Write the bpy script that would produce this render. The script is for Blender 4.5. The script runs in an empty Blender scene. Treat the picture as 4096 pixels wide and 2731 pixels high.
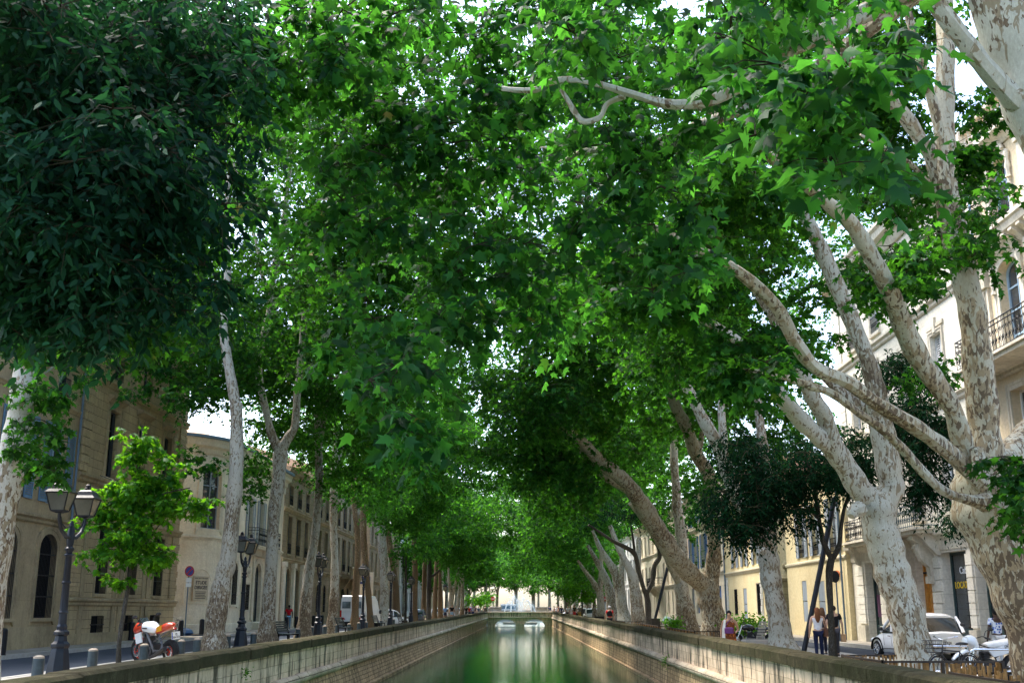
import bpy, math, random
import numpy as np
from mathutils import Vector, Matrix
random.seed(7)
rng = np.random.default_rng(11)
R = math.radians
C = bpy.context.scene.collection
# ------------------------------------------------------------------ camera, world, sun, exposure
HC = 1.65
FP = 4324.0; U0 = 2048.0; V0 = 1365.5
pitch = math.atan((2435 - V0) / FP); yaw = math.atan(34 * math.cos(pitch) / FP)
cam_d = bpy.data.cameras.new('camera'); cam = bpy.data.objects.new('camera', cam_d); C.objects.link(cam)
cam.location = (0, 0, HC); cam.rotation_euler = (math.pi / 2 + pitch, 0, yaw)
cam_d.sensor_width = 36.0; cam_d.lens = 36.0 * FP / 4096.0
cam_d.clip_start = 0.1; cam_d.clip_end = 3000
bpy.context.scene.camera = cam
SUN_EL, SUN_AZ = 62.0, 305.0       # azimuth measured from +Y clockwise
w = bpy.data.worlds.new('World'); bpy.context.scene.world = w; w.use_nodes = True
wn = w.node_tree.nodes; wl = w.node_tree.links
sky = wn.new('ShaderNodeTexSky'); sky.sky_type = 'NISHITA'; sky.sun_disc = False
sky.sun_elevation = R(SUN_EL); sky.sun_rotation = R(SUN_AZ)
sky.air_density = 1.0; sky.dust_density = 3.0; sky.ozone_density = 0.6; sky.altitude = 0
wl.new(sky.outputs[0], wn['Background'].inputs[0]); wn['Background'].inputs[1].default_value = 0.15
sd = bpy.data.lights.new('sun', 'SUN'); so = bpy.data.objects.new('sun', sd); C.objects.link(so)
sd.energy = 1.3; sd.angle = R(22.0); sd.color = (1.0, 0.96, 0.88)
_az = R(SUN_AZ); _el = R(SUN_EL)
sun_dir = Vector((math.sin(_az) * math.cos(_el), math.cos(_az) * math.cos(_el), math.sin(_el)))
so.rotation_euler = sun_dir.to_track_quat('Z', 'Y').to_euler(); so.location = sun_dir * 200
vs = bpy.context.scene.view_settings
vs.view_transform = 'Standard'; vs.look = 'None'; vs.exposure = 2.45; vs.gamma = 1; vs.use_curve_mapping = False
cy_ = bpy.context.scene.cycles
cy_.max_bounces = 7; cy_.diffuse_bounces = 4; cy_.glossy_bounces = 3; cy_.transmission_bounces = 4; cy_.transparent_max_bounces = 8
cy_.use_adaptive_sampling = True; cy_.adaptive_threshold = 0.02
cy_.use_denoising = True
cy_.caustics_reflective = False; cy_.caustics_refractive = False
cy_.sample_clamp_indirect = 6.0
# ------------------------------------------------------------------ pixel -> world helpers (4096 x 2731 picture of the place)
_cp, _sp, _cy, _sy = math.cos(pitch), math.sin(pitch), math.cos(yaw), math.sin(yaw)
FW = np.array([-_sy * _cp, _cy * _cp, _sp]); RT = np.array([_cy, _sy, 0.0]); UP = np.cross(RT, FW)
CAM = np.array([0, 0, HC])
def ray(u, v): return RT * (u - U0) + UP * (V0 - v) + FW * FP
def onY(u, v, Y): d = ray(u, v); return CAM + d * (Y / d[1])
def onZ(u, v, z): d = ray(u, v); return CAM + d * ((z - HC) / d[2])
SG = 0.0018
def gz(Y): return SG * max(Y, 0.0)
def onG(u, v, dz=0.0):
    z = 0.0
    for _ in range(8):
        p = onZ(u, v, z + dz); z = gz(p[1])
    return p
# ------------------------------------------------------------------ objects and mesh builder
def tag(o, label=None, cat=None, group=None, kind=None):
    if label: o['label'] = label
    if cat: o['category'] = cat
    if group: o['group'] = group
    if kind: o['kind'] = kind
    return o
def empty(name, loc=(0, 0, 0), rz=0.0, label=None, cat=None, group=None):
    o = bpy.data.objects.new(name, None); C.objects.link(o); o.empty_display_size = 0.3
    o.location = loc; o.rotation_euler = (0, 0, rz)
    return tag(o, label, cat, group)
def copy_tree(o, parent=None):
    c = o.copy(); C.objects.link(c); c.parent = parent
    for k in ('label',):
        pass
    for ch in [x for x in o.children]:
        copy_tree(ch, c)
    return c
def link_mesh(name, me, mats, parent=None, world=False, smooth=False):
    for m in (mats if isinstance(mats, (list, tuple)) else [mats]): me.materials.append(m)
    if smooth: me.shade_smooth()
    o = bpy.data.objects.new(name, me); C.objects.link(o)
    if parent is not None:
        o.parent = parent
        if world:
            r = parent
            while r.parent is not None: r = r.parent
            if parent.parent is None: o.location = -parent.location
    return o
def unit(v):
    v = np.asarray(v, float); return v / max(np.linalg.norm(v), 1e-9)
class MB:
    def __init__(s): s.v = []; s.f = []; s.m = []
    def add(s, vs_, fs, mi=0):
        b = len(s.v); s.v.extend([tuple(map(float, p)) for p in vs_])
        for f in fs: s.f.append(tuple(b + i for i in f)); s.m.append(mi)
        return s
    def box(s, x0, x1, y0, y1, z0, z1, mi=0, T=None):
        vs_ = [(x, y, z) for z in (z0, z1) for y in (y0, y1) for x in (x0, x1)]
        if T: vs_ = [T(*p) for p in vs_]
        return s.add(vs_, [(0, 2, 3, 1), (4, 5, 7, 6), (0, 1, 5, 4), (2, 6, 7, 3), (0, 4, 6, 2), (1, 3, 7, 5)], mi)
    def bbox(s, x0, x1, y0, y1, z0, z1, b=0.02, mi=0, T=None):
        """box with chamfered vertical and top edges"""
        def ring(z, i): return [(x0 + i + b, y0 + i, z), (x1 - i - b, y0 + i, z), (x1 - i, y0 + i + b, z), (x1 - i, y1 - i - b, z), (x1 - i - b, y1 - i, z), (x0 + i + b, y1 - i, z), (x0 + i, y1 - i - b, z), (x0 + i, y0 + i + b, z)]
        rs = [ring(z0, 0), ring(z1 - b, 0), ring(z1, b)]
        return s.loft(rs, closed=True, cap=True, mi=mi, T=T)
    def loft(s, rings, closed=True, cap=True, mi=0, T=None):
        n = len(rings[0]); vs_ = [p for r in rings for p in r]
        if T: vs_ = [T(*p) for p in vs_]
        fs = []
        for k in range(len(rings) - 1):
            for i in range(n if closed else n - 1):
                j = (i + 1) % n; fs.append((k * n + i, k * n + j, (k + 1) * n + j, (k + 1) * n + i))
        if cap: fs.append(tuple(range(n))[::-1]); fs.append(tuple((len(rings) - 1) * n + i for i in range(n)))
        return s.add(vs_, fs, mi)
    def tube(s, path, rad, n=8, cap=True, mi=0, T=None, flat=1.0):
        P = [np.array(p, float) for p in path]
        if not hasattr(rad, '__len__'): rad = [rad] * len(P)
        ref = None; rings = []
        for i, p in enumerate(P):
            a = P[max(i - 1, 0)]; b = P[min(i + 1, len(P) - 1)]; t = unit(b - a)
            if ref is None:
                ref = np.array([0, 0, 1.0]) if abs(t[2]) < .9 else np.array([1.0, 0, 0])
            x = unit(np.cross(ref, t)); y = np.cross(t, x); ref = y if abs(np.dot(y, t)) < .9 else ref
            rings.append([p + (x * math.cos(q) + y * math.sin(q) * flat) * rad[i] for q in [2 * math.pi * k / n for k in range(n)]])
            ref = unit(y)
        return s.loft(rings, True, cap, mi, T)
    def lathe(s, prof, c=(0, 0, 0), n=16, mi=0, T=None, cap=True):
        rings = [[(c[0] + r * math.cos(2 * math.pi * k / n), c[1] + r * math.sin(2 * math.pi * k / n), c[2] + z) for k in range(n)] for r, z in prof]
        return s.loft(rings, True, cap, mi, T)
    def prism(s, pts, d0, d1, axis='x', mi=0, T=None):
        """pts 2d polygon; extruded along axis from d0 to d1"""
        def P(a, b, d): return {'x': (d, a, b), 'y': (a, d, b), 'z': (a, b, d)}[axis]
        n = len(pts); vs_ = [P(a, b, d0) for a, b in pts] + [P(a, b, d1) for a, b in pts]
        if T: vs_ = [T(*p) for p in vs_]
        fs = [tuple(range(n))[::-1], tuple(range(n, 2 * n))] + [(i, (i + 1) % n, n + (i + 1) % n, n + i) for i in range(n)]
        return s.add(vs_, fs, mi)
    def ball(s, c, r, n=12, m=8, mi=0, T=None):
        if not hasattr(r, '__len__'): r = (r, r, r)
        rings = []
        for j in range(1, m):
            a = math.pi * j / m
            rings.append([(c[0] + r[0] * math.sin(a) * math.cos(2 * math.pi * k / n), c[1] + r[1] * math.sin(a) * math.sin(2 * math.pi * k / n), c[2] - r[2] * math.cos(a)) for k in range(n)])
        return s.loft(rings, True, True, mi, T)
    def build(s, name, mats, parent=None, world=False, smooth=False, fix=True):
        me = bpy.data.meshes.new(name); me.from_pydata(s.v, [], s.f); me.update()
        o = link_mesh(name, me, mats, parent, world, False)
        if any(s.m): me.polygons.foreach_set('material_index', s.m)
        if fix:
            import bmesh
            bm = bmesh.new(); bm.from_mesh(me); bmesh.ops.recalc_face_normals(bm, faces=bm.faces); bm.to_mesh(me); bm.free()
        if smooth: me.shade_auto_smooth(angle=R(40)) if hasattr(me, 'shade_auto_smooth') else me.shade_smooth()
        if smooth:
            try: me.set_sharp_from_angle(angle=R(40))
            except Exception: pass
        return o
def text_mesh(name, s, size, mat, parent, loc, rot, extrude=0.004, align='CENTER', bold=0.0, sx=1.0):
    cu = bpy.data.curves.new(name, 'FONT'); cu.body = s; cu.size = size; cu.extrude = extrude; cu.align_x = align; cu.offset = bold
    t = bpy.data.objects.new('tmp', cu); C.objects.link(t)
    bpy.context.view_layer.update()
    me = bpy.data.meshes.new_from_object(t.evaluated_get(bpy.context.evaluated_depsgraph_get()))
    bpy.data.objects.remove(t); me.materials.clear(); me.materials.append(mat)
    o = bpy.data.objects.new(name, me); C.objects.link(o); o.parent = parent; o.location = loc; o.rotation_euler = rot; o.scale = (sx, 1, 1)
    return o
def catmull(P, per=5):
    P = [np.array(p, float) for p in P]; out = []
    for i in range(len(P) - 1):
        p0 = P[max(i - 1, 0)]; p1 = P[i]; p2 = P[i + 1]; p3 = P[min(i + 2, len(P) - 1)]
        for k in range(per):
            t = k / per
            out.append(0.5 * ((2 * p1) + (-p0 + p2) * t + (2 * p0 - 5 * p1 + 4 * p2 - p3) * t * t + (-p0 + 3 * p1 - 3 * p2 + p3) * t ** 3))
    out.append(P[-1]); return out
# ------------------------------------------------------------------ materials
class NT:
    def __init__(s, name, rough=0.8, spec=0.3):
        s.mat = bpy.data.materials.new(name); s.mat.use_nodes = True
        s.n = s.mat.node_tree.nodes; s.l = s.mat.node_tree.links; s.b = s.n['Principled BSDF']
        s.b.inputs['Roughness'].default_value = rough; s.b.inputs['Specular IOR Level'].default_value = spec
    def N(s, t, **k):
        x = s.n.new(t)
        for a, b in k.items():
            if hasattr(x, a): setattr(x, a, b)
            else: x.inputs[a.replace('_', ' ')].default_value = b
        return x
    def link(s, a, b): s.l.new(a, b)
    def coord(s, kind='Object', scale=(1, 1, 1), world=False):
        if world: o = s.N('ShaderNodeNewGeometry').outputs['Position']
        else: o = s.N('ShaderNodeTexCoord').outputs[kind]
        m = s.N('ShaderNodeMapping'); m.inputs['Scale'].default_value = scale; s.link(o, m.inputs[0]); return m.outputs[0]
    def noise(s, vec, scale, detail=4, rough=.55, dist=0.0):
        x = s.N('ShaderNodeTexNoise'); x.inputs['Scale'].default_value = scale; x.inputs['Detail'].default_value = detail
        x.inputs['Roughness'].default_value = rough; x.inputs['Distortion'].default_value = dist
        if vec is not None: s.link(vec, x.inputs['Vector'])
        return x.outputs['Fac']
    def ramp(s, fac, stops, interp='LINEAR'):
        x = s.N('ShaderNodeValToRGB'); x.color_ramp.interpolation = interp; e = x.color_ramp.elements
        while len(e) < len(stops): e.new(0.5)
        for i, (p, c) in enumerate(stops): e[i].position = p; e[i].color = (c[0], c[1], c[2], 1) if hasattr(c, '__len__') else (c, c, c, 1)
        s.link(fac, x.inputs[0]); return x.outputs[0]
    def mix(s, fac, a, b, mode='MIX'):
        x = s.N('ShaderNodeMix'); x.data_type = 'RGBA'; x.blend_type = mode
        for inp, v in ((x.inputs[0], fac), (x.inputs[6], a), (x.inputs[7], b)):
            if isinstance(v, (int, float)): inp.default_value = v
            elif isinstance(v, (tuple, list)): inp.default_value = (*v[:3], 1)
            else: s.link(v, inp)
        return x.outputs[2]
    def math(s, op, a, b=0.5, c=None):
        x = s.N('ShaderNodeMath'); x.operation = op
        for i, v in enumerate((a, b, c)):
            if v is None: continue
            if isinstance(v, (int, float)): x.inputs[i].default_value = v
            else: s.link(v, x.inputs[i])
        return x.outputs[0]
    def color(s, c):
        if isinstance(c, (tuple, list)): s.b.inputs['Base Color'].default_value = (*c[:3], 1)
        else: s.link(c, s.b.inputs['Base Color'])
        return s
    def bump(s, h, strength=.3, dist=.02):
        x = s.N('ShaderNodeBump'); x.inputs['Strength'].default_value = strength; x.inputs['Distance'].default_value = dist
        s.link(h, x.inputs['Height']); s.link(x.outputs[0], s.b.inputs['Normal']); return s
def mat_plain(name, c, rough=.6, spec=.3, metal=0.0, var=.12, vs=3.0, bump=0.0, coat=0.0):
    m = NT(name, rough, spec); m.b.inputs['Metallic'].default_value = metal
    if coat: m.b.inputs['Coat Weight'].default_value = coat; m.b.inputs['Coat Roughness'].default_value = .08
    f = m.noise(m.coord(), vs, 5, .6)
    a = tuple(max(0, x * (1 - var)) for x in c); b = tuple(min(1, x * (1 + var)) for x in c)
    m.color(m.ramp(f, [(.3, a), (.7, b)]))
    if bump: m.bump(m.noise(m.coord(), vs * 8, 3), bump, .01)
    return m.mat
def mat_stone(name, c1, c2, mortar, bw=.9, bh=.42, hs=1.0, stain=(.10, .085, .06), stain_amt=.5, msize=.012, streak=.5, joint=1.0, squash=.5, bumps=.5, drip=0.0):
    """dressed stone in courses; world axes so that it suits walls facing any way"""
    m = NT(name, .85, .2)
    g = m.coord(world=True); sep = m.N('ShaderNodeSeparateXYZ'); m.link(g, sep.inputs[0])
    h = m.math('ADD', sep.outputs[0], sep.outputs[1]); cb = m.N('ShaderNodeCombineXYZ')
    m.link(m.math('MULTIPLY', h, hs), cb.inputs[0]); m.link(sep.outputs[2], cb.inputs[1])
    br = m.N('ShaderNodeTexBrick'); br.offset = squash; br.inputs['Scale'].default_value = 1.0
    br.inputs['Brick Width'].default_value = bw; br.inputs['Row Height'].default_value = bh; br.inputs['Mortar Size'].default_value = msize
    br.inputs['Mortar Smooth'].default_value = .3; br.inputs['Bias'].default_value = 0.0
    br.inputs['Color1'].default_value = (*c1, 1); br.inputs['Color2'].default_value = (*c2, 1); br.inputs['Mortar'].default_value = (*mortar, 1)
    wob = m.noise(g, 2.5, 2); wm = m.N('ShaderNodeVectorMath'); wm.operation = 'ADD'
    wc = m.N('ShaderNodeCombineXYZ'); m.link(m.math('MULTIPLY', m.math('SUBTRACT', wob, .5), .05), wc.inputs[0]); m.link(m.math('MULTIPLY', m.math('SUBTRACT', wob, .5), .04), wc.inputs[1])
    m.link(cb.outputs[0], wm.inputs[0]); m.link(wc.outputs[0], wm.inputs[1]); m.link(wm.outputs[0], br.inputs['Vector'])
    col = br.outputs['Color']
    if joint < 1: col = m.mix(1 - joint, col, c1)
    fine = m.noise(g, 9, 6, .7); col = m.mix(1.0, col, m.ramp(fine, [(.25, .72), (.75, 1.15)]), 'MULTIPLY')
    big = m.noise(g, .55, 5, .65); col = m.mix(m.ramp(big, [(.42, 0.0), (.72, stain_amt)]), col, stain)
    st = m.noise(m.coord(world=True, scale=(5, 5, .45)), 1.0, 5, .7)
    col = m.mix(m.ramp(st, [(.5, 0.0), (.75, streak)]), col, stain)
    if drip:
        dn = m.noise(m.coord(world=True, scale=(6, 3.2, .5)), 1.0, 5, .75)
        col = m.mix(m.ramp(dn, [(.50, 0.0), (.58, drip)]), col, (.028, .026, .018))
    m.color(col)
    hh = m.mix(.35, br.outputs['Fac'], m.noise(g, 30, 4)); inv = m.math('SUBTRACT', 1.0, hh); m.bump(inv, bumps, .02)
    return m.mat
def mat_glass(name='window_glass', c=(.02, .025, .03), rough=.06):
    m = NT(name, rough, .9); m.color(m.ramp(m.noise(m.coord(world=True), 1.2, 3), [(.35, tuple(x * .5 for x in c)), (.7, tuple(x * 2.2 for x in c))])); return m.mat
def mat_bark(name, pale=(.46, .45, .37), tan=(.235, .19, .125), brown=(.125, .09, .058), lowbrown=.0, thr=.5, sc=1.0, z0=2.0):
    m = NT(name, .8, .2)
    c = m.coord(world=True, scale=(sc, sc, sc * .42))
    n1 = m.noise(c, 9.5, 3.0, .55, .8); n2 = m.noise(c, 17.0, 2.5, .5, .5)
    big = m.noise(m.coord(world=True), .55, 3)
    sep = m.N('ShaderNodeSeparateXYZ'); m.link(m.coord(world=True), sep.inputs[0])
    low = m.N('ShaderNodeMapRange'); m.link(sep.outputs[2], low.inputs[0]); low.inputs[1].default_value = 0; low.inputs[2].default_value = z0 * 3; low.inputs[3].default_value = lowbrown; low.inputs[4].default_value = 0
    sh = m.math('ADD', m.math('MULTIPLY', m.math('SUBTRACT', big, .5), .45), low.outputs[0])
    nrm = m.N('ShaderNodeNewGeometry'); sepn = m.N('ShaderNodeSeparateXYZ'); m.link(nrm.outputs['Normal'], sepn.inputs[0])
    a = m.math('ADD', n1, sh)
    f1 = m.ramp(a, [(thr - .012, 0.0), (thr + .012, 1.0)]); f2 = m.ramp(m.math('ADD', n2, m.math('MULTIPLY', sh, 1.2)), [(thr + .045, 0.0), (thr + .07, 1.0)])
    pn = m.mix(m.noise(c, 1.7, 4), tuple(x * .78 for x in pale), tuple(min(x * 1.12, 1) for x in pale))
    col = m.mix(f1, pn, tan); col = m.mix(f2, col, brown)
    col = m.mix(1.0, col, m.ramp(m.noise(c, 40, 4, .7), [(.3, .8), (.7, 1.1)]), 'MULTIPLY')
    m.color(col); m.bump(m.math('ADD', m.math('MULTIPLY', a, 1.0), m.math('MULTIPLY', m.noise(c, 30, 4), .25)), .5, .03)
    return m.mat
def mat_leaf(name, c1, c2, trans, rough=.5, tw=.45, spec=.35, rare=None):
    m = NT(name, rough, spec)
    geo = m.N('ShaderNodeNewGeometry'); rnd = geo.outputs['Random Per Island']
    col = m.ramp(rnd, [(0, tuple(x * .7 for x in c1)), (.5, tuple((a + b) / 2 for a, b in zip(c1, c2))), (.90, tuple(x * 1.15 for x in c2)), (.985, tuple(x * 1.3 for x in c2)), (1.0, rare or c2)])
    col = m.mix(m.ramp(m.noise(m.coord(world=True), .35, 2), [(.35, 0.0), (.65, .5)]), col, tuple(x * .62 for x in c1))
    m.color(col)
    tr = m.N('ShaderNodeBsdfTranslucent'); tcol = m.ramp(rnd, [(0, tuple(x * .45 for x in trans)), (.7, trans), (1, tuple(min(1, x * 1.6) for x in trans))]); m.link(tcol, tr.inputs[0])
    mx = m.N('ShaderNodeMixShader'); mx.inputs[0].default_value = tw
    m.link(m.b.outputs[0], mx.inputs[1]); m.link(tr.outputs[0], mx.inputs[2])
    out = m.n['Material Output']; m.link(mx.outputs[0], out.inputs['Surface']); return m.mat
M = {}
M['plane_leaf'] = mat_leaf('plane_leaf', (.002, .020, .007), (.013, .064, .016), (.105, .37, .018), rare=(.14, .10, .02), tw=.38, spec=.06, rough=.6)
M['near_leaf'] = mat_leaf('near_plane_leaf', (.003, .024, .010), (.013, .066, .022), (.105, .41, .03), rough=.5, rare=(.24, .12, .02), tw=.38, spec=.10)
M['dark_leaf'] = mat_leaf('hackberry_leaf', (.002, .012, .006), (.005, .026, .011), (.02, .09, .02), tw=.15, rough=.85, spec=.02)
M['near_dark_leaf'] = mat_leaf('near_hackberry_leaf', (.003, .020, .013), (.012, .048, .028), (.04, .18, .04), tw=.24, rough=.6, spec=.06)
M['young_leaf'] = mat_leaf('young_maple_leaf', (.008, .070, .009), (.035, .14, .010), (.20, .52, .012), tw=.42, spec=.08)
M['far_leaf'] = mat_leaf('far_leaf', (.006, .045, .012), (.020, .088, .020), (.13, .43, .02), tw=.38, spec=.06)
M['twig'] = mat_plain('twig_bark', (.035, .03, .018), .9, .1)
M['bark'] = mat_bark('plane_bark', thr=.545, pale=(.42, .405, .33))
M['bark_pale'] = mat_bark('plane_bark_pale', thr=.57, pale=(.45, .435, .37))
M['bark_brown'] = mat_bark('plane_bark_brown', thr=.40, lowbrown=.12, pale=(.42, .35, .23), tan=(.26, .18, .10), brown=(.13, .085, .045), sc=1.6, z0=3)
M['bark_mid'] = mat_bark('plane_bark_mid', thr=.56, lowbrown=.12, z0=1.2, pale=(.40,.375,.30))
M['bark_old'] = mat_bark('plane_bark_old', thr=.545, lowbrown=.05, sc=1.0, pale=(.42,.385,.29), tan=(.29, .225, .14), z0=3)
M['bark_dark'] = mat_bark('dark_bark', thr=.45, pale=(.075, .07, .06), tan=(.05, .045, .035), brown=(.03, .026, .02), sc=2)
M['iron'] = mat_plain('black_iron_paint', (.004, .005, .008), .45, .25, var=.3, vs=6)
M['iron_blue'] = mat_plain('blue_black_iron', (.006, .010, .018), .42, .3, var=.3)
M['lampglass'] = mat_plain('lantern_glass', (.10, .10, .075), .12, .6, var=.25, vs=2)
M['glass'] = mat_glass()
M['glass_pale'] = mat_glass('reflecting_glass', (.10, .13, .15))
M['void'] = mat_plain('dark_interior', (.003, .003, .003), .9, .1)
M['bollard'] = mat_plain('bollard_paint', (.025, .04, .045), .5, .4, var=.25, vs=9)
M['bollard_cap'] = mat_plain('worn_bollard_cap', (.30, .25, .19), .7, .2, var=.25, vs=14)
# ------------------------------------------------------------------ the setting: ground, quays, road, water
def mat_ground(name, c1, c2, sc, bump=.2, tiles=None):
    m = NT(name, .9, .15); g = m.coord(world=True)
    col = m.ramp(m.noise(g, sc, 6, .7), [(.3, c1), (.7, c2)])
    col = m.mix(m.ramp(m.noise(g, .35, 4), [(.4, 0.0), (.7, .45)]), col, tuple(x * .6 for x in c1))
    if tiles:
        br = m.N('ShaderNodeTexBrick'); m.link(g, br.inputs['Vector']); br.inputs['Scale'].default_value = 1
        br.inputs['Brick Width'].default_value = tiles[0]; br.inputs['Row Height'].default_value = tiles[1]; br.inputs['Mortar Size'].default_value = .012
        br.inputs['Color1'].default_value = (1, 1, 1, 1); br.inputs['Color2'].default_value = (.8, .8, .8, 1); br.inputs['Mortar'].default_value = (.35, .33, .3, 1)
        col = m.mix(1.0, col, br.outputs['Color'], 'MULTIPLY')
    m.color(col); m.bump(m.noise(g, sc * 6, 3), bump, .01); return m.mat
M['gravel'] = mat_ground('sandy_quay', (.27, .21, .145), (.40, .33, .24), 6)
M['paving'] = mat_ground('pale_paving', (.34, .32, .28), (.46, .44, .39), 3, tiles=(1.2, .6))
M['asphalt'] = mat_ground('asphalt', (.030, .038, .052), (.048, .058, .074), 20)
M['sidewalk'] = mat_ground('house_sidewalk', (.27, .24, .19), (.38, .34, .28), 4, tiles=(.9, .9))
M['kerb'] = mat_ground('kerb_stone', (.36, .34, .30), (.48, .46, .42), 6)
M['soil'] = mat_ground('soil', (.10, .075, .045), (.17, .13, .08), 8, .6)
def strip(name, x0, x1, y0, y1, dz, mat, n=30):
    b = MB(); ys = np.linspace(y0, y1, n + 1)
    vs_ = []; fs = []
    for i, y in enumerate(ys):
        for x in (x0, x1): vs_.append((x, y, gz(y) + dz))
        if i: a = 2 * i; fs.append((a - 2, a - 1, a + 1, a))
    b.add(vs_, fs); o = b.build(name, mat, fix=False); o['kind'] = 'structure'
    me = o.data
    return o
XW_L, XW_R = -5.55, 4.95         # inner faces of the canal parapets
strip('ground', -900, XW_L - .5, -60, 1500, -.30, M['soil']); strip('ground', XW_R + .5, 900, -60, 1500, -.30, M['soil'])
strip('ground', -40, 40, 262, 1500, -.28, M['soil'])
# left quay: sandy walk, pale paved edge, road, far sidewalk
QL, QR = XW_L - .42, XW_R + .42
def slab(name, x0, x1, y0, y1, top, mat, h=.3):
    b = MB(); ys = np.linspace(y0, y1, 40); rings = [[(x0, y, gz(y) + top - h), (x1, y, gz(y) + top - h), (x1, y, gz(y) + top), (x0, y, gz(y) + top)] for y in ys]
    b.loft(rings); o = b.build(name, mat); o['kind'] = 'structure'; return o
slab('quay_walk', -11.0, QL, -20, 262, 0.0, M['gravel'], .45); slab('paved_edge', -12.35, -11.0, -20, 262, .0, M['paving'], .45)
slab('kerb', -12.5, -12.35, -20, 262, .012, M['kerb'], .45)
strip('road', -17.7, -12.5, -20, 262, -.10, M['asphalt'])
slab('kerb', -17.85, -17.7, -20, 262, .05, M['kerb'], .45); slab('sidewalk', -24, -17.85, -20, 63.8, .04, M['sidewalk'], .45); slab('sidewalk', -36, -17.85, 69, 262, .04, M['sidewalk'], .45)
strip('side_street', -60, -17.85, 63.8, 69, -.02, M['asphalt'])
slab('quay_walk', QR, 10.9, -20, 262, 0.0, M['gravel'], .45); slab('paved_edge', 10.9, 12.1, -20, 262, .004, M['paving'], .45)
strip('road', 12.1, 14.6, -20, 262, -.05, M['asphalt']); slab('kerb', 14.45, 14.6, -20, 262, .11, M['kerb'], .45); slab('sidewalk', 14.6, 28, -20, 262, .10, M['sidewalk'], .45)
# water
wm = NT('canal_water', .02, .5); wm.b.inputs['IOR'].default_value = 1.33
g = wm.coord(world=True)
wm.color(wm.ramp(wm.noise(g, .25, 4), [(.35, (.002, .065, .022)), (.7, (.007, .105, .030))]))
wm.b.inputs['Specular IOR Level'].default_value = .55
hn = wm.math('ADD', wm.noise(wm.coord(world=True, scale=(1.3, .8, 1)), 5.0, 4, .6, .5), wm.math('MULTIPLY', wm.noise(g, 1.3, 3), .6))
wm.bump(hn, .13, .03); M['water'] = wm.mat
b = MB(); b.add([(-5.9, -12, -.95), (5.4, -12, -.95), (5.4, 173, -.95), (-5.9, 173, -.95)], [(0, 1, 2, 3)]); tag(b.build('water', M['water']), kind='structure')
wf = NT('basin_water', .12, .5); wf.color(wf.ramp(wf.noise(wf.coord(world=True), .8, 5), [(.35, (.07, .12, .12)), (.7, (.20, .26, .26))])); wf.bump(wf.noise(wf.coord(world=True), 6, 4), .3, .05)
b = MB(); b.add([(-26, 173, -.95), (26, 173, -.95), (26, 262, -.95), (-26, 262, -.95)], [(0, 1, 2, 3)]); tag(b.build('basin_water', wf.mat), kind='structure')
# ------------------------------------------------------------------ canal walls
SW = .0026
def wz(Y): return SW * max(Y, 0.0)
M['wall_up'] = mat_stone('parapet_stone', (.76, .58, .42), (.62, .47, .33), (.42, .32, .22), bw=.42, bh=.205, hs=.38, stain=(.14, .11, .07), stain_amt=.4, streak=.5, msize=.007, drip=.85, bumps=.8)
M['wall_low'] = mat_stone('rough_wall_stone', (.66, .45, .25), (.46, .31, .175), (.24, .165, .09), bw=.15, bh=.13, hs=.38, stain=(.10, .07, .035), stain_amt=.6, streak=.85, msize=.012, drip=.5, bumps=1.0)
mc = NT('mossy_coping', .95, .1); g = mc.coord(world=True)
col = mc.ramp(mc.noise(g, 3.5, 6, .75), [(.3, (.028, .024, .013)), (.55, (.062, .052, .028)), (.78, (.14, .12, .075))])
mc.color(mc.mix(mc.ramp(mc.noise(g, .9, 4), [(.45, 0.0), (.65, .6)]), col, (.028, .032, .010))); mc.bump(mc.noise(g, 18, 5, .7), .8, .03); M['coping'] = mc.mat
M['cordon'] = mat_stone('cordon_stone', (.55, .45, .33), (.42, .34, .24), (.10, .08, .05), bw=1.2, bh=3.0, stain=(.10, .075, .05), stain_amt=.6, streak=.4)
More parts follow.
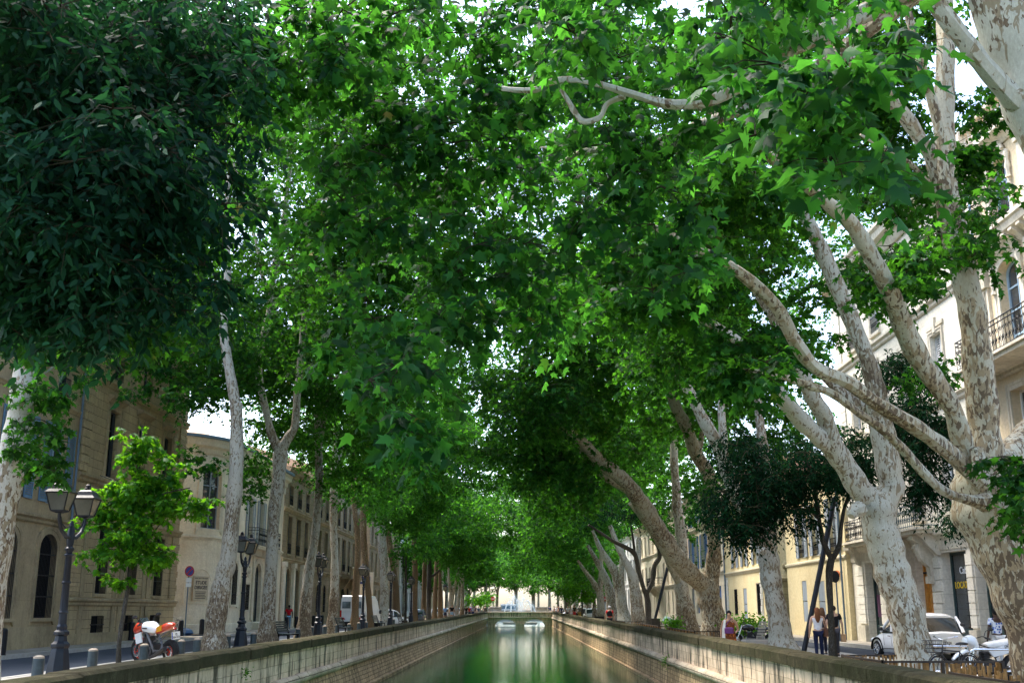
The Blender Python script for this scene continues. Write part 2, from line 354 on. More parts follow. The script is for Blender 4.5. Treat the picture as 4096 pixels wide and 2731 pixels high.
def canal_wall(side, name_label):
    X = XW_L if side < 0 else XW_R; d = side      # outward direction of the bank
    xw = -5.2 if side < 0 else 4.78
    Y0, Y1 = -10, 168.0
    root = empty('canal_wall', (X, 40, 0), label=name_label, cat='wall')
    ys = np.arange(Y0, Y1 + .01, 2.0)
    def XX(y, a, b): return a + (b - a) * np.clip((y - 60) / 110, 0, 1)
    Xf = lambda y: XX(y, X, -4.97 if side < 0 else 4.80)
    # upper face: a slab from the cordon up to the coping
    b = MB(); rings = []
    for y in ys:
        x = Xf(y); rings.append([(x, y, wz(y) - .45), (x, y, wz(y) + .62), (x + d * .38, y, wz(y) + .62), (x + d * .38, y, wz(y) - .45)])
    b.loft(rings); b.build('parapet', M['wall_up'], root, True)
    b = MB(); rings = []
    for y in ys:
        x = Xf(y); x2 = XX(y, xw, xw - side * .12)
        rings.append([(x2, y, -1.9), (x2, y, -.84), (x2 + d * .10, y, -.82), (x - d * .02, y, wz(y) - .12), (x + d * .45, y, wz(y) - .12), (x + d * .45, y, -1.9)])
    b.loft(rings); b.build('lower_wall', M['wall_low'], root, True)
    # coping: individual blocks
    b = MB(); y = Y0; r_ = random.Random(3 if side < 0 else 4)
    while y < Y1:
        L = r_.uniform(1.2, 1.9); y2 = min(y + L, Y1); j = r_.uniform(-.012, .012); k = r_.uniform(-.02, .02)
        pf = [(-.07, .60), (.44, .60), (.46, .76), (.40, .83), (.0, .835), (-.07, .79)]
        rr = []
        for yy in (y + .004, y + .03, y2 - .03, y2 - .004):
            e = .012 if yy in (y + .004, y2 - .004) else 0
            rr.append([(Xf(yy) + d * (a + k + (e if a < .1 else -e)), yy, wz(yy) + z + j - (e if z > .7 else 0)) for a, z in pf])
        b.loft(rr); y = y2
    b.build('coping', M['coping'], root, True)
    # roll moulding at quay level
    b = MB(); y = Y0
    gaps = [(23.2, 25.6)] if side < 0 else [(17.6, 17.9), (19.3, 19.45)]
    while y < Y1:
        L = r_.uniform(1.0, 1.6) if y < 80 else 4; y2 = min(y + L, Y1)
        if not any(a < (y + y2) / 2 < c for a, c in gaps):
            k = r_.uniform(-.015, .015)
            b.tube([(Xf(q) - d * (.03 + k), q, wz(q) - .10 + k) for q in (y + .01, y + .06, y2 - .06, y2 - .01)], [.105, .125, .125, .105], 10)
        y = y2
    b.build('cordon', M['cordon'], root, True, smooth=True)
    return root
wl_ = canal_wall(-1, 'long pale stone canal wall with mossy coping below the lamp posts and van')
wr_ = canal_wall(1, 'long pale stone canal wall with mossy coping below the bamboo fences')
# small weeds growing out of the walls
def leaf_quads(b, c, r, n, size, mi=0, rnd=random):
    for _ in range(n):
        p = np.array(c) + np.array([rnd.gauss(0, r) for _ in range(3)]); a = unit([rnd.gauss(0, 1), rnd.gauss(0, 1), rnd.gauss(0, .6)]); q = unit(np.cross(a, [rnd.gauss(0, 1), rnd.gauss(0, 1), rnd.gauss(0, 1)]))
        s_ = size * rnd.uniform(.6, 1.3); b.add([p, p + a * s_ * .5 + q * s_ * .3, p + a * s_, p + a * s_ * .5 - q * s_ * .3], [(0, 1, 2, 3)], mi)
for i, (x, y, z, r, n, lb) in enumerate([(-5.42, 18.6, .05, .10, 260, 'green weed tuft under the mossy coping of the left canal wall'), (-5.42, 22.3, .42, .05, 70, 'small weed sprig just below the coping of the canal wall'), (4.82, 37.2, -.02, .12, 260, 'weed patch along the roll moulding below the woman in the orange dress'), (4.8, 20.3, -.32, .07, 120, 'small weed growing on the lower stonework of the canal wall')]):
    b = MB(); leaf_quads(b, (x, y, z), r, n, .05); tag(b.build('wall_weed', M['young_leaf'], fix=False), lb, 'plant')
# iron mooring ring on the wall
b = MB(); b.tube([(4.72 + .12 * math.cos(t), 25.1 + .02, -.62 + .1 * math.sin(t)) for t in np.linspace(0, 6.28, 14)], .015, 6); tag(b.build('mooring_ring', mat_plain('rusty_white', (.45, .42, .36), .6)), 'pale iron ring fixed low on the canal wall above the water', 'ring')
# ------------------------------------------------------------------ bridge
br_ = empty('stone_bridge', (0, 168, 0), label='low pale stone bridge with two arches crossing the canal', cat='bridge')
M['bridge'] = mat_stone('bridge_stone', (.88, .66, .50), (.72, .54, .40), (.13, .11, .08), bw=1.1, bh=.32, stain=(.13, .11, .07), stain_amt=.5, streak=.6, drip=.4)
b = MB(); A = [(-3.93, -.64), (.45, 3.74)]; zt = .44
def arch_pts(a, c, n=14): return [(a + (c - a) * (1 - math.cos(t)) / 2, -.95 + (1.12 + .0) * math.sin(t)) for t in np.linspace(0, math.pi, n)]
for y in (168.0, 173.0):
    xs = [-4.97]
    def col(x0, z0, x1, z1): b.add([(x0, y, z0), (x1, y, z1), (x1, y, zt), (x0, y, zt)], [(0, 1, 2, 3)])
    b.add([(-4.97, y, -2), (-3.93, y, -2), (-3.93, y, zt), (-4.97, y, zt)], [(0, 1, 2, 3)]); b.add([(-.64, y, -2), (.45, y, -2), (.45, y, zt), (-.64, y, zt)], [(0, 1, 2, 3)]); b.add([(3.74, y, -2), (4.8, y, -2), (4.8, y, zt), (3.74, y, zt)], [(0, 1, 2, 3)])
    for a, c in A:
        pts = arch_pts(a, c)
        for p, q in zip(pts, pts[1:]): col(p[0], p[1], q[0], q[1])
for a, c in A:
    pts = [(a, -2)] + arch_pts(a, c) + [(c, -2)]
    for p, q in zip(pts, pts[1:]): b.add([(p[0], 168, p[1]), (q[0], 168, q[1]), (q[0], 173, q[1]), (p[0], 173, p[1])], [(0, 1, 2, 3)])
b.build('arch_wall', M['bridge'], br_, True, fix=False)
for a, c in A:
    b = MB()
    for p, q in zip(arch_pts(a, c), arch_pts(a, c)[1:]):
        o1 = lambda t, cc=(a + c) / 2: (cc + (t[0] - cc) * 1.1, -.95 + (t[1] + .95) * 1.16)
        P, Q = o1(p), o1(q); b.add([(p[0], 167.9, p[1]), (q[0], 167.9, q[1]), (Q[0], 167.9, Q[1]), (P[0], 167.9, P[1]), (p[0], 168.1, p[1]), (q[0], 168.1, q[1]), (Q[0], 168.1, Q[1]), (P[0], 168.1, P[1])], [(0, 1, 2, 3), (0, 1, 5, 4), (3, 2, 6, 7)])
    b.build('arch_ring', M['bridge'], br_, True)
b = MB(); b.box(-.75, .56, 167.5, 168.0, -2, -.62); b.prism([(-.75, -.62), (.56, -.62), (.3, -.45), (-.5, -.45)], 167.5, 168.0, 'y'); b.build('pier_foot', M['bridge'], br_, True)
b = MB(); b.box(-5.3, 5.1, 167.9, 168.3, .53, 1.12); b.box(-5.3, 5.1, 172.7, 173.05, .53, 1.12); b.box(-5.3, 5.1, 168.0, 173, .44, .56); b.build('parapet', M['wall_up'], br_, True)
b = MB(); b.bbox(-5.35, 5.15, 167.82, 168.4, 1.12, 1.27, .03); b.bbox(-5.35, 5.15, 172.6, 173.15, 1.12, 1.27, .03); b.build('coping', mat_stone('bridge_coping', (.70, .54, .42), (.56, .43, .32), (.08, .07, .05), bw=1.3, bh=4), br_, True)
b = MB(); b.tube([(-5.2, 167.9, .43), (5.0, 167.9, .43)], .12, 8); b.build('cordon', M['cordon'], br_, True, smooth=True)
slab('quay_walk', -40, -5.3, 168, 173, .25, M['gravel'], .3); slab('quay_walk', 5.1, 40, 168, 173, .25, M['gravel'], .3)
# ------------------------------------------------------------------ basin beyond: end walls, balustrades, fountain
M['pale_stone'] = mat_stone('pale_stone', (.55, .51, .43), (.46, .42, .35), (.22, .19, .15), bw=1, bh=.4, stain_amt=.3, streak=.3)
for sx, lb in ((-1, 'pale curved stone block ending the balustrade at the left bank end of the bridge'), (1, 'pale stone pedestal ending the balustrade at the right bank end of the bridge')):
    x = -3.5 if sx < 0 else 5.0
    xx = onY(1983 if sx < 0 else 2167, 2435, 176)[0]
    root = empty('stone_pedestal', (xx, 176, .6), label=lb, cat='pedestal')
    b = MB(); b.bbox(-.9, .9, -.4, .4, .3, 1.25, .05); b.bbox(-1.0, 1.0, -.5, .5, 1.25, 1.42, .04); b.build('block', M['pale_stone'], root)
    b = MB(); b.prism([(1.1 * sx, -.2), (2.6 * sx, -.2), (2.2 * sx, .15), (1.6 * sx, .45), (1.2 * sx, 1.1), (.95 * sx, 1.2), (.95 * sx, -.2)] if sx > 0 else [(-.95, -.2), (-.95, 1.2), (-1.2, 1.1), (-1.6, .45), (-2.2, .15), (-2.6, -.2)], -.3, .3, 'y'); b.build('scroll', M['pale_stone'], root)
for sx, lb in ((-1, 'low pale stone balustrade along the left side of the fountain basin'), (1, 'low pale stone balustrade along the right side of the fountain basin')):
    root = empty('balustrade', (sx * 26, 215, .2), label=lb, cat='balustrade')
    b = MB(); b.box(-.2, .2, -40, 40, -1.2, .2); b.box(-.25, .25, -40, 40, .95, 1.1)
    for k in range(60): b.lathe([(.05, .2), (.12, .4), (.06, .7), (.09, .95)], (0, -39.5 + k * 1.33, 0), 6)
    b.build('railing', M['pale_stone'], root)
b = MB(); b.box(-26, 26, 258, 258.6, -1.2, 1.25); b.box(-26, 26, 257.8, 258.7, 1.25, 1.4); tag(b.build('basin_wall', M['pale_stone']), 'low pale stone wall closing the fountain basin behind the jets', 'wall')
fm = NT('fountain_spray', .5, .3); fm.color((.82, .88, .9)); fm.b.inputs['Alpha'].default_value = .5
al = fm.ramp(fm.noise(fm.coord(world=True), 3.0, 4, .8), [(.35, .25), (.7, .85)]); fm.link(al, fm.b.inputs['Alpha']); M['spray'] = fm.mat
fo = empty('fountain', (onY(2080, 2440, 200)[0], 200, -.95), label='white water jets of the fountain spraying beyond the bridge', cat='fountain')
cx = 0
for i, (du, top, w0) in enumerate([(-52, 2392, .9), (-30, 2372, 1.1), (-13, 2385, .8), (4, 2396, .7), (20, 2378, 1.0), (38, 2388, .9), (52, 2402, .8)]):
    tp = onY(2080 + du * .75, top + 14, 200) - np.array(fo.location); b = MB()
    vx = tp[0]; h = tp[2]; x0 = vx * .12; pts = []; rr = []
    tm_ = 1.75 if abs(du) > 25 else 1.25
    for t in np.linspace(0, tm_, 18):
        pts.append((x0 + (vx - x0) * t, .3 * math.sin(i * 2 + t), h * (2 * t - t * t) + .1)); rr.append((.02 + .06 * t ** 1.3) * w0)
    b.tube(pts, rr, 8)
    for _ in range(650):
        t = random.random() * tm_; p = np.array((x0 + (vx - x0) * t, 0, h * (2 * t - t * t) + .1)); s_ = .02 + .035 * random.random()
        q = p + np.array([random.gauss(0, .05 + .28 * t), random.gauss(0, .4), random.gauss(0, .08 + .3 * t)]); q[2] = max(q[2], .05)
        b.add([q, q + (s_, 0, -s_ * .5), q + (0, 0, -s_ * 1.6), q + (-s_, 0, -s_ * .5)], [(0, 1, 2, 3)])
    b.build('jet', M['spray'], fo, fix=False, smooth=True)
b = MB(); b.lathe([(3.0, 0), (3.1, .35), (2.8, .35), (2.7, .1)], n=24); b.lathe([(.6, 0), (.4, 1.0), (1.1, 1.5), (1.15, 1.6), (.2, 1.6)], n=16); b.build('bowl', M['pale_stone'], fo, smooth=True)
# ------------------------------------------------------------------ buildings
def TL(X):
    return lambda s, z, n: (X + n, s, z)
def TR_(X):
    return lambda s, z, n: (X - n, s, z)
def arc(s0, s1, zs, za, k=10):
    c = (s0 + s1) / 2; r = (s1 - s0) / 2
    return [(c - r * math.cos(math.pi * i / k), zs + (za - zs) * math.sin(math.pi * i / k)) for i in range(k + 1)]
def facade(root, T, s0, s1, z0, z1, ops, mat, depth=.28, name='wall', smax=1e9, back=None):
    S = sorted({s0, s1} | {o[0] for o in ops} | {o[1] for o in ops}); Z = sorted({z0, z1} | {o[2] for o in ops} | {o[3] for o in ops})
    SS = []
    for a, c in zip(S, S[1:]):
        k = max(1, int(math.ceil((c - a) / smax))); SS += [a + (c - a) * i / k for i in range(k)]
    SS.append(S[-1]); b = MB()
    def q(a, c, e, f, n=0.0): b.add([T(a, e, n), T(c, e, n), T(c, f, n), T(a, f, n)], [(0, 1, 2, 3)])
    for a, c in zip(SS, SS[1:]):
        for e, f in zip(Z, Z[1:]):
            ms, mz = (a + c) / 2, (e + f) / 2
            if not any(o[0] < ms < o[1] and o[2] < mz < o[3] for o in ops): q(a, c, e, f)
    for o in ops:
        a, c, e, f = o[:4]; rise = o[4] if len(o) > 4 else 0
        if rise: 
            pts = arc(a, c, f - rise, f); h = len(pts) // 2
            b.add([T(a, f, 0)] + [T(s, z, 0) for s, z in pts[:h + 1]], [(0, i, i + 1) for i in range(1, h + 1)])
            b.add([T(c, f, 0)] + [T(s, z, 0) for s, z in pts[h:]], [(0, i, i + 1) for i in range(1, len(pts) - h)])
            out = [(a, e)] + pts + [(c, e)]
        else: out = [(a, e), (a, f), (c, f), (c, e)]
        n = len(out)
        for i in range(n):
            p, r = out[i], out[(i + 1) % n]
            b.add([T(p[0], p[1], 0), T(r[0], r[1], 0), T(r[0], r[1], -depth), T(p[0], p[1], -depth)], [(0, 1, 2, 3)])
    if back:
        for (a, e, c, f) in ((s0, z0, s0, z1), (s1, z0, s1, z1), (s0, z1, s1, z1)):
            b.add([T(a, e, 0), T(c, f, 0), T(c, f, -back), T(a, e, -back)], [(0, 1, 2, 3)])
        q(s0, s1, z0, z1, -back)
    return b.build(name, mat, root, True, fix=False)
def inset(o, d):
    a, c, e, f = o[:4]; return (a + d, c - d, e + d, f - d) + tuple(o[4:])
def outline(o, d=0.0):
    a, c, e, f = o[0] + d, o[1] - d, o[2] + d, o[3] - d; rise = o[4] if len(o) > 4 else 0
    if rise: return [(a, e)] + arc(a, c, f - rise, f) + [(c, e)]
    return [(a, e), (a, f), (c, f), (c, e)]
def ringframe(b, T, o, d0, d1, n0, n1, bottom=True, mi=0):
    P, Q = outline(o, d0), outline(o, d1); k = len(P)
    for i in range(k):
        if i == k - 1 and not bottom: continue
        j = (i + 1) % k
        vs_ = [T(*P[i], n0), T(*P[j], n0), T(*Q[j], n0), T(*Q[i], n0), T(*P[i], n1), T(*P[j], n1), T(*Q[j], n1), T(*Q[i], n1)]
        b.add(vs_, [(4, 5, 6, 7), (0, 1, 5, 4), (3, 2, 6, 7), (0, 3, 7, 4), (1, 2, 6, 5)], mi)
def sbox(b, T, s0, s1, z0, z1, n0, n1, mi=0):
    b.box(s0, s1, z0, z1, n0, n1, mi, T=T)
def louvre(b, T, s0, s1, z0, z1, n0, n1, mi=0, step=.09):
    sbox(b, T, s0, s0 + .06, z0, z1, n0, n1, mi); sbox(b, T, s1 - .06, s1, z0, z1, n0, n1, mi)
    zm = (z0 + z1) / 2
    for a, c in ((z0, z0 + .08), (z1 - .08, z1), (zm - .05, zm + .05)): sbox(b, T, s0 + .06, s1 - .06, a, c, n0 + .002, n1 - .002, mi)
    z = z0 + .08
    while z < z1 - .1:
        if not (zm - .1 < z < zm + .05):
            b.add([T(s0 + .06, z, n1 - .004), T(s1 - .06, z, n1 - .004), T(s1 - .06, z + step * .75, n0 + .012), T(s0 + .06, z + step * .75, n0 + .012)], [(0, 1, 2, 3)], mi)
        z += step
M['shut_blue'] = mat_plain('grey_blue_shutter_paint', (.12, .20, .28), .6, .3, var=.15, vs=5)
M['shut_dark'] = mat_plain('dark_shutter_paint', (.035, .045, .06), .6, .3)
M['shut_grey'] = mat_plain('blue_grey_shutter_paint', (.25, .29, .33), .65, .3, var=.12)
M['shut_teal'] = mat_plain('teal_shutter_paint', (.02, .11, .13), .55, .3)
M['shut_royal'] = mat_plain('royal_blue_shutter_paint', (.02, .10, .30), .55, .35)
M['shut_white'] = mat_plain('white_shutter_paint', (.62, .62, .60), .6, .3)
M['white_paint'] = mat_plain('white_window_paint', (.68, .70, .70), .5, .4, var=.06)
M['blue_paint'] = mat_plain('pale_blue_window_paint', (.30, .42, .52), .5, .4, var=.06)
def window(root, T, o, style='glass', frame=None, depth=.26, surround=None, smat=None, shut=None, bars=3, rail=None, mull=2, cross=(.72,), name='window'):
    frame = frame or M['white_paint']; a, c, e, f = o[:4]
    b = MB()
    if style in ('glass', 'door'):
        ringframe(b, T, o, 0, .07, -depth, -depth + .06)
        for k in range(1, mull): s_ = a + (c - a) * k / mull; sbox(b, T, s_ - .035, s_ + .035, e + .07, f - .07, -depth, -depth + .05)
        for t in cross: z_ = e + (f - e) * t; sbox(b, T, a + .07, c - .07, z_ - .03, z_ + .03, -depth + .002, -depth + .045)
    else: ringframe(b, T, o, 0, .05, -depth, -depth + .04)
    w_ = b.build(name, frame, root, True)
    b = MB(); b.add([T(s, z, -depth + .01) for s, z in outline(o, .0)], [tuple(range(len(outline(o))))])
    b.build('pane', M['void'] if style == 'grille' else M['glass'], w_, fix=False)  # behind grilles: a near-black sheet, the unlit room's shade put into colour
    if style == 'grille':
        b = MB(); zs = f - (o[4] if len(o) > 4 else 0)
        k = max(4, int((c - a) / .13))
        for i in range(k + 1):
            s_ = a + .03 + (c - a - .06) * i / k; r = (c - a) / 2; top = zs + ((o[4] * math.sqrt(max(0, 1 - ((s_ - (a + c) / 2) / r) ** 2))) if len(o) > 4 else 0)
            b.tube([T(s_, e + .02, .03), T(s_, top - .02, .03)], .014, 4)
        for i in range(bars): z_ = e + (f - e) * (i + 1) / (bars + 1.0); sbox(b, T, a - .1, c + .1, z_ - .025, z_ + .025, .0, .035)
        b.build('window_grille', M['iron'], w_)
    if style == 'closed':
        b = MB(); mid = (a + c) / 2
        louvre(b, T, a + .02, mid - .01, e + .02, f - .02, -depth + .05, -depth + .10); louvre(b, T, mid + .01, c - .02, e + .02, f - .02, -depth + .05, -depth + .10)
        b.build('shutter', shut, w_)
    if style == 'board':
        b = MB(); sbox(b, T, a + .01, c - .01, e + .01, (e + f) / 2 - .02, -depth + .05, -depth + .12); sbox(b, T, a + .01, c - .01, (e + f) / 2 + .02, f - .01, -depth + .05, -depth + .12); b.build('shutter', shut, w_)
    if shut is not None and style == 'glass':
        hw = (c - a) / 2
        for q0, q1 in ((a - hw - .02, a - .02), (c + .02, c + hw + .02)):
            b = MB(); louvre(b, T, q0, q1, e + .02, f - (o[4] * .6 if len(o) > 4 else 0), .03, .075); b.build('shutter', shut, w_)
    if rail:
        b = MB(); zr = e + rail
        for z_ in (e + .06, zr): sbox(b, T, a - .02, c + .02, z_ - .02, z_ + .02, .02, .05)
        k = max(3, int((c - a) / .12))
        for i in range(k + 1): s_ = a + (c - a) * i / k; b.tube([T(s_, e + .06, .035), T(s_, zr, .035)], .009, 4)
        for i in range(k): s_ = a + (c - a) * (i + .5) / k; b.tube([T(s_ + .04 * math.cos(t), e + .06 + (rail - .06) * .5 + .09 * math.sin(t), .035) for t in np.linspace(0, 6.28, 8)], .007, 4)
        b.build('balconet', M['iron'], w_)
    if surround:
        b = MB(); ringframe(b, T, o, -surround, 0, .0, .05, bottom=False); ringframe(b, T, o, -surround * 1.15, -surround * .7, .0, .075, bottom=False)
        sbox(b, T, a - surround - .05, c + surround + .05, e - .14, e, .0, .12); b.build('surround', smat, w_)
    return w_
def moulding(root, T, s0, s1, z, prof, mat, name='cornice', nseg=1):
    """prof: list of (n, dz) from bottom to top"""
    b = MB(); pts = [(0, prof[0][1])] + list(prof) + [(0, prof[-1][1])]; rings = []
    for i in range(nseg + 1):
        s_ = s0 + (s1 - s0) * i / nseg; rings.append([T(s_, z + dz, n) for n, dz in pts])
    b.loft(rings); return b.build(name, mat, root, True)
STR = [(.05, 0), (.10, .06), (.10, .16), (.20, .24), (.20, .34), (.03, .38)]
CORN = [(.10, 0), (.18, .15), (.24, .35), (.55, .50), (.60, .75), (.72, .85), (.72, .98), (.1, 1.05)]
def quoins(root, T, s0, s1, z0, z1, mat, h=.38, pr=.07, name='quoins', alt=.12):
    b = MB(); z = z0; i = 0
    while z < z1 - .1:
        e = alt * (i % 2); t = min(z + h - .03, z1); b.box(s0 - 0, s1 + e, z, t, 0, pr, T=T); z += h; i += 1
    return b.build(name, mat, root, True)
def modillions(b, T, s0, s1, z, step=.7, w_=.22, h=.35, n=.55):
    k = int((s1 - s0) / step)
    for i in range(k): s_ = s0 + (i + .5) * (s1 - s0) / k; b.prism([(.0, z - h), (.12, z - h), (n * .6, z - h * .45), (n, z - .08), (n, z), (0, z)], 0, 1, 'x', T=lambda x, a, c, s_=s_: T(s_ - w_ / 2 + x * w_, c, a))
def roof(root, x0, x1, y0, y1, z, rise, mat, name='roof'):
    b = MB(); xm = (x0 + x1) / 2
    b.prism([(x0, z), (x1, z), (xm, z + rise)], y0, y1, 'y'); return b.build(name, mat, root, True)
tm = NT('clay_roof_tiles', .85, .1); wv = tm.N('ShaderNodeTexWave'); wv.inputs['Scale'].default_value = 1.6; wv.bands_direction = 'Y'; tm.link(tm.coord(world=True), wv.inputs[0])
tm.color(tm.mix(tm.noise(tm.coord(world=True), 3, 5, .7), (.42, .24, .14), (.62, .48, .34))); tm.bump(wv.outputs['Fac'], .8, .06); M['tiles'] = tm.mat
M['zinc'] = mat_plain('zinc_pipe', (.10, .15, .20), .5, .5, var=.2)
def pipe(root, T, s, z0, z1, mat, r=.055, name='downpipe', n=.12):
    b = MB(); b.tube([T(s, z0, n), T(s, z1, n)], r, 8)
    z = z0 + 1
    while z < z1: b.tube([T(s, z, n), T(s, z + .06, n)], r * 1.3, 8); z += 2.2
    return b.build(name, mat, root, True)
def balcony(root, T, s0, s1, z, dep, mat, h=1.0, rmat=None, name='balcony', slabh=.25, consoles=True):
    b = MB(); b.box(s0 - .1, s1 + .1, z - slabh, z, 0, dep, T=T); b.box(s0 - .2, s1 + .2, z - slabh * .45, z - .03, 0, dep + .1, T=T)
    if consoles:
        for s_ in (s0 + .25, s1 - .25): b.prism([(0, z - 1.1), (.15, z - 1.05), (dep * .5, z - .7), (dep * .85, z - slabh), (0, z - slabh)], 0, 1, 'x', T=lambda x, a, c, s_=s_: T(s_ - .14 + x * .28, c, a))
    bo = b.build(name, mat, root, True); b = MB(); n1 = dep - .06
    def run(P, Q):
        L = math.dist(P, Q); k = max(2, int(L / .24))
        for zz in (z + .06, z + h, z + h * .86): b.tube([T(P[0], zz, P[1]), T(Q[0], zz, Q[1])], .022, 5)
        for i in range(k + 1):
            t = i / k; s_ = P[0] + (Q[0] - P[0]) * t; n_ = P[1] + (Q[1] - P[1]) * t
            b.tube([T(s_, z, n_), T(s_, z + h, n_)], .012, 4)
            if i < k:
                t2 = (i + .5) / k; sm = P[0] + (Q[0] - P[0]) * t2; nm = P[1] + (Q[1] - P[1]) * t2; ds = (Q[0] - P[0]) / L; dn = (Q[1] - P[1]) / L
                for zc, rr in ((z + h * .3, .10), (z + h * .62, .075)):
                    b.tube([T(sm + ds * rr * math.cos(a) * (1 - a / 14), zc + rr * 1.3 * math.sin(a) * (1 - a / 14), nm + dn * rr * math.cos(a)) for a in np.linspace(0, 8.5, 12)], .010, 4)
    run((s0, .03), (s0, n1)); run((s0, n1), (s1, n1)); run((s1, n1), (s1, .03)); b.build('railing', rmat or M['iron'], bo); return bo

# ---- left bank, tan mansion: plain wing (L1a) and rusticated main block (L1b)
M['tan'] = mat_stone('tan_render', (.44, .34, .20), (.41, .315, .185), (.24, .18, .10), bw=3.0, bh=2.0, stain=(.17, .13, .085), stain_amt=.55, streak=.45, msize=.004, bumps=.2)
M['tan_stone'] = mat_stone('tan_ashlar', (.50, .39, .225), (.42, .325, .19), (.08, .06, .035), bw=1.15, bh=.40, stain=(.16, .12, .08), stain_amt=.5, streak=.45, msize=.010)
M['tan_trim'] = mat_stone('tan_trim', (.46, .36, .215), (.40, .315, .185), (.25, .2, .14), bw=2.2, bh=5, stain=(.12, .09, .06), stain_amt=.7, streak=.7, msize=.006, bumps=.3)
T = TL(-19.8)
r = empty('mansion_wing', (-19.8, 40, .1), label='plain tan wing with grilled arched windows and blue shutters upstairs', cat='building')
gW = [(45.06 - 3.75 * k, 46.75 - 3.75 * k, 1.3, 4.72, .62) for k in range(4)]
fW = [(45.2 - 3.75 * k, 46.75 - 3.75 * k, 5.95, 9.5, .32) for k in range(4)]
sW = [(45.24 - 3.75 * k, 46.45 - 3.75 * k, 10.6, 12.65) for k in range(4)]
vW = [(45.35 - 3.75 * k, 46.3 - 3.75 * k, .16, .55, .2) for k in range(4)]
facade(r, T, 30, 47.95, -.3, 14.0, gW + fW + sW + vW, M['tan'], back=9)
for o in gW: window(r, T, o, 'grille', frame=M['iron'], surround=.26, smat=M['tan_trim'])
for o in fW: window(r, T, o, 'glass', frame=M['blue_paint'], shut=M['shut_blue'], rail=.95, cross=(.75, .45))
for o in sW: window(r, T, o, 'closed', frame=M['shut_dark'], shut=M['shut_dark'], rail=.8, surround=.12, smat=M['tan_trim'])
for o in vW: window(r, T, o, 'grille', frame=M['iron'], bars=1, name='cellar_window')
moulding(r, T, 30, 47.7, 5.05, STR, M['tan_trim'], 'string_course'); moulding(r, T, 30, 47.7, 10.0, [(.04, 0), (.07, .08), (.13, .16), (.13, .24), (.02, .27)], M['tan_trim'], 'string_course')
moulding(r, T, 30, 47.9, 13.4, CORN, M['tan_trim']); pipe(r, T, 47.75, .1, 13.4, M['zinc'])
b = MB(); sbox(b, T, 30, 47.6, -.3, .95, 0, .06); b.build('plinth', M['tan_trim'], r, True)
roof(r, -30, -19.3, 30, 47.9, 14.4, 1.6, M['tiles'])
r = empty('rusticated_mansion', (-19.7, 56, .1), label='three storey tan stone mansion with bracketed roof cornice at the street corner', cat='building')
T = TL(-19.72)
bays = [(51.1, 52.45), (55.15, 56.5), (59.2, 60.6)]
g = [(a, c, 2.35, 5.4) for a, c in bays]; f1 = [(a + .05, c - .02, 7.75, 10.98) for a, c in bays]; f2 = [(a + .1, c - .05, 12.45, 14.65) for a, c in bays]; bs = [(a, c + .1, .55, 1.36) for a, c in bays]
facade(r, T, 48.0, 63.1, -.3, 15.6, g + f1 + f2 + bs, M['tan_stone'], back=14, depth=.32)
for o in g: window(r, T, o, 'grille', frame=M['shut_dark'], surround=.1, smat=M['tan_trim'], depth=.3)
for o in f1: window(r, T, o, 'glass', frame=M['shut_dark'], surround=.24, smat=M['tan_trim'], depth=.3)
for o in f1:
    moulding(r, T, o[0] - .4, o[1] + .4, 11.3, [(.06, 0), (.14, .1), (.3, .2), (.3, .32), (.04, .36)], M['tan_trim'], 'window_hood')
    b = MB(); louvre(b, T, o[0] + .02, o[0] + .55, o[2], o[3] - .04, -.25, -.2); louvre(b, T, o[1] - .3, o[1] - .02, o[2], o[3] - .04, -.25, -.2); b.build('shutter', M['shut_dark'], r, True)
for o in f2: window(r, T, o, 'glass', frame=M['shut_dark'], surround=.14, smat=M['tan_trim'], rail=.85, depth=.3)
for o in bs: window(r, T, o, 'grille', frame=M['iron'], bars=1, depth=.3, name='cellar_window')
for z, nm in ((1.78, 'string_course'), (5.65, 'string_course'), (7.25, 'string_course'), (11.95, 'string_course')): moulding(r, T, 47.95, 63.25, z, STR, M['tan_trim'], nm)
moulding(r, T, 47.8, 63.3, 15.55, CORN, M['tan_trim']); b = MB(); modillions(b, T, 48.0, 63.1, 16.0, step=.75); b.build('bracket_frieze', M['tan_trim'], r, True)
b = MB(); sbox(b, T, 48, 63.12, -.3, .6, 0, .1); b.build('plinth', M['tan_trim'], r, True)
for s0, s1 in ((48.0, 48.9), (61.9, 63.0)):
    quoins(r, T, s0, s1, 2.25, 5.6, M['tan_stone'], pr=.09, alt=.14); quoins(r, T, s0, s1, 7.7, 11.9, M['tan_stone'], pr=.09, alt=.14); quoins(r, T, s0, s1, 12.4, 15.5, M['tan_stone'], pr=.09, alt=.0)
for s_ in (49.4, 53.4, 54.2, 57.5, 58.2):
    b = MB(); b.box(s_, s_ + .45, .6, 1.78, 0, .07, T=T); b.box(s_, s_ + .45, 2.2, 5.6, 0, .05, T=T); b.build('pilaster', M['tan_trim'], r, True)
T2 = lambda s, z, n: (-19.72 - s, 63.1 + n, z)          # wall facing the side street
quoins(r, T2, 0, .8, 0.6, 15.4, M['tan_stone'], pr=.06)
roof(r, -34, -19.3, 47.8, 63.4, 16.6, 2.4, M['tiles'])

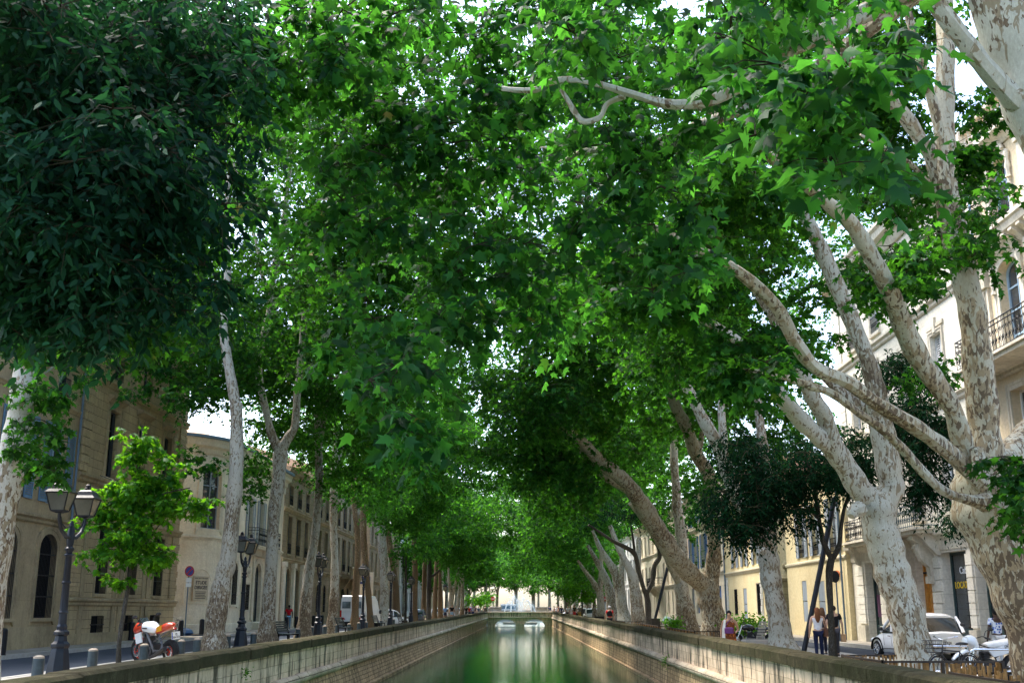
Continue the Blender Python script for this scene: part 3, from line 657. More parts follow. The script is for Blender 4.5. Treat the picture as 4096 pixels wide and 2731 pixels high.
# ---- L2: cream house with a rounded corner
M['cream'] = mat_stone('cream_render', (.80, .71, .55), (.76, .67, .52), (.45, .38, .27), bw=4, bh=2.6, stain=(.40, .29, .17), stain_amt=.45, streak=.25, msize=.004, bumps=.12)
M['cream_trim'] = mat_stone('cream_trim', (.76, .69, .55), (.70, .63, .50), (.4, .33, .24), bw=2, bh=5, stain=(.28, .21, .14), stain_amt=.4, streak=.3, msize=.005, bumps=.2)
r = empty('round_corner_house', (-19.8, 75, .2), label='cream two storey house with a rounded corner and tall arched window', cat='building')
RC = 5.2; YC = 73.6; AL = RC * math.pi / 2
def TC(s, z, n):
    if s > AL: return (-19.8 + n, YC + (s - AL), z)
    if s < 0: return (-19.8 - RC + s, YC - RC - n, z)
    a = -math.pi / 2 + s / RC; return (-19.8 - RC + (RC + n) * math.cos(a), YC + (RC + n) * math.sin(a), z)
S = lambda Y: Y - YC + AL
ops = [(5.0, 6.8, 6.75, 11.0, .9)]; gr = (S(75.7), S(77.1), 1.95, 4.8, .65); dr = (S(82.2), S(84.2), .7, 5.0, .95); sm1 = (S(79.6), S(80.7), 1.6, 3.4); sm2 = (S(87.0), S(88.2), 1.6, 3.4)
up = [(S(79.2), S(80.5), 6.2, 9.6), (S(82.6), S(83.9), 6.2, 9.6), (S(86), S(87.3), 6.2, 9.6)]; cl = (S(76.4), S(77.2), .45, .75)
facade(r, TC, -6, S(91), -.3, 12.2, ops + [gr, dr, sm1, sm2, cl] + up, M['cream'], smax=.5, back=None)
window(r, TC, ops[0], 'glass', frame=M['shut_grey'], surround=.32, smat=M['cream_trim'], cross=(.66, .33))
window(r, TC, gr, 'grille', frame=M['iron'], surround=.2, smat=M['cream_trim']); window(r, TC, cl, 'grille', frame=M['iron'], bars=1, name='cellar_window')
window(r, TC, dr, 'door', frame=M['shut_dark'], surround=.35, smat=M['cream_trim'], name='door', cross=(.7,))
for o in (sm1, sm2): window(r, TC, o, 'grille', frame=M['iron'], surround=.12, smat=M['cream_trim'])
for o in up: window(r, TC, o, 'glass', frame=M['shut_dark'], surround=.2, smat=M['cream_trim'], shut=M['shut_grey'])
for s_ in (sm1, sm2):
    c = (s_[0] + s_[1]) / 2; b = MB(); b.tube([TC(c + .4 * math.cos(t), 4.35 + .4 * math.sin(t), .03) for t in np.linspace(0, 6.283, 18)], .07, 6); b.ball(TC(c, 4.35, .05), .22, 10, 6); b.build('medallion', M['cream_trim'], r, True, smooth=True)
moulding(r, TC, -6, S(91), 6.0, [(.05, 0), (.08, .08), (.16, .16), (.16, .26), (.03, .3)], M['cream_trim'], 'string_course', 60)
moulding(r, TC, -6, S(91.2), 11.0, [(.05, 0), (.08, .1), (.08, .5), (.2, .6), (.25, .9), (.5, 1.05), (.55, 1.25), (.62, 1.35), (.62, 1.5), (.1, 1.55)], M['cream_trim'], 'cornice', 60)
moulding(r, TC, -6, S(91), -.3, [(.07, 0), (.07, 1.0), (.03, 1.05)], M['cream_trim'], 'plinth', 60)
for s_ in (3.4,): 
    b = MB()
    for k in range(4): b.tube([TC(s_ - .35 + k * .09, 6.35, .06), TC(s_ - .35 + k * .09, 10.9, .06)], .04, 6)
    b.build('fluted_pilaster', M['cream_trim'], r, True)
for Y in (78.2, 81.3, 85.2, 89.2): b = MB(); b.box(S(Y), S(Y) + .5, .9, 5.9, 0, .12, T=TC); b.box(S(Y) - .06, S(Y) + .56, 5.6, 5.98, 0, .18, T=TC); b.build('pilaster', M['cream_trim'], r, True)
balcony(r, TC, S(79.3), S(86.5), 5.9 + .25, .9, M['cream_trim'], 1.25)
b = MB()
for k in range(18): sbox(b, TC, S(79.3) + k * .42, S(79.3) + k * .42 + .16, 5.45, 5.9, 0, .5)
b.build('dentils', M['cream_trim'], r, True)
b = MB(); b.box(S(81.9), S(84.5), 0, .35, 0, .9, T=TC); b.box(S(82), S(84.4), .35, .68, 0, .5, T=TC); b.build('steps', M['cream_trim'], r, True)
b = MB()
rings = []
for d_, z in ((.7, 12.5), (-2.5, 13.6), (-5.1, 14.6)):
    rings.append([TC(s_, z, d_) for s_ in np.linspace(-6, S(91.2), 50)])
b.loft(rings, closed=False, cap=False); b.build('roof', M['tiles'], r, True, fix=False)
b = MB(); b.loft([[TC(s_, z, d_) for s_ in np.linspace(-6, S(91.2), 50)] for d_, z in ((.62, 12.5), (.78, 12.52), (.78, 12.7), (.6, 12.7))], closed=False, cap=False); b.build('gutter', M['zinc'], r, True, fix=False)
# the plaque on the curved wall
pl = empty('plaque_sign', TC(3.15, 2.5, 0), 0, label='beige information board reading ETUDE DIRIGEE on the rounded corner wall', cat='sign')
a = -math.pi / 2 + 5.3 / RC
pl.location = TC(5.3, 2.95, .10); pl.rotation_euler = (math.pi / 2, 0, a + math.pi / 2)
M['beige_board'] = mat_plain('beige_board', (.50, .42, .30), .7); M['ink'] = mat_plain('dark_lettering', (.06, .05, .05), .7)
b = MB(); b.box(-.62, .62, -.75, .75, -.03, .03); b.build('board', M['beige_board'], pl)
text_mesh('lettering', 'ETUDE\nDIRIGEE', .30, M['ink'], pl, (0, .25, .034), (0, 0, 0), bold=.008)
text_mesh('lettering', 'AIDE AUX DEVOIRS', .125, M['ink'], pl, (0, .58, .034), (0, 0, 0))
b = MB()
for k in range(5): b.box(-.45 + .03 * (k % 2), .45 - .04 * (k % 3), -.24 - k * .1, -.20 - k * .1, .03, .036)
b.build('text_lines', M['ink'], pl)
b = MB(); an = [(-.75, -1.05), (-.75, .35), (-.45, .75), (.45, .75), (.75, .35), (.75, -1.05)]
b.box(-1.3, .85, -.95, -.87, -.11, -.02); b.box(-1.3, -1.22, -.9, .5, -.11, -.03); b.tube([(.85 * math.cos(t), .45 + .75 * math.sin(t), -.06) for t in np.linspace(0, math.pi, 14)], .03, 5); b.build('niche_frame', M['cream'], pl)

# ---- L3..: further houses of the left bank
def simple_house(X, side, y0, y1, h, mat, trim, label, ground, upper, floors, gstyle, ustyle, roofc=True, shut=None, string=(4.6,), corn=True, base=.2, frame=None, depth=14, gsur=.15, arch=.0, quoin=False):
    r = empty('town_house', (X, (y0 + y1) / 2, base), label=label, cat='building'); T = TL(X) if side < 0 else TR_(X)
    ops = [(a, c, ground[0], ground[1]) + ((arch,) if arch else ()) for a, c in ground[2]]
    U = []
    for z0, z1 in floors: U += [(a, c, z0, z1) for a, c in upper]
    facade(r, T, y0, y1, -.3, h, ops + U, mat, back=depth)
    for o in ops: window(r, T, o, gstyle[0], frame=gstyle[1], shut=gstyle[2], surround=gsur, smat=trim)
    for o in U: window(r, T, o, ustyle[0], frame=ustyle[1], shut=ustyle[2], surround=.12, smat=trim, rail=ustyle[3] if len(ustyle) > 3 else None)
    for z in string: moulding(r, T, y0, y1, z, STR, trim, 'string_course')
    if corn: moulding(r, T, y0, y1, h - .3, [(p * .7, q * .7) for p, q in CORN], trim)
    if quoin: quoins(r, T, y0, y0 + .7, .3, h - .4, trim)
    s = -1 if side < 0 else 1
    roof(r, min(X - s * .6, X + s * depth), max(X - s * .6, X + s * depth), y0, y1, h + .4, 2.2, M['tiles'])
    return r, T
M['tan2'] = mat_stone('buff_ashlar', (.33, .25, .15), (.28, .21, .125), (.12, .10, .07), bw=1.1, bh=.45, stain=(.16, .13, .09), stain_amt=.4, streak=.35, msize=.012)
r, T = simple_house(-19.8, -1, 91.2, 104, 13, M['tan2'], M['tan_trim'], 'grey tan house with tall pilasters beside the man in the red shirt', (.9, 5.0, [(93, 94.6), (96.6, 98.4), (100.3, 102)]), [(93, 94.5), (96.6, 98.3), (100.3, 101.9)], [(6.2, 9.4), (10.3, 12)], ('glass', M['shut_teal'], None), ('glass', M['shut_dark'], None, .9), string=(5.5, 9.7), arch=.7)
for y in (91.4, 95.3, 99.0, 102.9): b = MB(); b.box(y, y + .7, .2, 5.5, 0, .25, T=T); b.box(y - .1, y + .8, 5.1, 5.5, 0, .35, T=T); b.build('pilaster', M['cream_trim'], r, True)
b2 = [(107.2, 108.6), (110.9, 112.3), (114.6, 116), (118.3, 119.7), (122.0, 124.2), (126, 127.4), (129.7, 131.1), (133.4, 134.8)]
r, T = simple_house(-19.8, -1, 104, 136.5, 14.5, M['tan2'], M['tan_trim'], 'long rusticated house with narrow arched windows and a carved stone balcony', (1.35, 4.0, b2), b2, [(5.7, 9.2), (10.4, 13.0)], ('grille', M['iron'], None), ('glass', M['shut_dark'], None, .8), string=(4.9, 9.7), arch=.65)
b = MB(); b.box(121, 129, 4.9, 5.25, 0, 1.3, T=T); b.box(121.1, 128.9, 6.0, 6.2, 1.05, 1.3, T=T)
for k in range(14): b.box(121.2 + k * .58, 121.4 + k * .58, 5.25, 6.0, 1.1, 1.25, T=T)
for y in (121.6, 128.2): b.prism([(0, 3.7), (.4, 3.9), (1.1, 4.9), (0, 4.9)], 0, .35, 'x', T=lambda x, a, c, y=y: T(y + x, c, a))
b.build('stone_balcony', M['tan_trim'], r, True)
b3 = [(146 + 4.2 * k, 147.3 + 4.2 * k) for k in range(8)]
simple_house(-19.8, -1, 144, 180, 13.5, M['tan2'], M['tan_trim'], 'beige house with small arched ground windows behind the white van', (1.3, 4.3, b3), b3, [(5.9, 9.0), (10.2, 12.4)], ('glass', M['shut_dark'], None), ('glass', M['shut_grey'], None), string=(5.0, 9.5), arch=.6)
M['white_wall'] = mat_stone('white_render', (.60, .60, .57), (.56, .56, .53), (.4, .4, .37), bw=4, bh=3, stain=(.35, .34, .30), stain_amt=.3, streak=.25, msize=.004, bumps=.1)
b4 = [(184 + 4.4 * k, 185.4 + 4.4 * k) for k in range(9)]
simple_house(-19.8, -1, 182, 224, 13.5, M['white_wall'], M['white_wall'], 'white house far down the left bank behind the lamps', (1.3, 4.5, b4), b4, [(5.9, 8.6), (10.0, 12.2)], ('glass', M['shut_dark'], None), ('glass', M['shut_grey'], None), string=(5.0,))
M['peach'] = mat_stone('peach_render', (.66, .50, .34), (.62, .47, .32), (.5, .38, .26), bw=4, bh=3, stain=(.42, .3, .2), stain_amt=.3, streak=.2, msize=.004, bumps=.1)
b5 = [(230 + 4.4 * k, 231.4 + 4.4 * k) for k in range(9)]
simple_house(-19.8, -1, 226, 275, 11, M['peach'], M['cream_trim'], 'peach house at the far end of the left bank', (1.3, 4.0, b5), b5, [(5.5, 8.2)], ('glass', M['shut_dark'], None), ('glass', M['shut_grey'], None), string=(4.6,))

# ---- right bank: big pale stone house (RS) and ornate house next to it (RO)
M['lime'] = mat_stone('pale_limestone', (.74, .70, .60), (.69, .65, .55), (.42, .38, .31), bw=1.5, bh=.55, stain=(.40, .33, .22), stain_amt=.25, streak=.18, msize=.007, bumps=.3)
M['lime_trim'] = mat_stone('limestone_trim', (.70, .64, .52), (.65, .59, .47), (.42, .37, .29), bw=2.5, bh=5, stain=(.22, .18, .12), stain_amt=.55, streak=.55, msize=.005, bumps=.3)
M['honey'] = mat_stone('honey_render', (.68, .55, .36), (.64, .51, .33), (.42, .34, .22), bw=2.5, bh=1.6, stain=(.48, .44, .36), stain_amt=.5, streak=.3, msize=.004, bumps=.3)
M['wood'] = mat_plain('orange_varnished_oak', (.55, .24, .04), .38, .5, var=.25, vs=7)
r = empty('limestone_house', (16.2, 45, .1), label='tall pale limestone house with a carved doorway behind the white car', cat='building'); T = TR_(16.2)
bay = [39.95 + .45, 43.85, 47.3, 50.8]; bw_ = 1.1
shop1 = (40.15, 42.6, .15, 3.75); door = (43.65, 45.4, .35, 4.1, .6); shop0 = (50.0, 52.1, .15, 3.75); win2 = (47.1, 48.5, 1.2, 3.7)
f1 = [(s, s + bw_, 5.2, 8.4) for s in bay]; f2 = [(s, s + bw_, 9.9, 12.05) for s in bay]; f3 = [(s, s + bw_ - .05, 13.85, 16.0) for s in bay]
shopx = (37.0, 39.5, .15, 3.75)
facade(r, T, 36.3, 54.0, -.3, 17.6, [shop1, door, shop0, win2, shopx] + f1 + f2 + f3, M['lime'], back=12, depth=.45)
M['green_shop'] = mat_plain('dark_green_shopfront', (.015, .045, .045), .4, .5)
for o in (shop1, shop0, shopx):
    b = MB(); ringframe(b, T, o, 0, .09, -.44, -.36); sbox(b, T, o[0] + .09, o[1] - .09, o[2] + .09, .95, -.44, -.38); sw = b.build('shop_window', M['green_shop'], r, True)
    b = MB(); b.add([T(o[0], .95, -.41), T(o[1], .95, -.41), T(o[1], o[3], -.41), T(o[0], o[3], -.41)], [(0, 1, 2, 3)]); b.build('pane', M['glass'], sw, fix=False)
    if o is shop1:
        for wd, zz, sz, mt in (('Cabinet', 2.95, .36, mat_plain('white_lettering', (.8, .8, .8), .5)), ('LOCATIONS', 2.42, .34, mat_plain('yellow_lettering', (.75, .50, .03), .5))):
            t_ = text_mesh('lettering', wd, sz, mt, sw, T(o[1] - .16 - (.55 if wd[0] == 'C' else 0), zz, -.40), (math.pi / 2, 0, -math.pi / 2), align='LEFT', bold=.006, sx=1.05 if wd[0] == 'L' else 1.15)
        b = MB()
        for k in range(4): sbox(b, T, o[0] + .15, o[0] + .42, 1.15 + k * .33, 1.40 + k * .33, -.405, -.395)
        b.build('notices', mat_plain('paper_notices', (.5, .52, .5), .7, vs=9, var=.3), sw)
for o in (win2,): window(r, T, o, 'glass', frame=M['shut_dark'], surround=.2, smat=M['lime_trim'])
# carved doorway
b = MB(); ringframe(b, T, door, 0, .1, -.40, -.30)
pts = outline(door, .05); b.add([T(s, z, -.36) for s, z in pts], [tuple(range(len(pts)))])
for k in range(2):
    s0 = door[0] + .14 + k * .78
    for z0, z1 in ((.5, 1.2), (1.35, 2.9)): ringframe(b, T, (s0, s0 + .68, z0, z1), 0, .08, -.36, -.31); ringframe(b, T, (s0 + .16, s0 + .52, z0 + .16, z1 - .16), 0, .04, -.36, -.32)
dd = b.build('door', M['wood'], r, True)
b = MB(); b.box(door[0] + .1, door[1] - .1, 3.05, 3.12, -.32, -.26, T=T); b.tube([T(door[1] - .35, 1.35, -.32), T(door[1] - .35, 1.35, -.24)], .07, 8); b.build('handle', M['iron'], dd)
for s_ in (door[0] - .42, door[1] + .02):
    b = MB()
    b.prism([(0, 2.9), (.18, 2.9), (.22, 3.25), (.5, 3.5), (.62, 3.9), (.55, 4.15), (.8, 4.3), (.8, 4.45), (0, 4.45)], 0, .4, 'x', T=lambda x, a, c, s_=s_: T(s_ + x, c, a))
    b.tube([T(s_ + .42, 3.95 + .22 * (1 - a / 12) * math.sin(a), .45 + .22 * (1 - a / 12) * math.cos(a)) for a in np.linspace(0, 10, 20)], .045, 6)
    b.box(s_ - .05, s_ + .45, 2.62, 2.9, 0, .26, T=T)
    b.build('console', M['lime_trim'], r, True)
for s0, s1 in ((42.65, 43.55), (45.5, 47.0), (52.2, 53.3), (39.55, 40.1), (48.7, 49.9)):
    quoins(r, T, s0, s1, 1.0, 3.6, M['lime'], h=.44, pr=.08, name='rusticated_pier', alt=0); b = MB(); b.box(s0 - .06, s1 + .06, -.2, .92, 0, .16, T=T); b.build('pier_base', M['lime_trim'], r, True)
moulding(r, T, 36.4, 54.2, 3.85, [(.05, 0), (.05, .35), (.14, .45), (.3, .58), (.34, .75), (.05, .8)], M['lime_trim'], 'cornice')
for o in f1: window(r, T, o, 'glass', surround=.16, smat=M['lime_trim'], rail=.9, depth=.3)
for i, o in enumerate(f2): window(r, T, o, 'closed' if i in (0, 1) else 'glass', surround=.16, smat=M['lime_trim'], shut=M['shut_white'] if i in (0, 1) else None, depth=.25)
for o in f2: b = MB(); sbox(b, T, o[0] - .3, o[1] + .3, 12.3, 12.45, 0, .06); sbox(b, T, (o[0] + o[1]) / 2 - .12, (o[0] + o[1]) / 2 + .12, 12.1, 12.7, 0, .1); b.build('keystone', M['lime_trim'], r, True)
for o in f3: window(r, T, o, 'glass', surround=.12, smat=M['lime_trim'], rail=.75, depth=.3, cross=(.68, .36))
for z in (9.15, 13.1): moulding(r, T, 36.4, 54.2, z, STR, M['lime_trim'], 'string_course')
moulding(r, T, 36.3, 54.2, 17.0, CORN, M['lime_trim'])
quoins(r, T, 53.1, 53.9, 4.7, 17, M['lime'], h=.5, pr=.06); quoins(r, T, 36.6, 37.5, 4.7, 17, M['lime'], h=.5, pr=.06)
pipe(r, T, 36.45, .2, 17, M['blue_paint'], .075); pipe(r, T, 36.15, .2, 17.2, M['blue_paint'], .075)
balcony(r, T, 42.4, 47.0, 4.75, .95, M['lime_trim'], 1.0, mat_plain('dark_teal_iron', (.012, .05, .06), .45, .5))
balcony(r, T, 49.8, 52.9, 4.75, .6, M['lime_trim'], .95)
b = MB(); b.box(51.2, 51.8, 1.3, 2.3, -.40, -.38, T=T); b.build('poster_board', mat_plain('purple_black_posters', (.06, .02, .05), .5, var=.5, vs=4), r, True)
roof(r, 15.6, 28, 36.3, 54, 18.0, 2, M['tiles'])
r = empty('ornate_house', (15.9, 30, .1), label='honey coloured ornate facade with scrolled iron balcony and roof balustrade at the right edge', cat='building'); T = TR_(15.9)
ob = [(33.0, 34.5), (29.2, 30.7), (25.4, 26.9)]
g0 = [(a - .3, c + .3, .3, 4.6) for a, c in ob]; o1 = [(a, c, 5.3, 8.5) for a, c in ob]; o2 = [(a, c, 9.5, 12.75, .35) for a, c in ob]; o3 = [(a, c, 14.0, 16.15, .3) for a, c in ob]
facade(r, T, 22, 36.0, -.3, 17.1, g0 + o1 + o2 + o3, M['honey'], back=12, depth=.35)
for o in g0: window(r, T, o, 'glass', frame=M['green_shop'], surround=.2, smat=M['lime_trim'], cross=(.2,), name='shop_window', depth=.33)
for o in o1: window(r, T, o, 'glass', surround=.2, smat=M['lime_trim'], depth=.33)
for o in o2: window(r, T, o, 'glass', frame=M['blue_paint'], surround=.26, smat=M['lime_trim'], depth=.33, cross=(.74, .5, .25))
for o in o3: window(r, T, o, 'glass', frame=M['blue_paint'], surround=.22, smat=M['lime_trim'], depth=.33, rail=.7)
for o in o2 + o3:
    c = (o[0] + o[1]) / 2; b = MB(); 
    for sg in (-1, 1):
        b.tube([T(c + sg * (.25 + .55 * t), o[3] + .45 - .35 * t ** 2 + .05 * math.sin(9 * t), .12) for t in np.linspace(0, 1, 10)], [.13 - .06 * t for t in np.linspace(0, 1, 10)], 7)
        b.tube([T(c + sg * (.98), o[3] - .05 - t, .08) for t in np.linspace(0, .9, 8)], [.09 + .03 * math.sin(i * 2) for i in range(8)], 6)
    b.ball(T(c, o[3] + .42, .16), (.14, .2, .24), 10, 7); b.ball(T(c, o[3] + .66, .14), (.1, .24, .1), 8, 6); b.build('carved_crest', M['lime_trim'], r, True, smooth=True)
for z, P in ((4.7, STR), (9.0, STR)): moulding(r, T, 22, 36.1, z, P, M['lime_trim'], 'string_course')
moulding(r, T, 22, 36.3, 13.05, [(.1, 0), (.1, .1), (.5, .3), (.55, .5), (.62, .55), (.62, .68), (.1, .72)], M['lime_trim'], 'cornice'); b = MB(); modillions(b, T, 22, 35.9, 13.3, .55, .26, .42, .5); b.build('bracket_frieze', M['lime_trim'], r, True)
moulding(r, T, 22, 36.2, 16.5, [(.06, 0), (.2, .15), (.5, .3), (.5, .45), (.1, .5)], M['lime_trim'], 'cornice')
b = MB(); b.box(22, 36, 17.0, 17.15, .0, .4, T=T); b.box(22, 36, 17.85, 18.0, .0, .4, T=T); 
for k in range(42): s_ = 22.2 + k * .33; b.lathe([(.05, 0), (.1, .2), (.05, .45), (.08, .7)], (15.7, s_, 17.15), 6)
for s_ in (22, 26.5, 31, 35.4): b.box(s_, s_ + .5, 17.15, 18.05, -.02, .44, T=T)
b.build('roof_balustrade', M['lime_trim'], r, True)
for s_ in (35.2, 31.6, 27.8, 24):
    b = MB(); b.box(s_, s_ + .5, 9.4, 12.5, 0, .1, T=T); b.box(s_ - .05, s_ + .55, 12.2, 12.9, 0, .2, T=T); b.tube([T(s_ + .25, 12.1 - t, .14) for t in np.linspace(0, 1.6, 10)], [.1, .07, .1, .05, .08, .04, .06, .04, .05, .02], 6); b.box(s_, s_ + .5, 13.8, 16.5, 0, .08, T=T); b.box(s_ - .05, s_ + .55, 16.1, 16.5, 0, .16, T=T); b.build('pilaster', M['lime_trim'], r, True)
balcony(r, T, 23.5, 36.0, 9.45, 1.1, M['lime_trim'], 1.0)
roof(r, 16.6, 27, 22, 36, 17.2, 1.5, M['tiles'])

# ---- yellow houses further along
M['yellow'] = mat_stone('yellow_render', (.70, .60, .36), (.67, .57, .34), (.55, .46, .28), bw=5, bh=3.5, stain=(.50, .34, .16), stain_amt=.35, streak=.2, msize=.003, bumps=.1)
M['yellow_trim'] = mat_stone('pale_yellow_trim', (.64, .58, .42), (.6, .54, .39), (.5, .44, .3), bw=3, bh=5, stain=(.35, .27, .15), stain_amt=.4, streak=.4, msize=.004, bumps=.2)
r = empty('yellow_house', (15.95, 60, .1), label='yellow two storey house with grey shutters behind the two walking women', cat='building'); T = TR_(15.95)
gs = [(61.9, 62.9, .98, 3.2), (58.3, 59.5, .98, 3.1)]; us = [(61.7, 62.9, 4.45, 7.2), (58.7, 59.9, 4.45, 7.2), (55.3, 56.5, 4.45, 7.2)]
facade(r, T, 54.05, 66.2, -.3, 8.6, gs + us, M['yellow'], back=10, depth=.14)
for o in gs: window(r, T, o, 'board', frame=M['shut_grey'], shut=M['shut_grey'], depth=.14)
for o in us: window(r, T, o, 'glass', shut=M['shut_grey'], rail=.7, depth=.2)
moulding(r, T, 54.05, 66.3, 4.05, [(.04, 0), (.08, .08), (.08, .16), (.02, .2)], M['yellow_trim'], 'string_course'); moulding(r, T, 54.05, 66.3, 8.3, [(p * .5, q * .5) for p, q in CORN], M['yellow_trim'])
pipe(r, T, 54.6, .2, 8.4, M['zinc'], .05); roof(r, 15.4, 26, 54.05, 66.2, 8.8, 2.0, M['tiles'])
ov = empty('oval_sign', (15.9, 55.6, 3.35), label='orange oval stencilled sign on the yellow wall above the round road sign', cat='sign')
b = MB(); b.tube([(0, .42 * math.cos(t), .17 * math.sin(t)) for t in np.linspace(0, 6.283, 24)], .028, 5); b.tube([(0, .3 * math.cos(t), .02 + .05 * math.sin(t) * math.sin(t)) for t in np.linspace(0, 6.283, 20)], .02, 5)
for k in range(7): b.box(-.01, .01, -.2 + k * .055, -.165 + k * .055, .07, .13)
b.build('emblem', mat_plain('rust_orange_paint', (.50, .13, .03), .7), ov)
# garden wall, gate and pier with a ball
r = empty('garden_wall', (16.0, 69, .1), label='low yellow garden wall with dark iron gate between the yellow houses', cat='wall'); T = TR_(16.0)
b = MB(); sbox(b, T, 66.3, 67.2, -.3, 1.0, -.4, 0); sbox(b, T, 71.0, 73.2, -.3, 3.1, -.4, 0); sbox(b, T, 70.8, 73.2, 3.1, 3.25, -.5, .1); b.build('wall', M['yellow'], r, True)
b = MB()
for k in range(26): b.tube([T(67.3 + k * .15, .2, -.2), T(67.3 + k * .15, 3.1, -.2)], .02, 4)
for z in (.4, 1.4, 3.0): sbox(b, T, 67.2, 71.1, z, z + .06, -.23, -.17)
sbox(b, T, 67.2, 71.1, .2, 2.9, -.26, -.24); b.build('gate', mat_plain('dark_green_gate', (.012, .022, .018), .6), r, True)
r = empty('gate_pier', (16.1, 67.0, .1), label='stone gate pier topped with a ball beside the yellow house', cat='pier')
b = MB(); b.bbox(-.35, .35, -.35, .35, 0, 3.2, .03); b.bbox(-.45, .45, -.45, .45, 3.2, 3.4, .03); b.lathe([(.38, 3.4), (.3, 3.55), (.12, 3.75), (.1, 3.85)], n=12); b.ball((0, 0, 4.08), .24, 14, 9); b.build('pier', mat_stone('mossy_pier', (.30, .27, .17), (.26, .23, .14), (.12, .1, .06), stain=(.08, .09, .03)), r, smooth=True)
# white house standing back in the garden
r = empty('garden_house', (22, 72, .1), label='bright white house standing back behind the garden wall', cat='building')
Tg = lambda s, z, n: (s, 73.4 - n, z)
facade(r, Tg, 17.2, 30, -.3, 10, [(18.3, 19.3, 3.6, 6.8), (18.3, 19.3, 7.6, 9.2)], M['white_wall'], back=6)
window(r, Tg, (18.3, 19.3, 3.6, 6.8), 'glass', frame=M['blue_paint'], cross=(.75, .5, .25)); window(r, Tg, (18.3, 19.3, 7.6, 9.2), 'glass'); roof(r, 17, 30.2, 73, 79.5, 10, 2, M['tiles'])
g2 = [(82.0, 83.0, 1.2, 3.1), (78.6, 79.8, .91, 3.1), (73.6, 75.0, 1.27, 3.3)]
r = empty('yellow_house', (16.0, 80, .1), label='yellow house with shuttered windows and white quoins behind the black motorcycle', cat='building'); T = TR_(16.0)
u2 = [(81.6, 82.8, 4.6, 7.4), (78.2, 79.4, 4.6, 7.4), (74.4, 75.6, 4.6, 7.4)]
facade(r, T, 73.25, 86.3, -.3, 9.2, g2 + u2, M['yellow'], back=10, depth=.18)
window(r, T, g2[0], 'grille', frame=M['iron']); window(r, T, g2[1], 'board', frame=M['shut_grey'], shut=M['shut_grey'], depth=.15); window(r, T, g2[2], 'grille', frame=M['shut_grey'], bars=1, surround=.08, smat=M['yellow_trim'])
for o in u2: window(r, T, o, 'glass', shut=M['shut_grey'], depth=.2)
moulding(r, T, 73.25, 86.4, 4.1, [(.04, 0), (.08, .1), (.14, .18), (.14, .26), (.02, .3)], M['yellow_trim'], 'string_course'); moulding(r, T, 73.25, 86.4, 8.9, [(p * .5, q * .5) for p, q in CORN], M['yellow_trim'])
quoins(r, T, 85.4, 86.2, .3, 4.0, M['white_wall'], h=.4, pr=.05); quoins(r, T, 73.3, 73.9, .3, 4.0, M['white_wall'], h=.4, pr=.05); pipe(r, T, 86.1, .2, 8.9, M['zinc']); roof(r, 15.4, 26, 73.25, 86.3, 9.4, 2.0, M['tiles'])
bb = [(88.5, 90), (92, 93.5), (95.5, 97), (99.5, 101), (102.4, 103.6)]
simple_house(16.0, 1, 86.4, 104.8, 11.5, M['cream'], M['cream_trim'], 'cream house with tall royal blue shutters between the plane trunks', (1.3, 3.5, bb), bb, [(5.15, 8.0), (9.0, 10.6)], ('board', M['shut_royal'], M['shut_royal']), ('glass', M['shut_royal'], M['shut_royal'], .7), string=(4.3, 8.4), gsur=None)
tl = [(116.3, 117.1), (119.6, 120.4), (122.7, 123.5), (128, 128.8), (132.3, 133.1), (136, 136.8), (140, 140.8), (144, 144.8)]
r, T = simple_house(16.0, 1, 113.8, 150, 11.5, M['cream'], M['cream_trim'], 'cream house with narrow arched teal windows and a small iron balcony', (1.2, 3.55, tl), tl, [(4.5, 6.6), (8.4, 10.4)], ('board', M['shut_teal'], M['shut_teal']), ('glass', M['shut_grey'], None), string=(3.85, 7.7), arch=.4, gsur=None, quoin=True)
balcony(r, T, 124.5, 131.8, 4.15, 1.0, M['cream_trim'], 1.0)
b6 = [(154 + 4.4 * k, 155.4 + 4.4 * k) for k in range(11)]
simple_house(16.4, 1, 152, 204, 12, M['white_wall'], M['white_wall'], 'white house far down the right bank', (1.3, 4.5, b6), b6, [(5.9, 8.6), (9.6, 11.2)], ('glass', M['shut_dark'], None), ('glass', M['shut_grey'], None), string=(5.0,))
r = empty('garage', (18, 109, .1), label='low cream annex with a plain front between the blue and teal windowed houses', cat='building'); T = TR_(17.0)
facade(r, T, 104.9, 113.7, -.3, 5, [(107, 110, .2, 3.2)], M['cream'], back=8); window(r, T, (107, 110, .2, 3.2), 'board', shut=M['shut_grey'], name='door'); roof(r, 16.6, 25.5, 104.9, 113.7, 5, 1.5, M['tiles'])
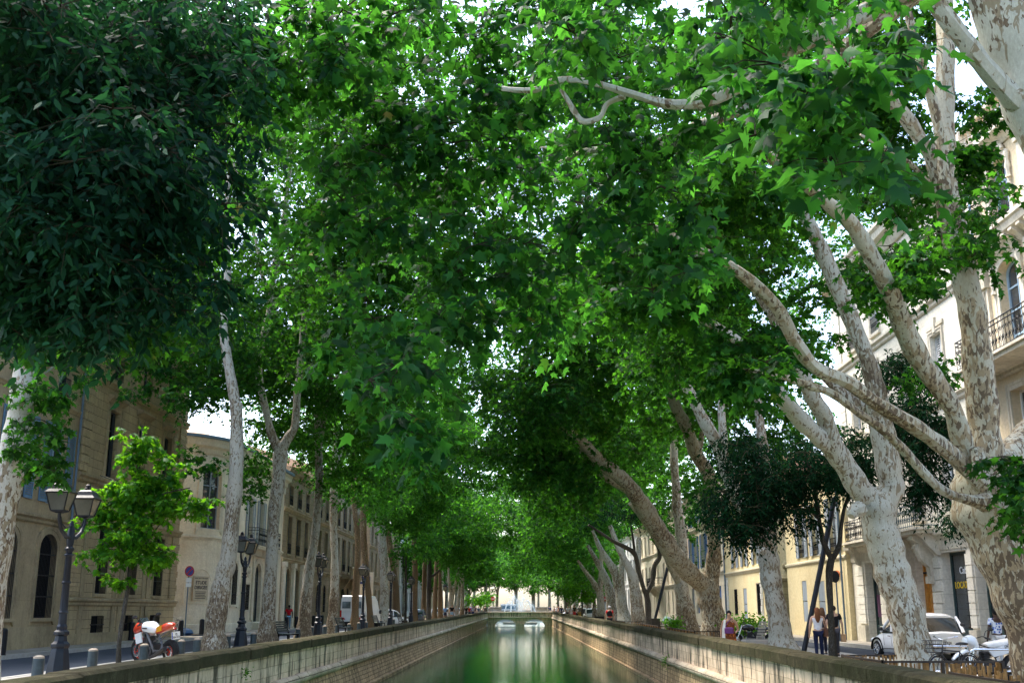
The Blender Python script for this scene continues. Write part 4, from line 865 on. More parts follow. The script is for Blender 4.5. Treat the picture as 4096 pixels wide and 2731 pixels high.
# ------------------------------------------------------------------ trees
def leaf_template(kind):
    if kind == 'plane':
        o = [(0, 0), (.13, -.03), (.44, .06), (.30, .24), (.60, .50), (.24, .50), (.20, .62), (0, 1.0), (-.20, .62), (-.24, .50), (-.60, .50), (-.30, .24), (-.44, .06), (-.13, -.03)]
        P = [(0, .34)] + o; F = [(0, i, i % 14 + 1) for i in range(1, 15)]
    elif kind == 'mid':
        P = [(0, 0), (.42, .05), (.26, .28), (.54, .52), (.16, .58), (0, 1), (-.16, .58), (-.54, .52), (-.26, .28), (-.42, .05)]; F = [(0, i, i + 1) for i in range(1, 9)]
    elif kind == 'small':
        P = [(0, 0), (.5, .3), (.22, .5), (0, 1), (-.22, .5), (-.5, .3)]; F = [(0, 1, 2), (0, 2, 3), (0, 3, 4), (0, 4, 5)]
    elif kind == 'ovate':
        P = [(0, 0), (.19, .2), (.20, .48), (0, 1), (-.20, .48), (-.19, .2)]; F = [(0, 1, 2), (0, 2, 3), (0, 3, 4), (0, 4, 5)]
    else:
        P = [(0, 0), (.45, .45), (0, 1), (-.45, .45)]; F = [(0, 1, 2), (0, 2, 3)]
    P = np.array([(x, y, -.45 * abs(x) ** 1.3 - .26 * y * y) for x, y in P]); return P, np.array(F)
def norm_(a): return a / np.maximum(np.linalg.norm(a, axis=1, keepdims=True), 1e-9)
def sprays(centers, dirs, L, nl, size, g, droop=.35, spread=1.0, tilt=.55):
    """vectorised leaves along small twigs. centers, dirs (N,3)"""
    N = len(centers); t = np.tile((np.arange(nl) + .6) / nl, N); idx = np.repeat(np.arange(N), nl)
    D = norm_(dirs)[idx]; Ls = (L * g.uniform(.6, 1.25, N))[idx]
    up = np.array([0, 0, 1.0]); side = norm_(np.cross(D, up) + 1e-4)
    sg = np.where(np.arange(N * nl) % 2 == 0, 1.0, -1.0)[:, None]
    pos = centers[idx] + D * (Ls * t)[:, None]; pos[:, 2] -= droop * Ls * t * t
    a = norm_(side * sg * .9 * spread + D * .55 + np.array([0, 0, -.55]) + g.normal(0, .42, (N * nl, 3)))
    pos = pos + a * (size * .25)
    n = np.array([0, 0, 1.0]) + g.normal(0, tilt, (N * nl, 3)); n = n - a * np.sum(n * a, 1, keepdims=True); n = norm_(n)
    sc = size * g.uniform(.55, 1.2, N * nl)
    return pos, a, n, sc
class Leaves:
    def __init__(s, kind): s.P, s.F = leaf_template(kind); s.V = []; s.n = 0
    def put(s, pos, a, n, sc):
        b = np.cross(a, n); P = s.P; q_ = np.random.default_rng(len(pos)); wx = q_.uniform(.72, 1.12, len(pos)); wz_ = q_.uniform(.2, 1.9, len(pos)); sk = q_.normal(0, .12, len(pos))
        V = pos[:, None, :] + (b[:, None, :] * (P[None, :, 0] * wx[:, None] + P[None, :, 1] ** 2 * sk[:, None])[:, :, None] + a[:, None, :] * P[None, :, 1, None] + n[:, None, :] * (P[None, :, 2] * wz_[:, None])[:, :, None]) * sc[:, None, None]
        s.V.append(V.astype(np.float32)); s.n += len(pos)
    def mesh(s, name):
        V = np.concatenate(s.V).reshape(-1, 3); k = len(s.P); n = s.n
        F = (s.F[None] + (np.arange(n) * k)[:, None, None]).reshape(-1).astype(np.int32); nt = len(F) // 3
        me = bpy.data.meshes.new(name); me.vertices.add(len(V)); me.vertices.foreach_set('co', V.ravel())
        me.loops.add(len(F)); me.loops.foreach_set('vertex_index', F); me.polygons.add(nt)
        me.polygons.foreach_set('loop_start', np.arange(0, nt * 3, 3, dtype=np.int32)); me.update(calc_edges=True); return me
def rnd_in(g, n, c, r):
    d = norm_(g.normal(0, 1, (n, 3))); q = g.uniform(0, 1, n) ** (1 / 2.4); return np.array(c) + d * q[:, None] * np.array(r)
TOT = [0]
def crown_blob(LV, TW, g, c, r, nclump, cr, nspr, nl, size, L=None, droop=.35, twigs=True, tilt=.55):
    cc = rnd_in(g, nclump, c, r); L = L or cr * .9
    for i in range(nclump):
        e = cr * g.uniform(.6, 1.25); k = max(3, int(nspr * g.uniform(.6, 1.3)))
        d = norm_(g.normal(0, 1, (k, 3)) * (1, 1, .55)); st = cc[i] + d * (g.uniform(.05, .7, (k, 1)) * e) * (1, 1, .6)
        LV.put(*sprays(st, d + (0, 0, -.15), L, nl, size, g, droop, tilt=tilt))
        if twigs and TW is not None:
            for j in range(0, k, 2):
                TW.tube([cc[i], st[j], st[j] + d[j] * L * .8 - np.array([0, 0, droop * L * .5])], [.011, .006, .002], 3, cap=False)
    TOT[0] += nclump * nspr * nl; return cc
YSC = [1.0]
def wpath(pts, Y0, Y1=None, per=5):
    """pts (u, v, width in picture units) -> world path and radii; the depth runs Y0 -> Y1 along the limb"""
    Y1 = Y0 if Y1 is None else Y1; Y0 *= YSC[0]; Y1 *= YSC[0]; n = len(pts); P = []; RR = []
    for i, p in enumerate(pts):
        Y = Y0 + (Y1 - Y0) * (i / (n - 1)) ** 1.0; q = onY(p[0], p[1], Y); dep = float(np.dot(q - CAM, FW)); P.append(q); RR.append(p[2] / 2 * dep / FP)
    PP = catmull([np.append(q, r) for q, r in zip(P, RR)], per); return [q[:3] for q in PP], [max(.012, q[3]) for q in PP]
def limb(b, P, RR, n=12, seed=0, knob=.05):
    g = random.Random(seed); ph = [g.uniform(0, 6) for _ in range(4)]
    RR = [r * (1 + knob * math.sin(i * 1.3 + ph[0]) + knob * .6 * math.sin(i * .7 + ph[1])) for i, r in enumerate(RR)]
    # uneven ring: build by hand so that the bark is not perfectly round
    P = [np.array(p, float) for p in P]; ref = np.array([1.0, .2, 0]); rings = []
    for i, p in enumerate(P):
        t = unit(P[min(i + 1, len(P) - 1)] - P[max(i - 1, 0)])
        x = unit(ref - t * np.dot(ref, t)); y = np.cross(t, x); ref = x
        rings.append([p + (x * math.cos(q) + y * math.sin(q)) * RR[i] * (1 + .06 * math.sin(2 * q + ph[2] + i * .25) + .045 * math.sin(3 * q + ph[3] - i * .3)) for q in [2 * math.pi * k / n for k in range(n)]])
    b.loft(rings, True, True)
def tree(label, base, limbs, bark, crowns=(), leaf='mid', lmat=None, seed=1, flare=1.35, group=None, name='plane_tree', grow=None, twig=True, cname='crown'):
    """limbs: list of (pts, Y0, Y1). crowns: list of dicts in world metres"""
    g = np.random.default_rng(seed); root = empty(name, (float(base[0]), float(base[1]), float(base[2])), 0, label, 'tree', group)
    b = MB(); ends = []
    for k, lm in enumerate(limbs):
        if isinstance(lm, dict): P, RR = lm['P'], lm['R']
        else: P, RR = wpath(*lm)
        if k == 0 and flare:
            for i in range(len(P)):
                h = P[i][2] - base[2]
                if h < 1.2: RR[i] *= 1 + (flare - 1) * max(0, 1 - h / 1.2) ** 2
        limb(b, P, RR, 14 if RR[0] > .2 else 8, seed * 17 + k); ends.append((P, RR))
    tk = b.build('trunk', bark, root, True, smooth=True)
    if crowns:
        LV = Leaves(leaf); TW = MB()
        for c in crowns:
            crown_blob(LV, TW if (twig and c.get('tw', 1)) else None, g, c['c'], c['r'], c['n'], c.get('cr', .9), c.get('ns', 12), c.get('nl', 8), c.get('s', .2), c.get('L'), c.get('d', .35), tilt=c.get('t', .55))
        me = LV.mesh('crown'); co = link_mesh(cname, me, lmat or M['plane_leaf'], root, True)
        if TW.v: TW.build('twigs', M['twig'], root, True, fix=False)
    return root
def B(u, v, Y, ru, rv, ry, n, **k):
    """crown mass given by where it shows: centre (u,v) at distance Y, half sizes ru,rv in picture units, ry metres deep"""
    Y *= YSC[0]; c = onY(u, v, Y); dep = float(np.dot(c - CAM, FW)); return dict(c=c, r=(ru * dep / FP, ry, rv * dep / FP), n=n, **k)
def W(x, y, z, rx, ry, rz, n, **k): return dict(c=(x, y, z), r=(rx, ry, rz), n=n, **k)
PL = 'plane trees along the left bank'; PR = 'plane trees along the right bank'
EXTRA = {
 'L1': [B(1050, 300, 46, 400, 300, 3, 70, s=.2, nl=8), B(1600, 120, 44, 400, 160, 3, 50, s=.2, nl=8), B(900, 1480, 47, 180, 140, 2.5, 28, s=.2, nl=8), B(560, 1150, 45, 200, 180, 2.5, 36, s=.2, nl=8), B(620, 900, 46, 260, 330, 3, 60, s=.2, nl=8), B(350, 1230, 43, 220, 60, 2, 9, s=.2, nl=8), B(700, 350, 44, 500, 300, 3.5, 80, s=.22, nl=8), B(1500, 350, 40, 300, 300, 3, 60, s=.19, nl=8)],
 'L3b': [],
 'L2': [B(1050, 550, 66, 260, 260, 3, 60, s=.24, nl=8), B(780, 620, 62, 220, 260, 3, 50, s=.24, nl=8), B(1100, 1480, 60, 330, 200, 3, 70, s=.22, nl=8), B(850, 1250, 62, 300, 260, 3, 70, s=.24, nl=8), B(1000, 600, 57, 380, 320, 3, 80, s=.22, nl=8), B(1000, 1150, 57, 320, 280, 3, 70, s=.22, nl=8), B(700, 1200, 50, 260, 180, 3.5, 54, s=.2, nl=8), B(950, 1450, 57, 260, 190, 2.5, 50, s=.2, nl=8), B(1200, 1350, 58, 240, 220, 3, 60, s=.2, nl=8), B(1450, 900, 46, 250, 300, 3.5, 80, s=.22, nl=8), B(1500, 1150, 48, 350, 260, 4, 90, s=.22, nl=8), B(2000, 1100, 48, 350, 250, 4, 80, s=.22, nl=8)],
 'L3': [B(1150, 1750, 62, 160, 110, 3, 24, s=.22, nl=8), B(1450, 1650, 58, 200, 130, 4, 40, s=.22, nl=8), B(1700, 1400, 57, 340, 230, 5, 130, s=.22, nl=8)],
 'L6': [B(1620, 2000, 92, 150, 130, 6, 70, s=.28, nl=7), B(1850, 1800, 90, 300, 200, 7, 180, s=.28, nl=7)],
 'L7': [B(1700, 2180, 104, 120, 70, 5, 26, s=.28, nl=7)],
 'L9': [B(1800, 2150, 132, 150, 110, 9, 90, s=.34, nl=8, cr=1.3), B(2000, 2030, 130, 250, 150, 9, 170, s=.34, nl=8, cr=1.3)],
 'L12': [B(1900, 2260, 150, 110, 60, 7, 44, s=.36, nl=8, cr=1.2), B(2040, 2290, 158, 100, 50, 6, 22, s=.3, nl=7, cr=1.0)],
 'R3': [B(2350, 1250, 42, 330, 260, 4, 110, s=.2, nl=8), B(2150, 1600, 43, 250, 160, 3.5, 66, s=.2, nl=8), B(2050, 700, 40, 400, 350, 4, 120, s=.2, nl=8)],
 'R4': [B(2300, 500, 52, 420, 260, 4, 80, s=.22, nl=8), B(2900, 300, 50, 400, 260, 4, 80, s=.22, nl=8), B(2600, 850, 46, 380, 300, 4, 100, s=.22, nl=8), B(2100, 1830, 50, 200, 120, 3, 46, s=.22, nl=8)],
 'R5': [B(2700, 1750, 72, 300, 200, 4, 70, s=.25, nl=8), B(3050, 1600, 70, 250, 250, 4, 60, s=.25, nl=8), B(2650, 2050, 74, 150, 120, 3, 24, s=.24, nl=8), B(2900, 1300, 72, 350, 250, 4, 70, s=.26, nl=8), B(3250, 1000, 66, 260, 300, 4, 60, s=.26, nl=8), B(2250, 1950, 63, 200, 120, 4, 56, s=.24, nl=7), B(2450, 1820, 64, 200, 130, 4, 50, s=.24, nl=7)],
 'RF2': [B(2250, 2150, 118, 180, 110, 7, 100, s=.3, nl=8, cr=1.2)],
 'RF4': [B(2330, 2280, 132, 130, 60, 7, 50, s=.32, nl=8, cr=1.2), B(2120, 2210, 148, 100, 70, 8, 44, s=.36, nl=8, cr=1.3), B(2160, 2320, 158, 90, 40, 5, 18, s=.3, nl=8, cr=.9)],
}
# ---- left bank row, nearest first (u, v, width)
LEFT = [
 ('big pale plane tree cut by the left edge, in front of the blue shuttered wing', 25.0, 'bark_pale',
   [[(-95, 2900, 125), (-40, 2400, 118), (0, 2120, 112), (45, 1850, 108), (75, 1690, 104), (101, 1500, 96), (112, 1340, 72), (118, 1150, 62), (105, 900, 52), (120, 650, 42), (110, 380, 30)],
    [(112, 1340, 50), (190, 1180, 40), (300, 1000, 32), (420, 760, 24), (520, 500, 14)], [(110, 1250, 44), (20, 1080, 36), (-60, 820, 28)]]),
 ('leaning plane tree with a bare mottled trunk right of the red and white motorcycle', 42.5, 'bark_mid',
   [[(855, 2612, 92), (861, 2512, 80), (878, 2393, 74), (895, 2300, 72), (914, 2215, 70), (932, 2037, 62), (947, 1859, 55), (945, 1640, 46), (938, 1600, 44), (905, 1400, 38), (895, 1280, 34), (912, 1080, 26), (902, 900, 22), (915, 700, 14)]]),
 ('tall forked plane tree with a dark side limb, behind the second lamp', 50.5, 'bark_mid',
   [[(1066, 2584, 74), (1075, 2394, 56), (1087, 2216, 50), (1099, 2037, 48), (1112, 1951, 50), (1120, 1826, 54), (1122, 1790, 50)],
    [(1120, 1800, 42), (1092, 1750, 36), (1071, 1672, 30), (1035, 1500, 29), (1040, 1400, 28), (1060, 1330, 29), (1083, 1227, 29), (1091, 1112, 28), (1114, 997, 25), (1137, 883, 22), (1152, 730, 17), (1175, 577, 12), (1180, 400, 8)],
    [(1122, 1800, 42), (1155, 1745, 36), (1180, 1700, 32), (1190, 1571, 30), (1203, 1456, 28), (1215, 1300, 24), (1240, 1100, 18), (1230, 900, 12)],
    [(1083, 1250, 16), (1052, 1112, 14), (1022, 959, 12), (991, 844, 10), (960, 730, 9), (900, 560, 6)], [(1083, 1240, 10), (1150, 1180, 9), (1228, 1127, 7), (1300, 1040, 5)]]),
 ('slim pale plane tree behind the third double lamp, beside the bench', 61.5, 'bark_mid',
   [[(1211, 2560, 54), (1221, 2423, 46), (1241, 2262, 40), (1261, 2140, 34), (1276, 1951, 29), (1276, 1884, 29), (1272, 1700, 26), (1270, 1500, 22), (1280, 1300, 18), (1275, 1100, 10)], [(1276, 1800, 20), (1310, 1600, 16), (1330, 1400, 12)]]),
 ('pale plane tree with a brown foot, left of the white van', 71.5, 'bark_mid',
   [[(1326, 2540, 42), (1332, 2440, 38), (1338, 2342, 36), (1338, 2200, 32), (1335, 2119, 28), (1335, 1951, 28), (1345, 1750, 24), (1350, 1500, 16)], [(1335, 1900, 18), (1380, 1750, 13), (1400, 1600, 8)]]),
 ('rusty brown barked plane tree in front of the white van', 82.0, 'bark_brown',
   [[(1419, 2526, 37), (1421, 2440, 29), (1423, 2342, 26), (1431, 2221, 24), (1428, 2100, 22), (1419, 2035, 22), (1415, 1850, 18), (1420, 1650, 12)], [(1425, 1980, 12), (1455, 1850, 9)]]),
 ('curving brown plane tree just right of the fourth double lamp', 92.0, 'bark_brown',
   [[(1484, 2516, 30), (1478, 2430, 25), (1470, 2342, 24), (1459, 2221, 24), (1455, 2140, 25), (1452, 2035, 22), (1456, 1900, 18), (1460, 1750, 12)], [(1452, 2060, 12), (1475, 2030, 10), (1500, 1990, 8)]]),
 ('cream plane tree with two bare stubs at its fork, left bank', 103.0, 'bark_pale',
   [[(1532, 2508, 46), (1536, 2430, 37), (1537, 2342, 34), (1532, 2221, 34), (1524, 2120, 33), (1520, 2085, 30)], [(1518, 2095, 18), (1505, 2060, 14), (1490, 2010, 12), (1470, 1960, 8)], [(1522, 2090, 24), (1525, 2012, 22), (1530, 1900, 16), (1540, 1780, 10)], [(1526, 2140, 10), (1538, 2128, 9), (1548, 2110, 7)]]),
 ('rust brown plane tree beside the fifth lamp, left bank', 112.0, 'bark_brown',
   [[(1587, 2500, 34), (1583, 2342, 25), (1566, 2221, 22), (1556, 2150, 20), (1548, 2050, 16), (1552, 1900, 12)]]),
 ('straight brown plane tree just past the sixth lamp', 130.0, 'bark_brown', [[(1660, 2486, 23), (1661, 2302, 21), (1657, 2213, 20), (1655, 2080, 15)]]),
 ('slim brown plane tree touching the dark smooth trunk', 136.0, 'bark_brown', [[(1694, 2484, 22), (1697, 2302, 17), (1700, 2205, 15), (1702, 2080, 11)]]),
 ('dark smooth trunked tree with a limb reaching right, left bank', 140.0, 'bark_dark', [[(1714, 2482, 21), (1717, 2302, 18), (1716, 2200, 16)], [(1718, 2310, 10), (1740, 2295, 9), (1765, 2272, 7), (1785, 2240, 5)]]),
 ('brown plane tree left of the blue shirted walker', 150.0, 'bark_brown', [[(1738, 2476, 20), (1742, 2342, 17), (1746, 2250, 15), (1748, 2150, 11)]]),
 ('brown plane tree directly behind the blue shirted walker', 157.0, 'bark_brown', [[(1762, 2472, 19), (1760, 2342, 15), (1758, 2262, 12), (1758, 2150, 10)]]),
 ('pale plane tree forking low into a V, behind the couple in black and beige', 150.0, 'bark_mid', [[(1801, 2474, 25), (1805, 2420, 21), (1808, 2373, 22)], [(1806, 2378, 15), (1798, 2340, 12), (1795, 2296, 11), (1793, 2230, 8)], [(1810, 2376, 15), (1820, 2340, 12), (1832, 2290, 10), (1845, 2230, 8)]]),
 ('white peeling plane trunk leaning right, behind the couple', 152.0, 'bark_pale', [[(1826, 2474, 16), (1831, 2420, 13), (1837, 2360, 12), (1842, 2300, 10), (1846, 2230, 8)]]),
 ('broad dark plane trunk right of the walking couple', 155.0, 'bark_mid', [[(1847, 2472, 21), (1849, 2420, 16), (1850, 2360, 14), (1852, 2290, 12)]]),
]
SZ = {0: .20, 1: .20, 2: .20}
for i, (lb, Y, bk, lms) in enumerate(LEFT):
    g0 = lms[0][0]; base = onY(g0[0], g0[1], Y); base[2] = gz(Y)
    x = base[0]; far = Y > 75
    lms2 = [(p, Y, Y + (0 if k == 0 else random.uniform(-1.5, 1.5))) for k, p in enumerate(lms)]
    kw = dict(s=.2 if Y < 60 else (.25 if Y < 100 else .32), nl=8 if Y < 100 else 7)
    if i == 0:
        cr = [W(x + .5, Y + 1, 12.5, 3.6, 4, 3.2, 60, **{**kw, 'ns': 13}), W(x + 2.5, Y, 16, 4.5, 5, 3, 70, **{**kw, 'ns': 13}), B(200, 1560, 25, 90, 60, 1.2, 5, cr=.5, **{**kw, 'ns': 9}), B(130, 1700, 24, 60, 60, .8, 4, cr=.4, **{**kw, 'ns': 7}), B(200, 1850, 24, 60, 60, .8, 5, cr=.35, **{**kw, 'ns': 7}), B(60, 1790, 24.3, 70, 30, .6, 3, cr=.35, **{**kw, 'ns': 7}), B(280, 1340, 26, 160, 60, 1.4, 8, cr=.55, **{**kw, 'ns': 10}), B(330, 1480, 26, 40, 60, .5, 2, cr=.35, **{**kw, 'ns': 7})]
    elif i == 1:
        cr = [W(x + 1, Y + 3.6, 14.5, 4.0, 2.6, 3.6, 60, **kw), W(x + 2.5, Y + 3.5, 19.5, 5, 3, 3.5, 65, **kw), B(790, 1600, 43, 100, 110, 2, 10, cr=.6, **{**kw, 'ns': 9}), B(790, 1830, 41, 40, 110, 1, 5, cr=.4, **{**kw, 'ns': 7}), B(640, 1430, 43, 220, 60, 2, 13, cr=.7, **kw), B(560, 1560, 42, 60, 50, 1, 3, ns=7, cr=.45, **kw)]
    elif i == 2:
        cr = [W(x + 1.5, Y + 4, 14.5, 4.5, 3, 3.0, 50, **kw), W(x + 3, Y + 4, 20, 5.5, 3, 4, 80, **kw), B(1010, 1900, 52, 60, 130, 2, 14, cr=.7, **{**kw, 'ns': 10}), B(1120, 1700, 53, 160, 70, 1.5, 10, **{**kw, 'ns': 11})]
    elif i < 9:
        cr = [W(x + 1.0, Y + 3.5, 11.8, 4.2, 2.6, 2.6, 34, **kw), W(x - 2.5, Y + 2, 15.5, 4.2, 3.5, 4.5, 44, **kw), W(x + 2.0, Y + 3, 14, 4.6, 3.4, 4.2, 75, **kw), W(x + 4, Y, 19.5, 5.5, 5.5, 3.5, 70, **kw), W(x + 2.2, Y - 1, 9.4, 2.2, 2.5, 1.6, 16 if i in (3, 4, 5) else 8, **{**kw, 'ns': 11})]
    else:
        cr = [W(x + 1.5, Y, 14, 5, 6, 5.0, 80, cr=1.1, **{**kw, 'ns': 13}), W(x + 3, Y, 9.8, 4, 4, 2, 22, cr=1.0, **kw)]
    cr = cr + EXTRA.get('L%d' % i, [])
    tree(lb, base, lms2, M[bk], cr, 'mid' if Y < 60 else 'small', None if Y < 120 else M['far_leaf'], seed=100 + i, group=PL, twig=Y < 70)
# foliage mass closing the left bank over the canal: the same trees' outer limbs
# ---- right bank, nearest first
YSC[0] = 18 / 21.5
R1 = [([(4300, 2900, 330), (4225, 2700, 320), (4150, 2450, 310), (4085, 2250, 330), (4020, 2060, 350), (3980, 1930, 330), (3960, 1850, 260)], 21.5, 21.5),
 ([(3965, 1900, 150), (3945, 1797, 125), (3933, 1638, 116), (3905, 1430, 116), (3890, 1255, 112), (3862, 1130, 104), (3828, 960, 102), (3800, 850, 98), (3772, 727, 92)], 21.5, 21.0),
 ([(3772, 740, 84), (3780, 600, 78), (3776, 383, 74), (3783, 200, 72), (3781, 77, 68), (3790, -150, 50)], 21.0, 21.6),
 ([(3766, 760, 78), (3735, 640, 68), (3690, 574, 62), (3628, 474, 60), (3537, 367, 58), (3452, 283, 52), (3350, 200, 40), (3230, 60, 28)], 21.0, 20.2),
 ([(3800, 800, 60), (3775, 704, 50), (3758, 536, 45), (3728, 398, 40), (3697, 306, 38), (3659, 153, 34), (3613, 0, 30), (3560, -120, 20)], 20.5, 19.5),
 ([(3790, 860, 34), (3743, 780, 28), (3659, 673, 24), (3600, 630, 20), (3544, 597, 18), (3440, 540, 12)], 20.9, 20.0),
 ([(3930, 1920, 110), (3863, 1804, 88), (3812, 1638, 80), (3750, 1540, 78), (3685, 1446, 82), (3621, 1319, 80), (3580, 1220, 78), (3538, 1128, 76), (3471, 1000, 68), (3410, 900, 60), (3353, 849, 56), (3246, 760, 50), (3120, 660, 46), (2995, 557, 42), (2908, 488, 38), (2780, 420, 26)], 21.2, 17.5),
 ([(3930, 1930, 90), (3812, 1822, 66), (3742, 1765, 62), (3646, 1695, 60), (3506, 1612, 58), (3391, 1529, 57), (3264, 1472, 55), (3187, 1376, 55), (3100, 1219, 52), (2943, 1080, 46), (2800, 1000, 36), (2600, 900, 22)], 21.0, 16.5),
 ([(3950, 2010, 80), (3863, 1995, 42), (3774, 1963, 38), (3697, 1893, 36), (3608, 1791, 36), (3519, 1708, 35), (3442, 1657, 34), (3327, 1574, 33), (3238, 1542, 32), (3150, 1510, 27), (3065, 1489, 22), (2960, 1480, 14)], 20.6, 18.0),
 ([(4010, 1900, 170), (4060, 1810, 130), (4130, 1740, 120), (4260, 1560, 100), (4350, 1250, 80)], 21.6, 23),
 ([(3905, 1800, 60), (3915, 1840, 58), (3900, 1870, 30)], 20.6, 20.4)]
kw = dict(s=.155, nl=10, ns=14)
tree('huge old many limbed plane tree at the right edge beside the bicycle', np.array([*onY(4280, 2850, 18)[:2], gz(18)]), R1, M['bark_old'],
     [B(3400, 420, 24, 330, 260, 1.4, 26, cr=.6, **kw), B(3260, 120, 24, 450, 220, 2.0, 34, **kw), B(3870, 900, 20.5, 70, 200, 1.2, 9, cr=.5, **{**kw, 'ns': 9}), B(3620, 1020, 20, 130, 90, 1.2, 8, cr=.5, **{**kw, 'ns': 9}), B(3920, 420, 22, 60, 130, 1.0, 5, cr=.45, **{**kw, 'ns': 8}), B(3930, 640, 22, 50, 60, .6, 3, cr=.35, **{**kw, 'ns': 8}), B(3850, 700, 22, 130, 150, 1.5, 10, cr=.5, **{**kw, 'ns': 9}),
      B(2850, 760, 21.5, 300, 200, 2, 36, cr=.7, **kw), B(2700, 1080, 20, 330, 150, 1.8, 34, cr=.7, **kw), B(2250, 1120, 24, 300, 180, 2, 30, s=.17, nl=7), B(3000, 1370, 20, 200, 70, 1.0, 9, cr=.5, **kw), B(2980, 1490, 18, 110, 50, .6, 6, cr=.4, **{**kw, 'ns': 10}), B(2900, 480, 17.5, 120, 90, .7, 7, cr=.45, **{**kw, 'ns': 10}), B(3560, 1130, 20, 120, 90, 1, 6, cr=.45, **{**kw, 'ns': 9}), B(4070, 1900, 19, 50, 170, .8, 8, cr=.35, **{**kw, 'ns': 9}), B(3640, 60, 22.5, 300, 130, 2, 16, cr=.6, **kw), B(3560, 760, 22, 120, 130, 1.2, 8, cr=.5, **kw)],
     seed=201, flare=1.0, group=PR)
YSC[0] = 25.5 / 35
tree('leaning mottled plane tree rising from the fenced bed in front of the white car', np.array([*onY(3668, 2660, 25.5)[:2], gz(25.5)]),
 [([(3690, 2760, 168), (3668, 2660, 158), (3645, 2560, 148), (3618, 2430, 146), (3590, 2340, 138), (3565, 2271, 134), (3540, 2190, 138), (3517, 2112, 146), (3512, 2020, 150), (3515, 1975, 120)], 35, 35),
  ([(3520, 2010, 120), (3565, 1953, 104), (3557, 1893, 102), (3540, 1765, 97), (3512, 1638, 90), (3500, 1560, 84), (3484, 1478, 68), (3449, 1383, 66), (3398, 1255, 64), (3340, 1128, 62), (3286, 1000, 60), (3240, 900, 56), (3208, 840, 50), (3187, 760, 46), (3160, 600, 38), (3120, 400, 28)], 35, 34),
  ([(3500, 2010, 110), (3442, 1957, 92), (3379, 1861, 86), (3325, 1775, 84), (3300, 1670, 72), (3257, 1600, 68), (3225, 1542, 64), (3190, 1480, 62), (3150, 1390, 52), (3080, 1250, 42), (3000, 1130, 32)], 35, 32),
  ([(3330, 1790, 70), (3265, 1740, 68), (3200, 1675, 66), (3131, 1589, 64), (3061, 1505, 60), (3000, 1420, 50), (2900, 1330, 40), (2780, 1260, 28)], 34.2, 31),
  ([(3500, 1660, 50), (3440, 1620, 46), (3359, 1561, 42), (3290, 1500, 34)], 35, 34.5), ([(3485, 1560, 40), (3505, 1545, 44), (3515, 1530, 30)], 34.6, 34.4), ([(3450, 2030, 60), (3415, 2045, 52), (3405, 2065, 30)], 34.4, 34.2),
  ([(3208, 850, 34), (3145, 810, 32), (3047, 747, 28), (2950, 650, 20)], 34.3, 33.5)], M['bark'],
 [B(3150, 620, 38, 330, 260, 2.5, 45, cr=.7, **kw), B(2900, 1050, 37, 300, 230, 3, 60, cr=.8, **kw), B(3250, 1270, 38, 110, 150, 1.6, 12, cr=.6, **{**kw, 'ns': 10}), B(3420, 1080, 36, 90, 110, 1.5, 8, cr=.5, **{**kw, 'ns': 9}), B(2750, 1400, 34, 260, 100, 2, 26, cr=.7, **kw), B(2400, 300, 34, 420, 300, 3, 60, **kw), B(3590, 1100, 36, 90, 120, 1.5, 10, cr=.6, **{**kw, 'ns': 10}), B(3380, 500, 40, 250, 250, 2, 22, cr=.7, **kw), B(3700, 1500, 33.5, 70, 60, .8, 5, cr=.45, **{**kw, 'ns': 9})], seed=202, group=PR)
YSC[0] = 1.0
tree('plane tree with a knobbly waist right of the slatted seat', np.array([*onG(3130, 2618)]),
 [([(3130, 2618, 112), (3118, 2520, 92), (3105, 2430, 86), (3088, 2330, 80), (3078, 2250, 80), (3066, 2190, 78)], 42, 42), ([(3070, 2200, 66), (3075, 2112, 60), (3075, 2006, 56), (3060, 1850, 48), (3040, 1700, 38), (3020, 1500, 24)], 42, 42.5),
  ([(3062, 2190, 60), (3042, 2150, 58), (3001, 2070, 56), (2960, 2020, 54), (2931, 1950, 54), (2900, 1860, 54), (2874, 1783, 52), (2810, 1674, 48), (2759, 1572, 44), (2715, 1496, 42), (2640, 1400, 30)], 42, 39),
  ([(3050, 2200, 40), (3040, 2205, 44), (3030, 2215, 20)], 41.4, 41.2), ([(2900, 1850, 36), (2890, 1719, 34), (2885, 1600, 26), (2890, 1450, 16)], 41, 41.5)], M['bark'],
 [B(2950, 1450, 45, 330, 200, 2.5, 60, **kw), B(2680, 1330, 44, 300, 200, 3, 60, **kw), B(2900, 1950, 43, 150, 160, 2, 14, **{**kw, 'ns': 11}), B(3130, 1750, 45, 200, 160, 2, 26, **kw)] + EXTRA['R3'], seed=203, group=PR)
kw = dict(s=.24, nl=8)
YSC[0] = 53 / 66
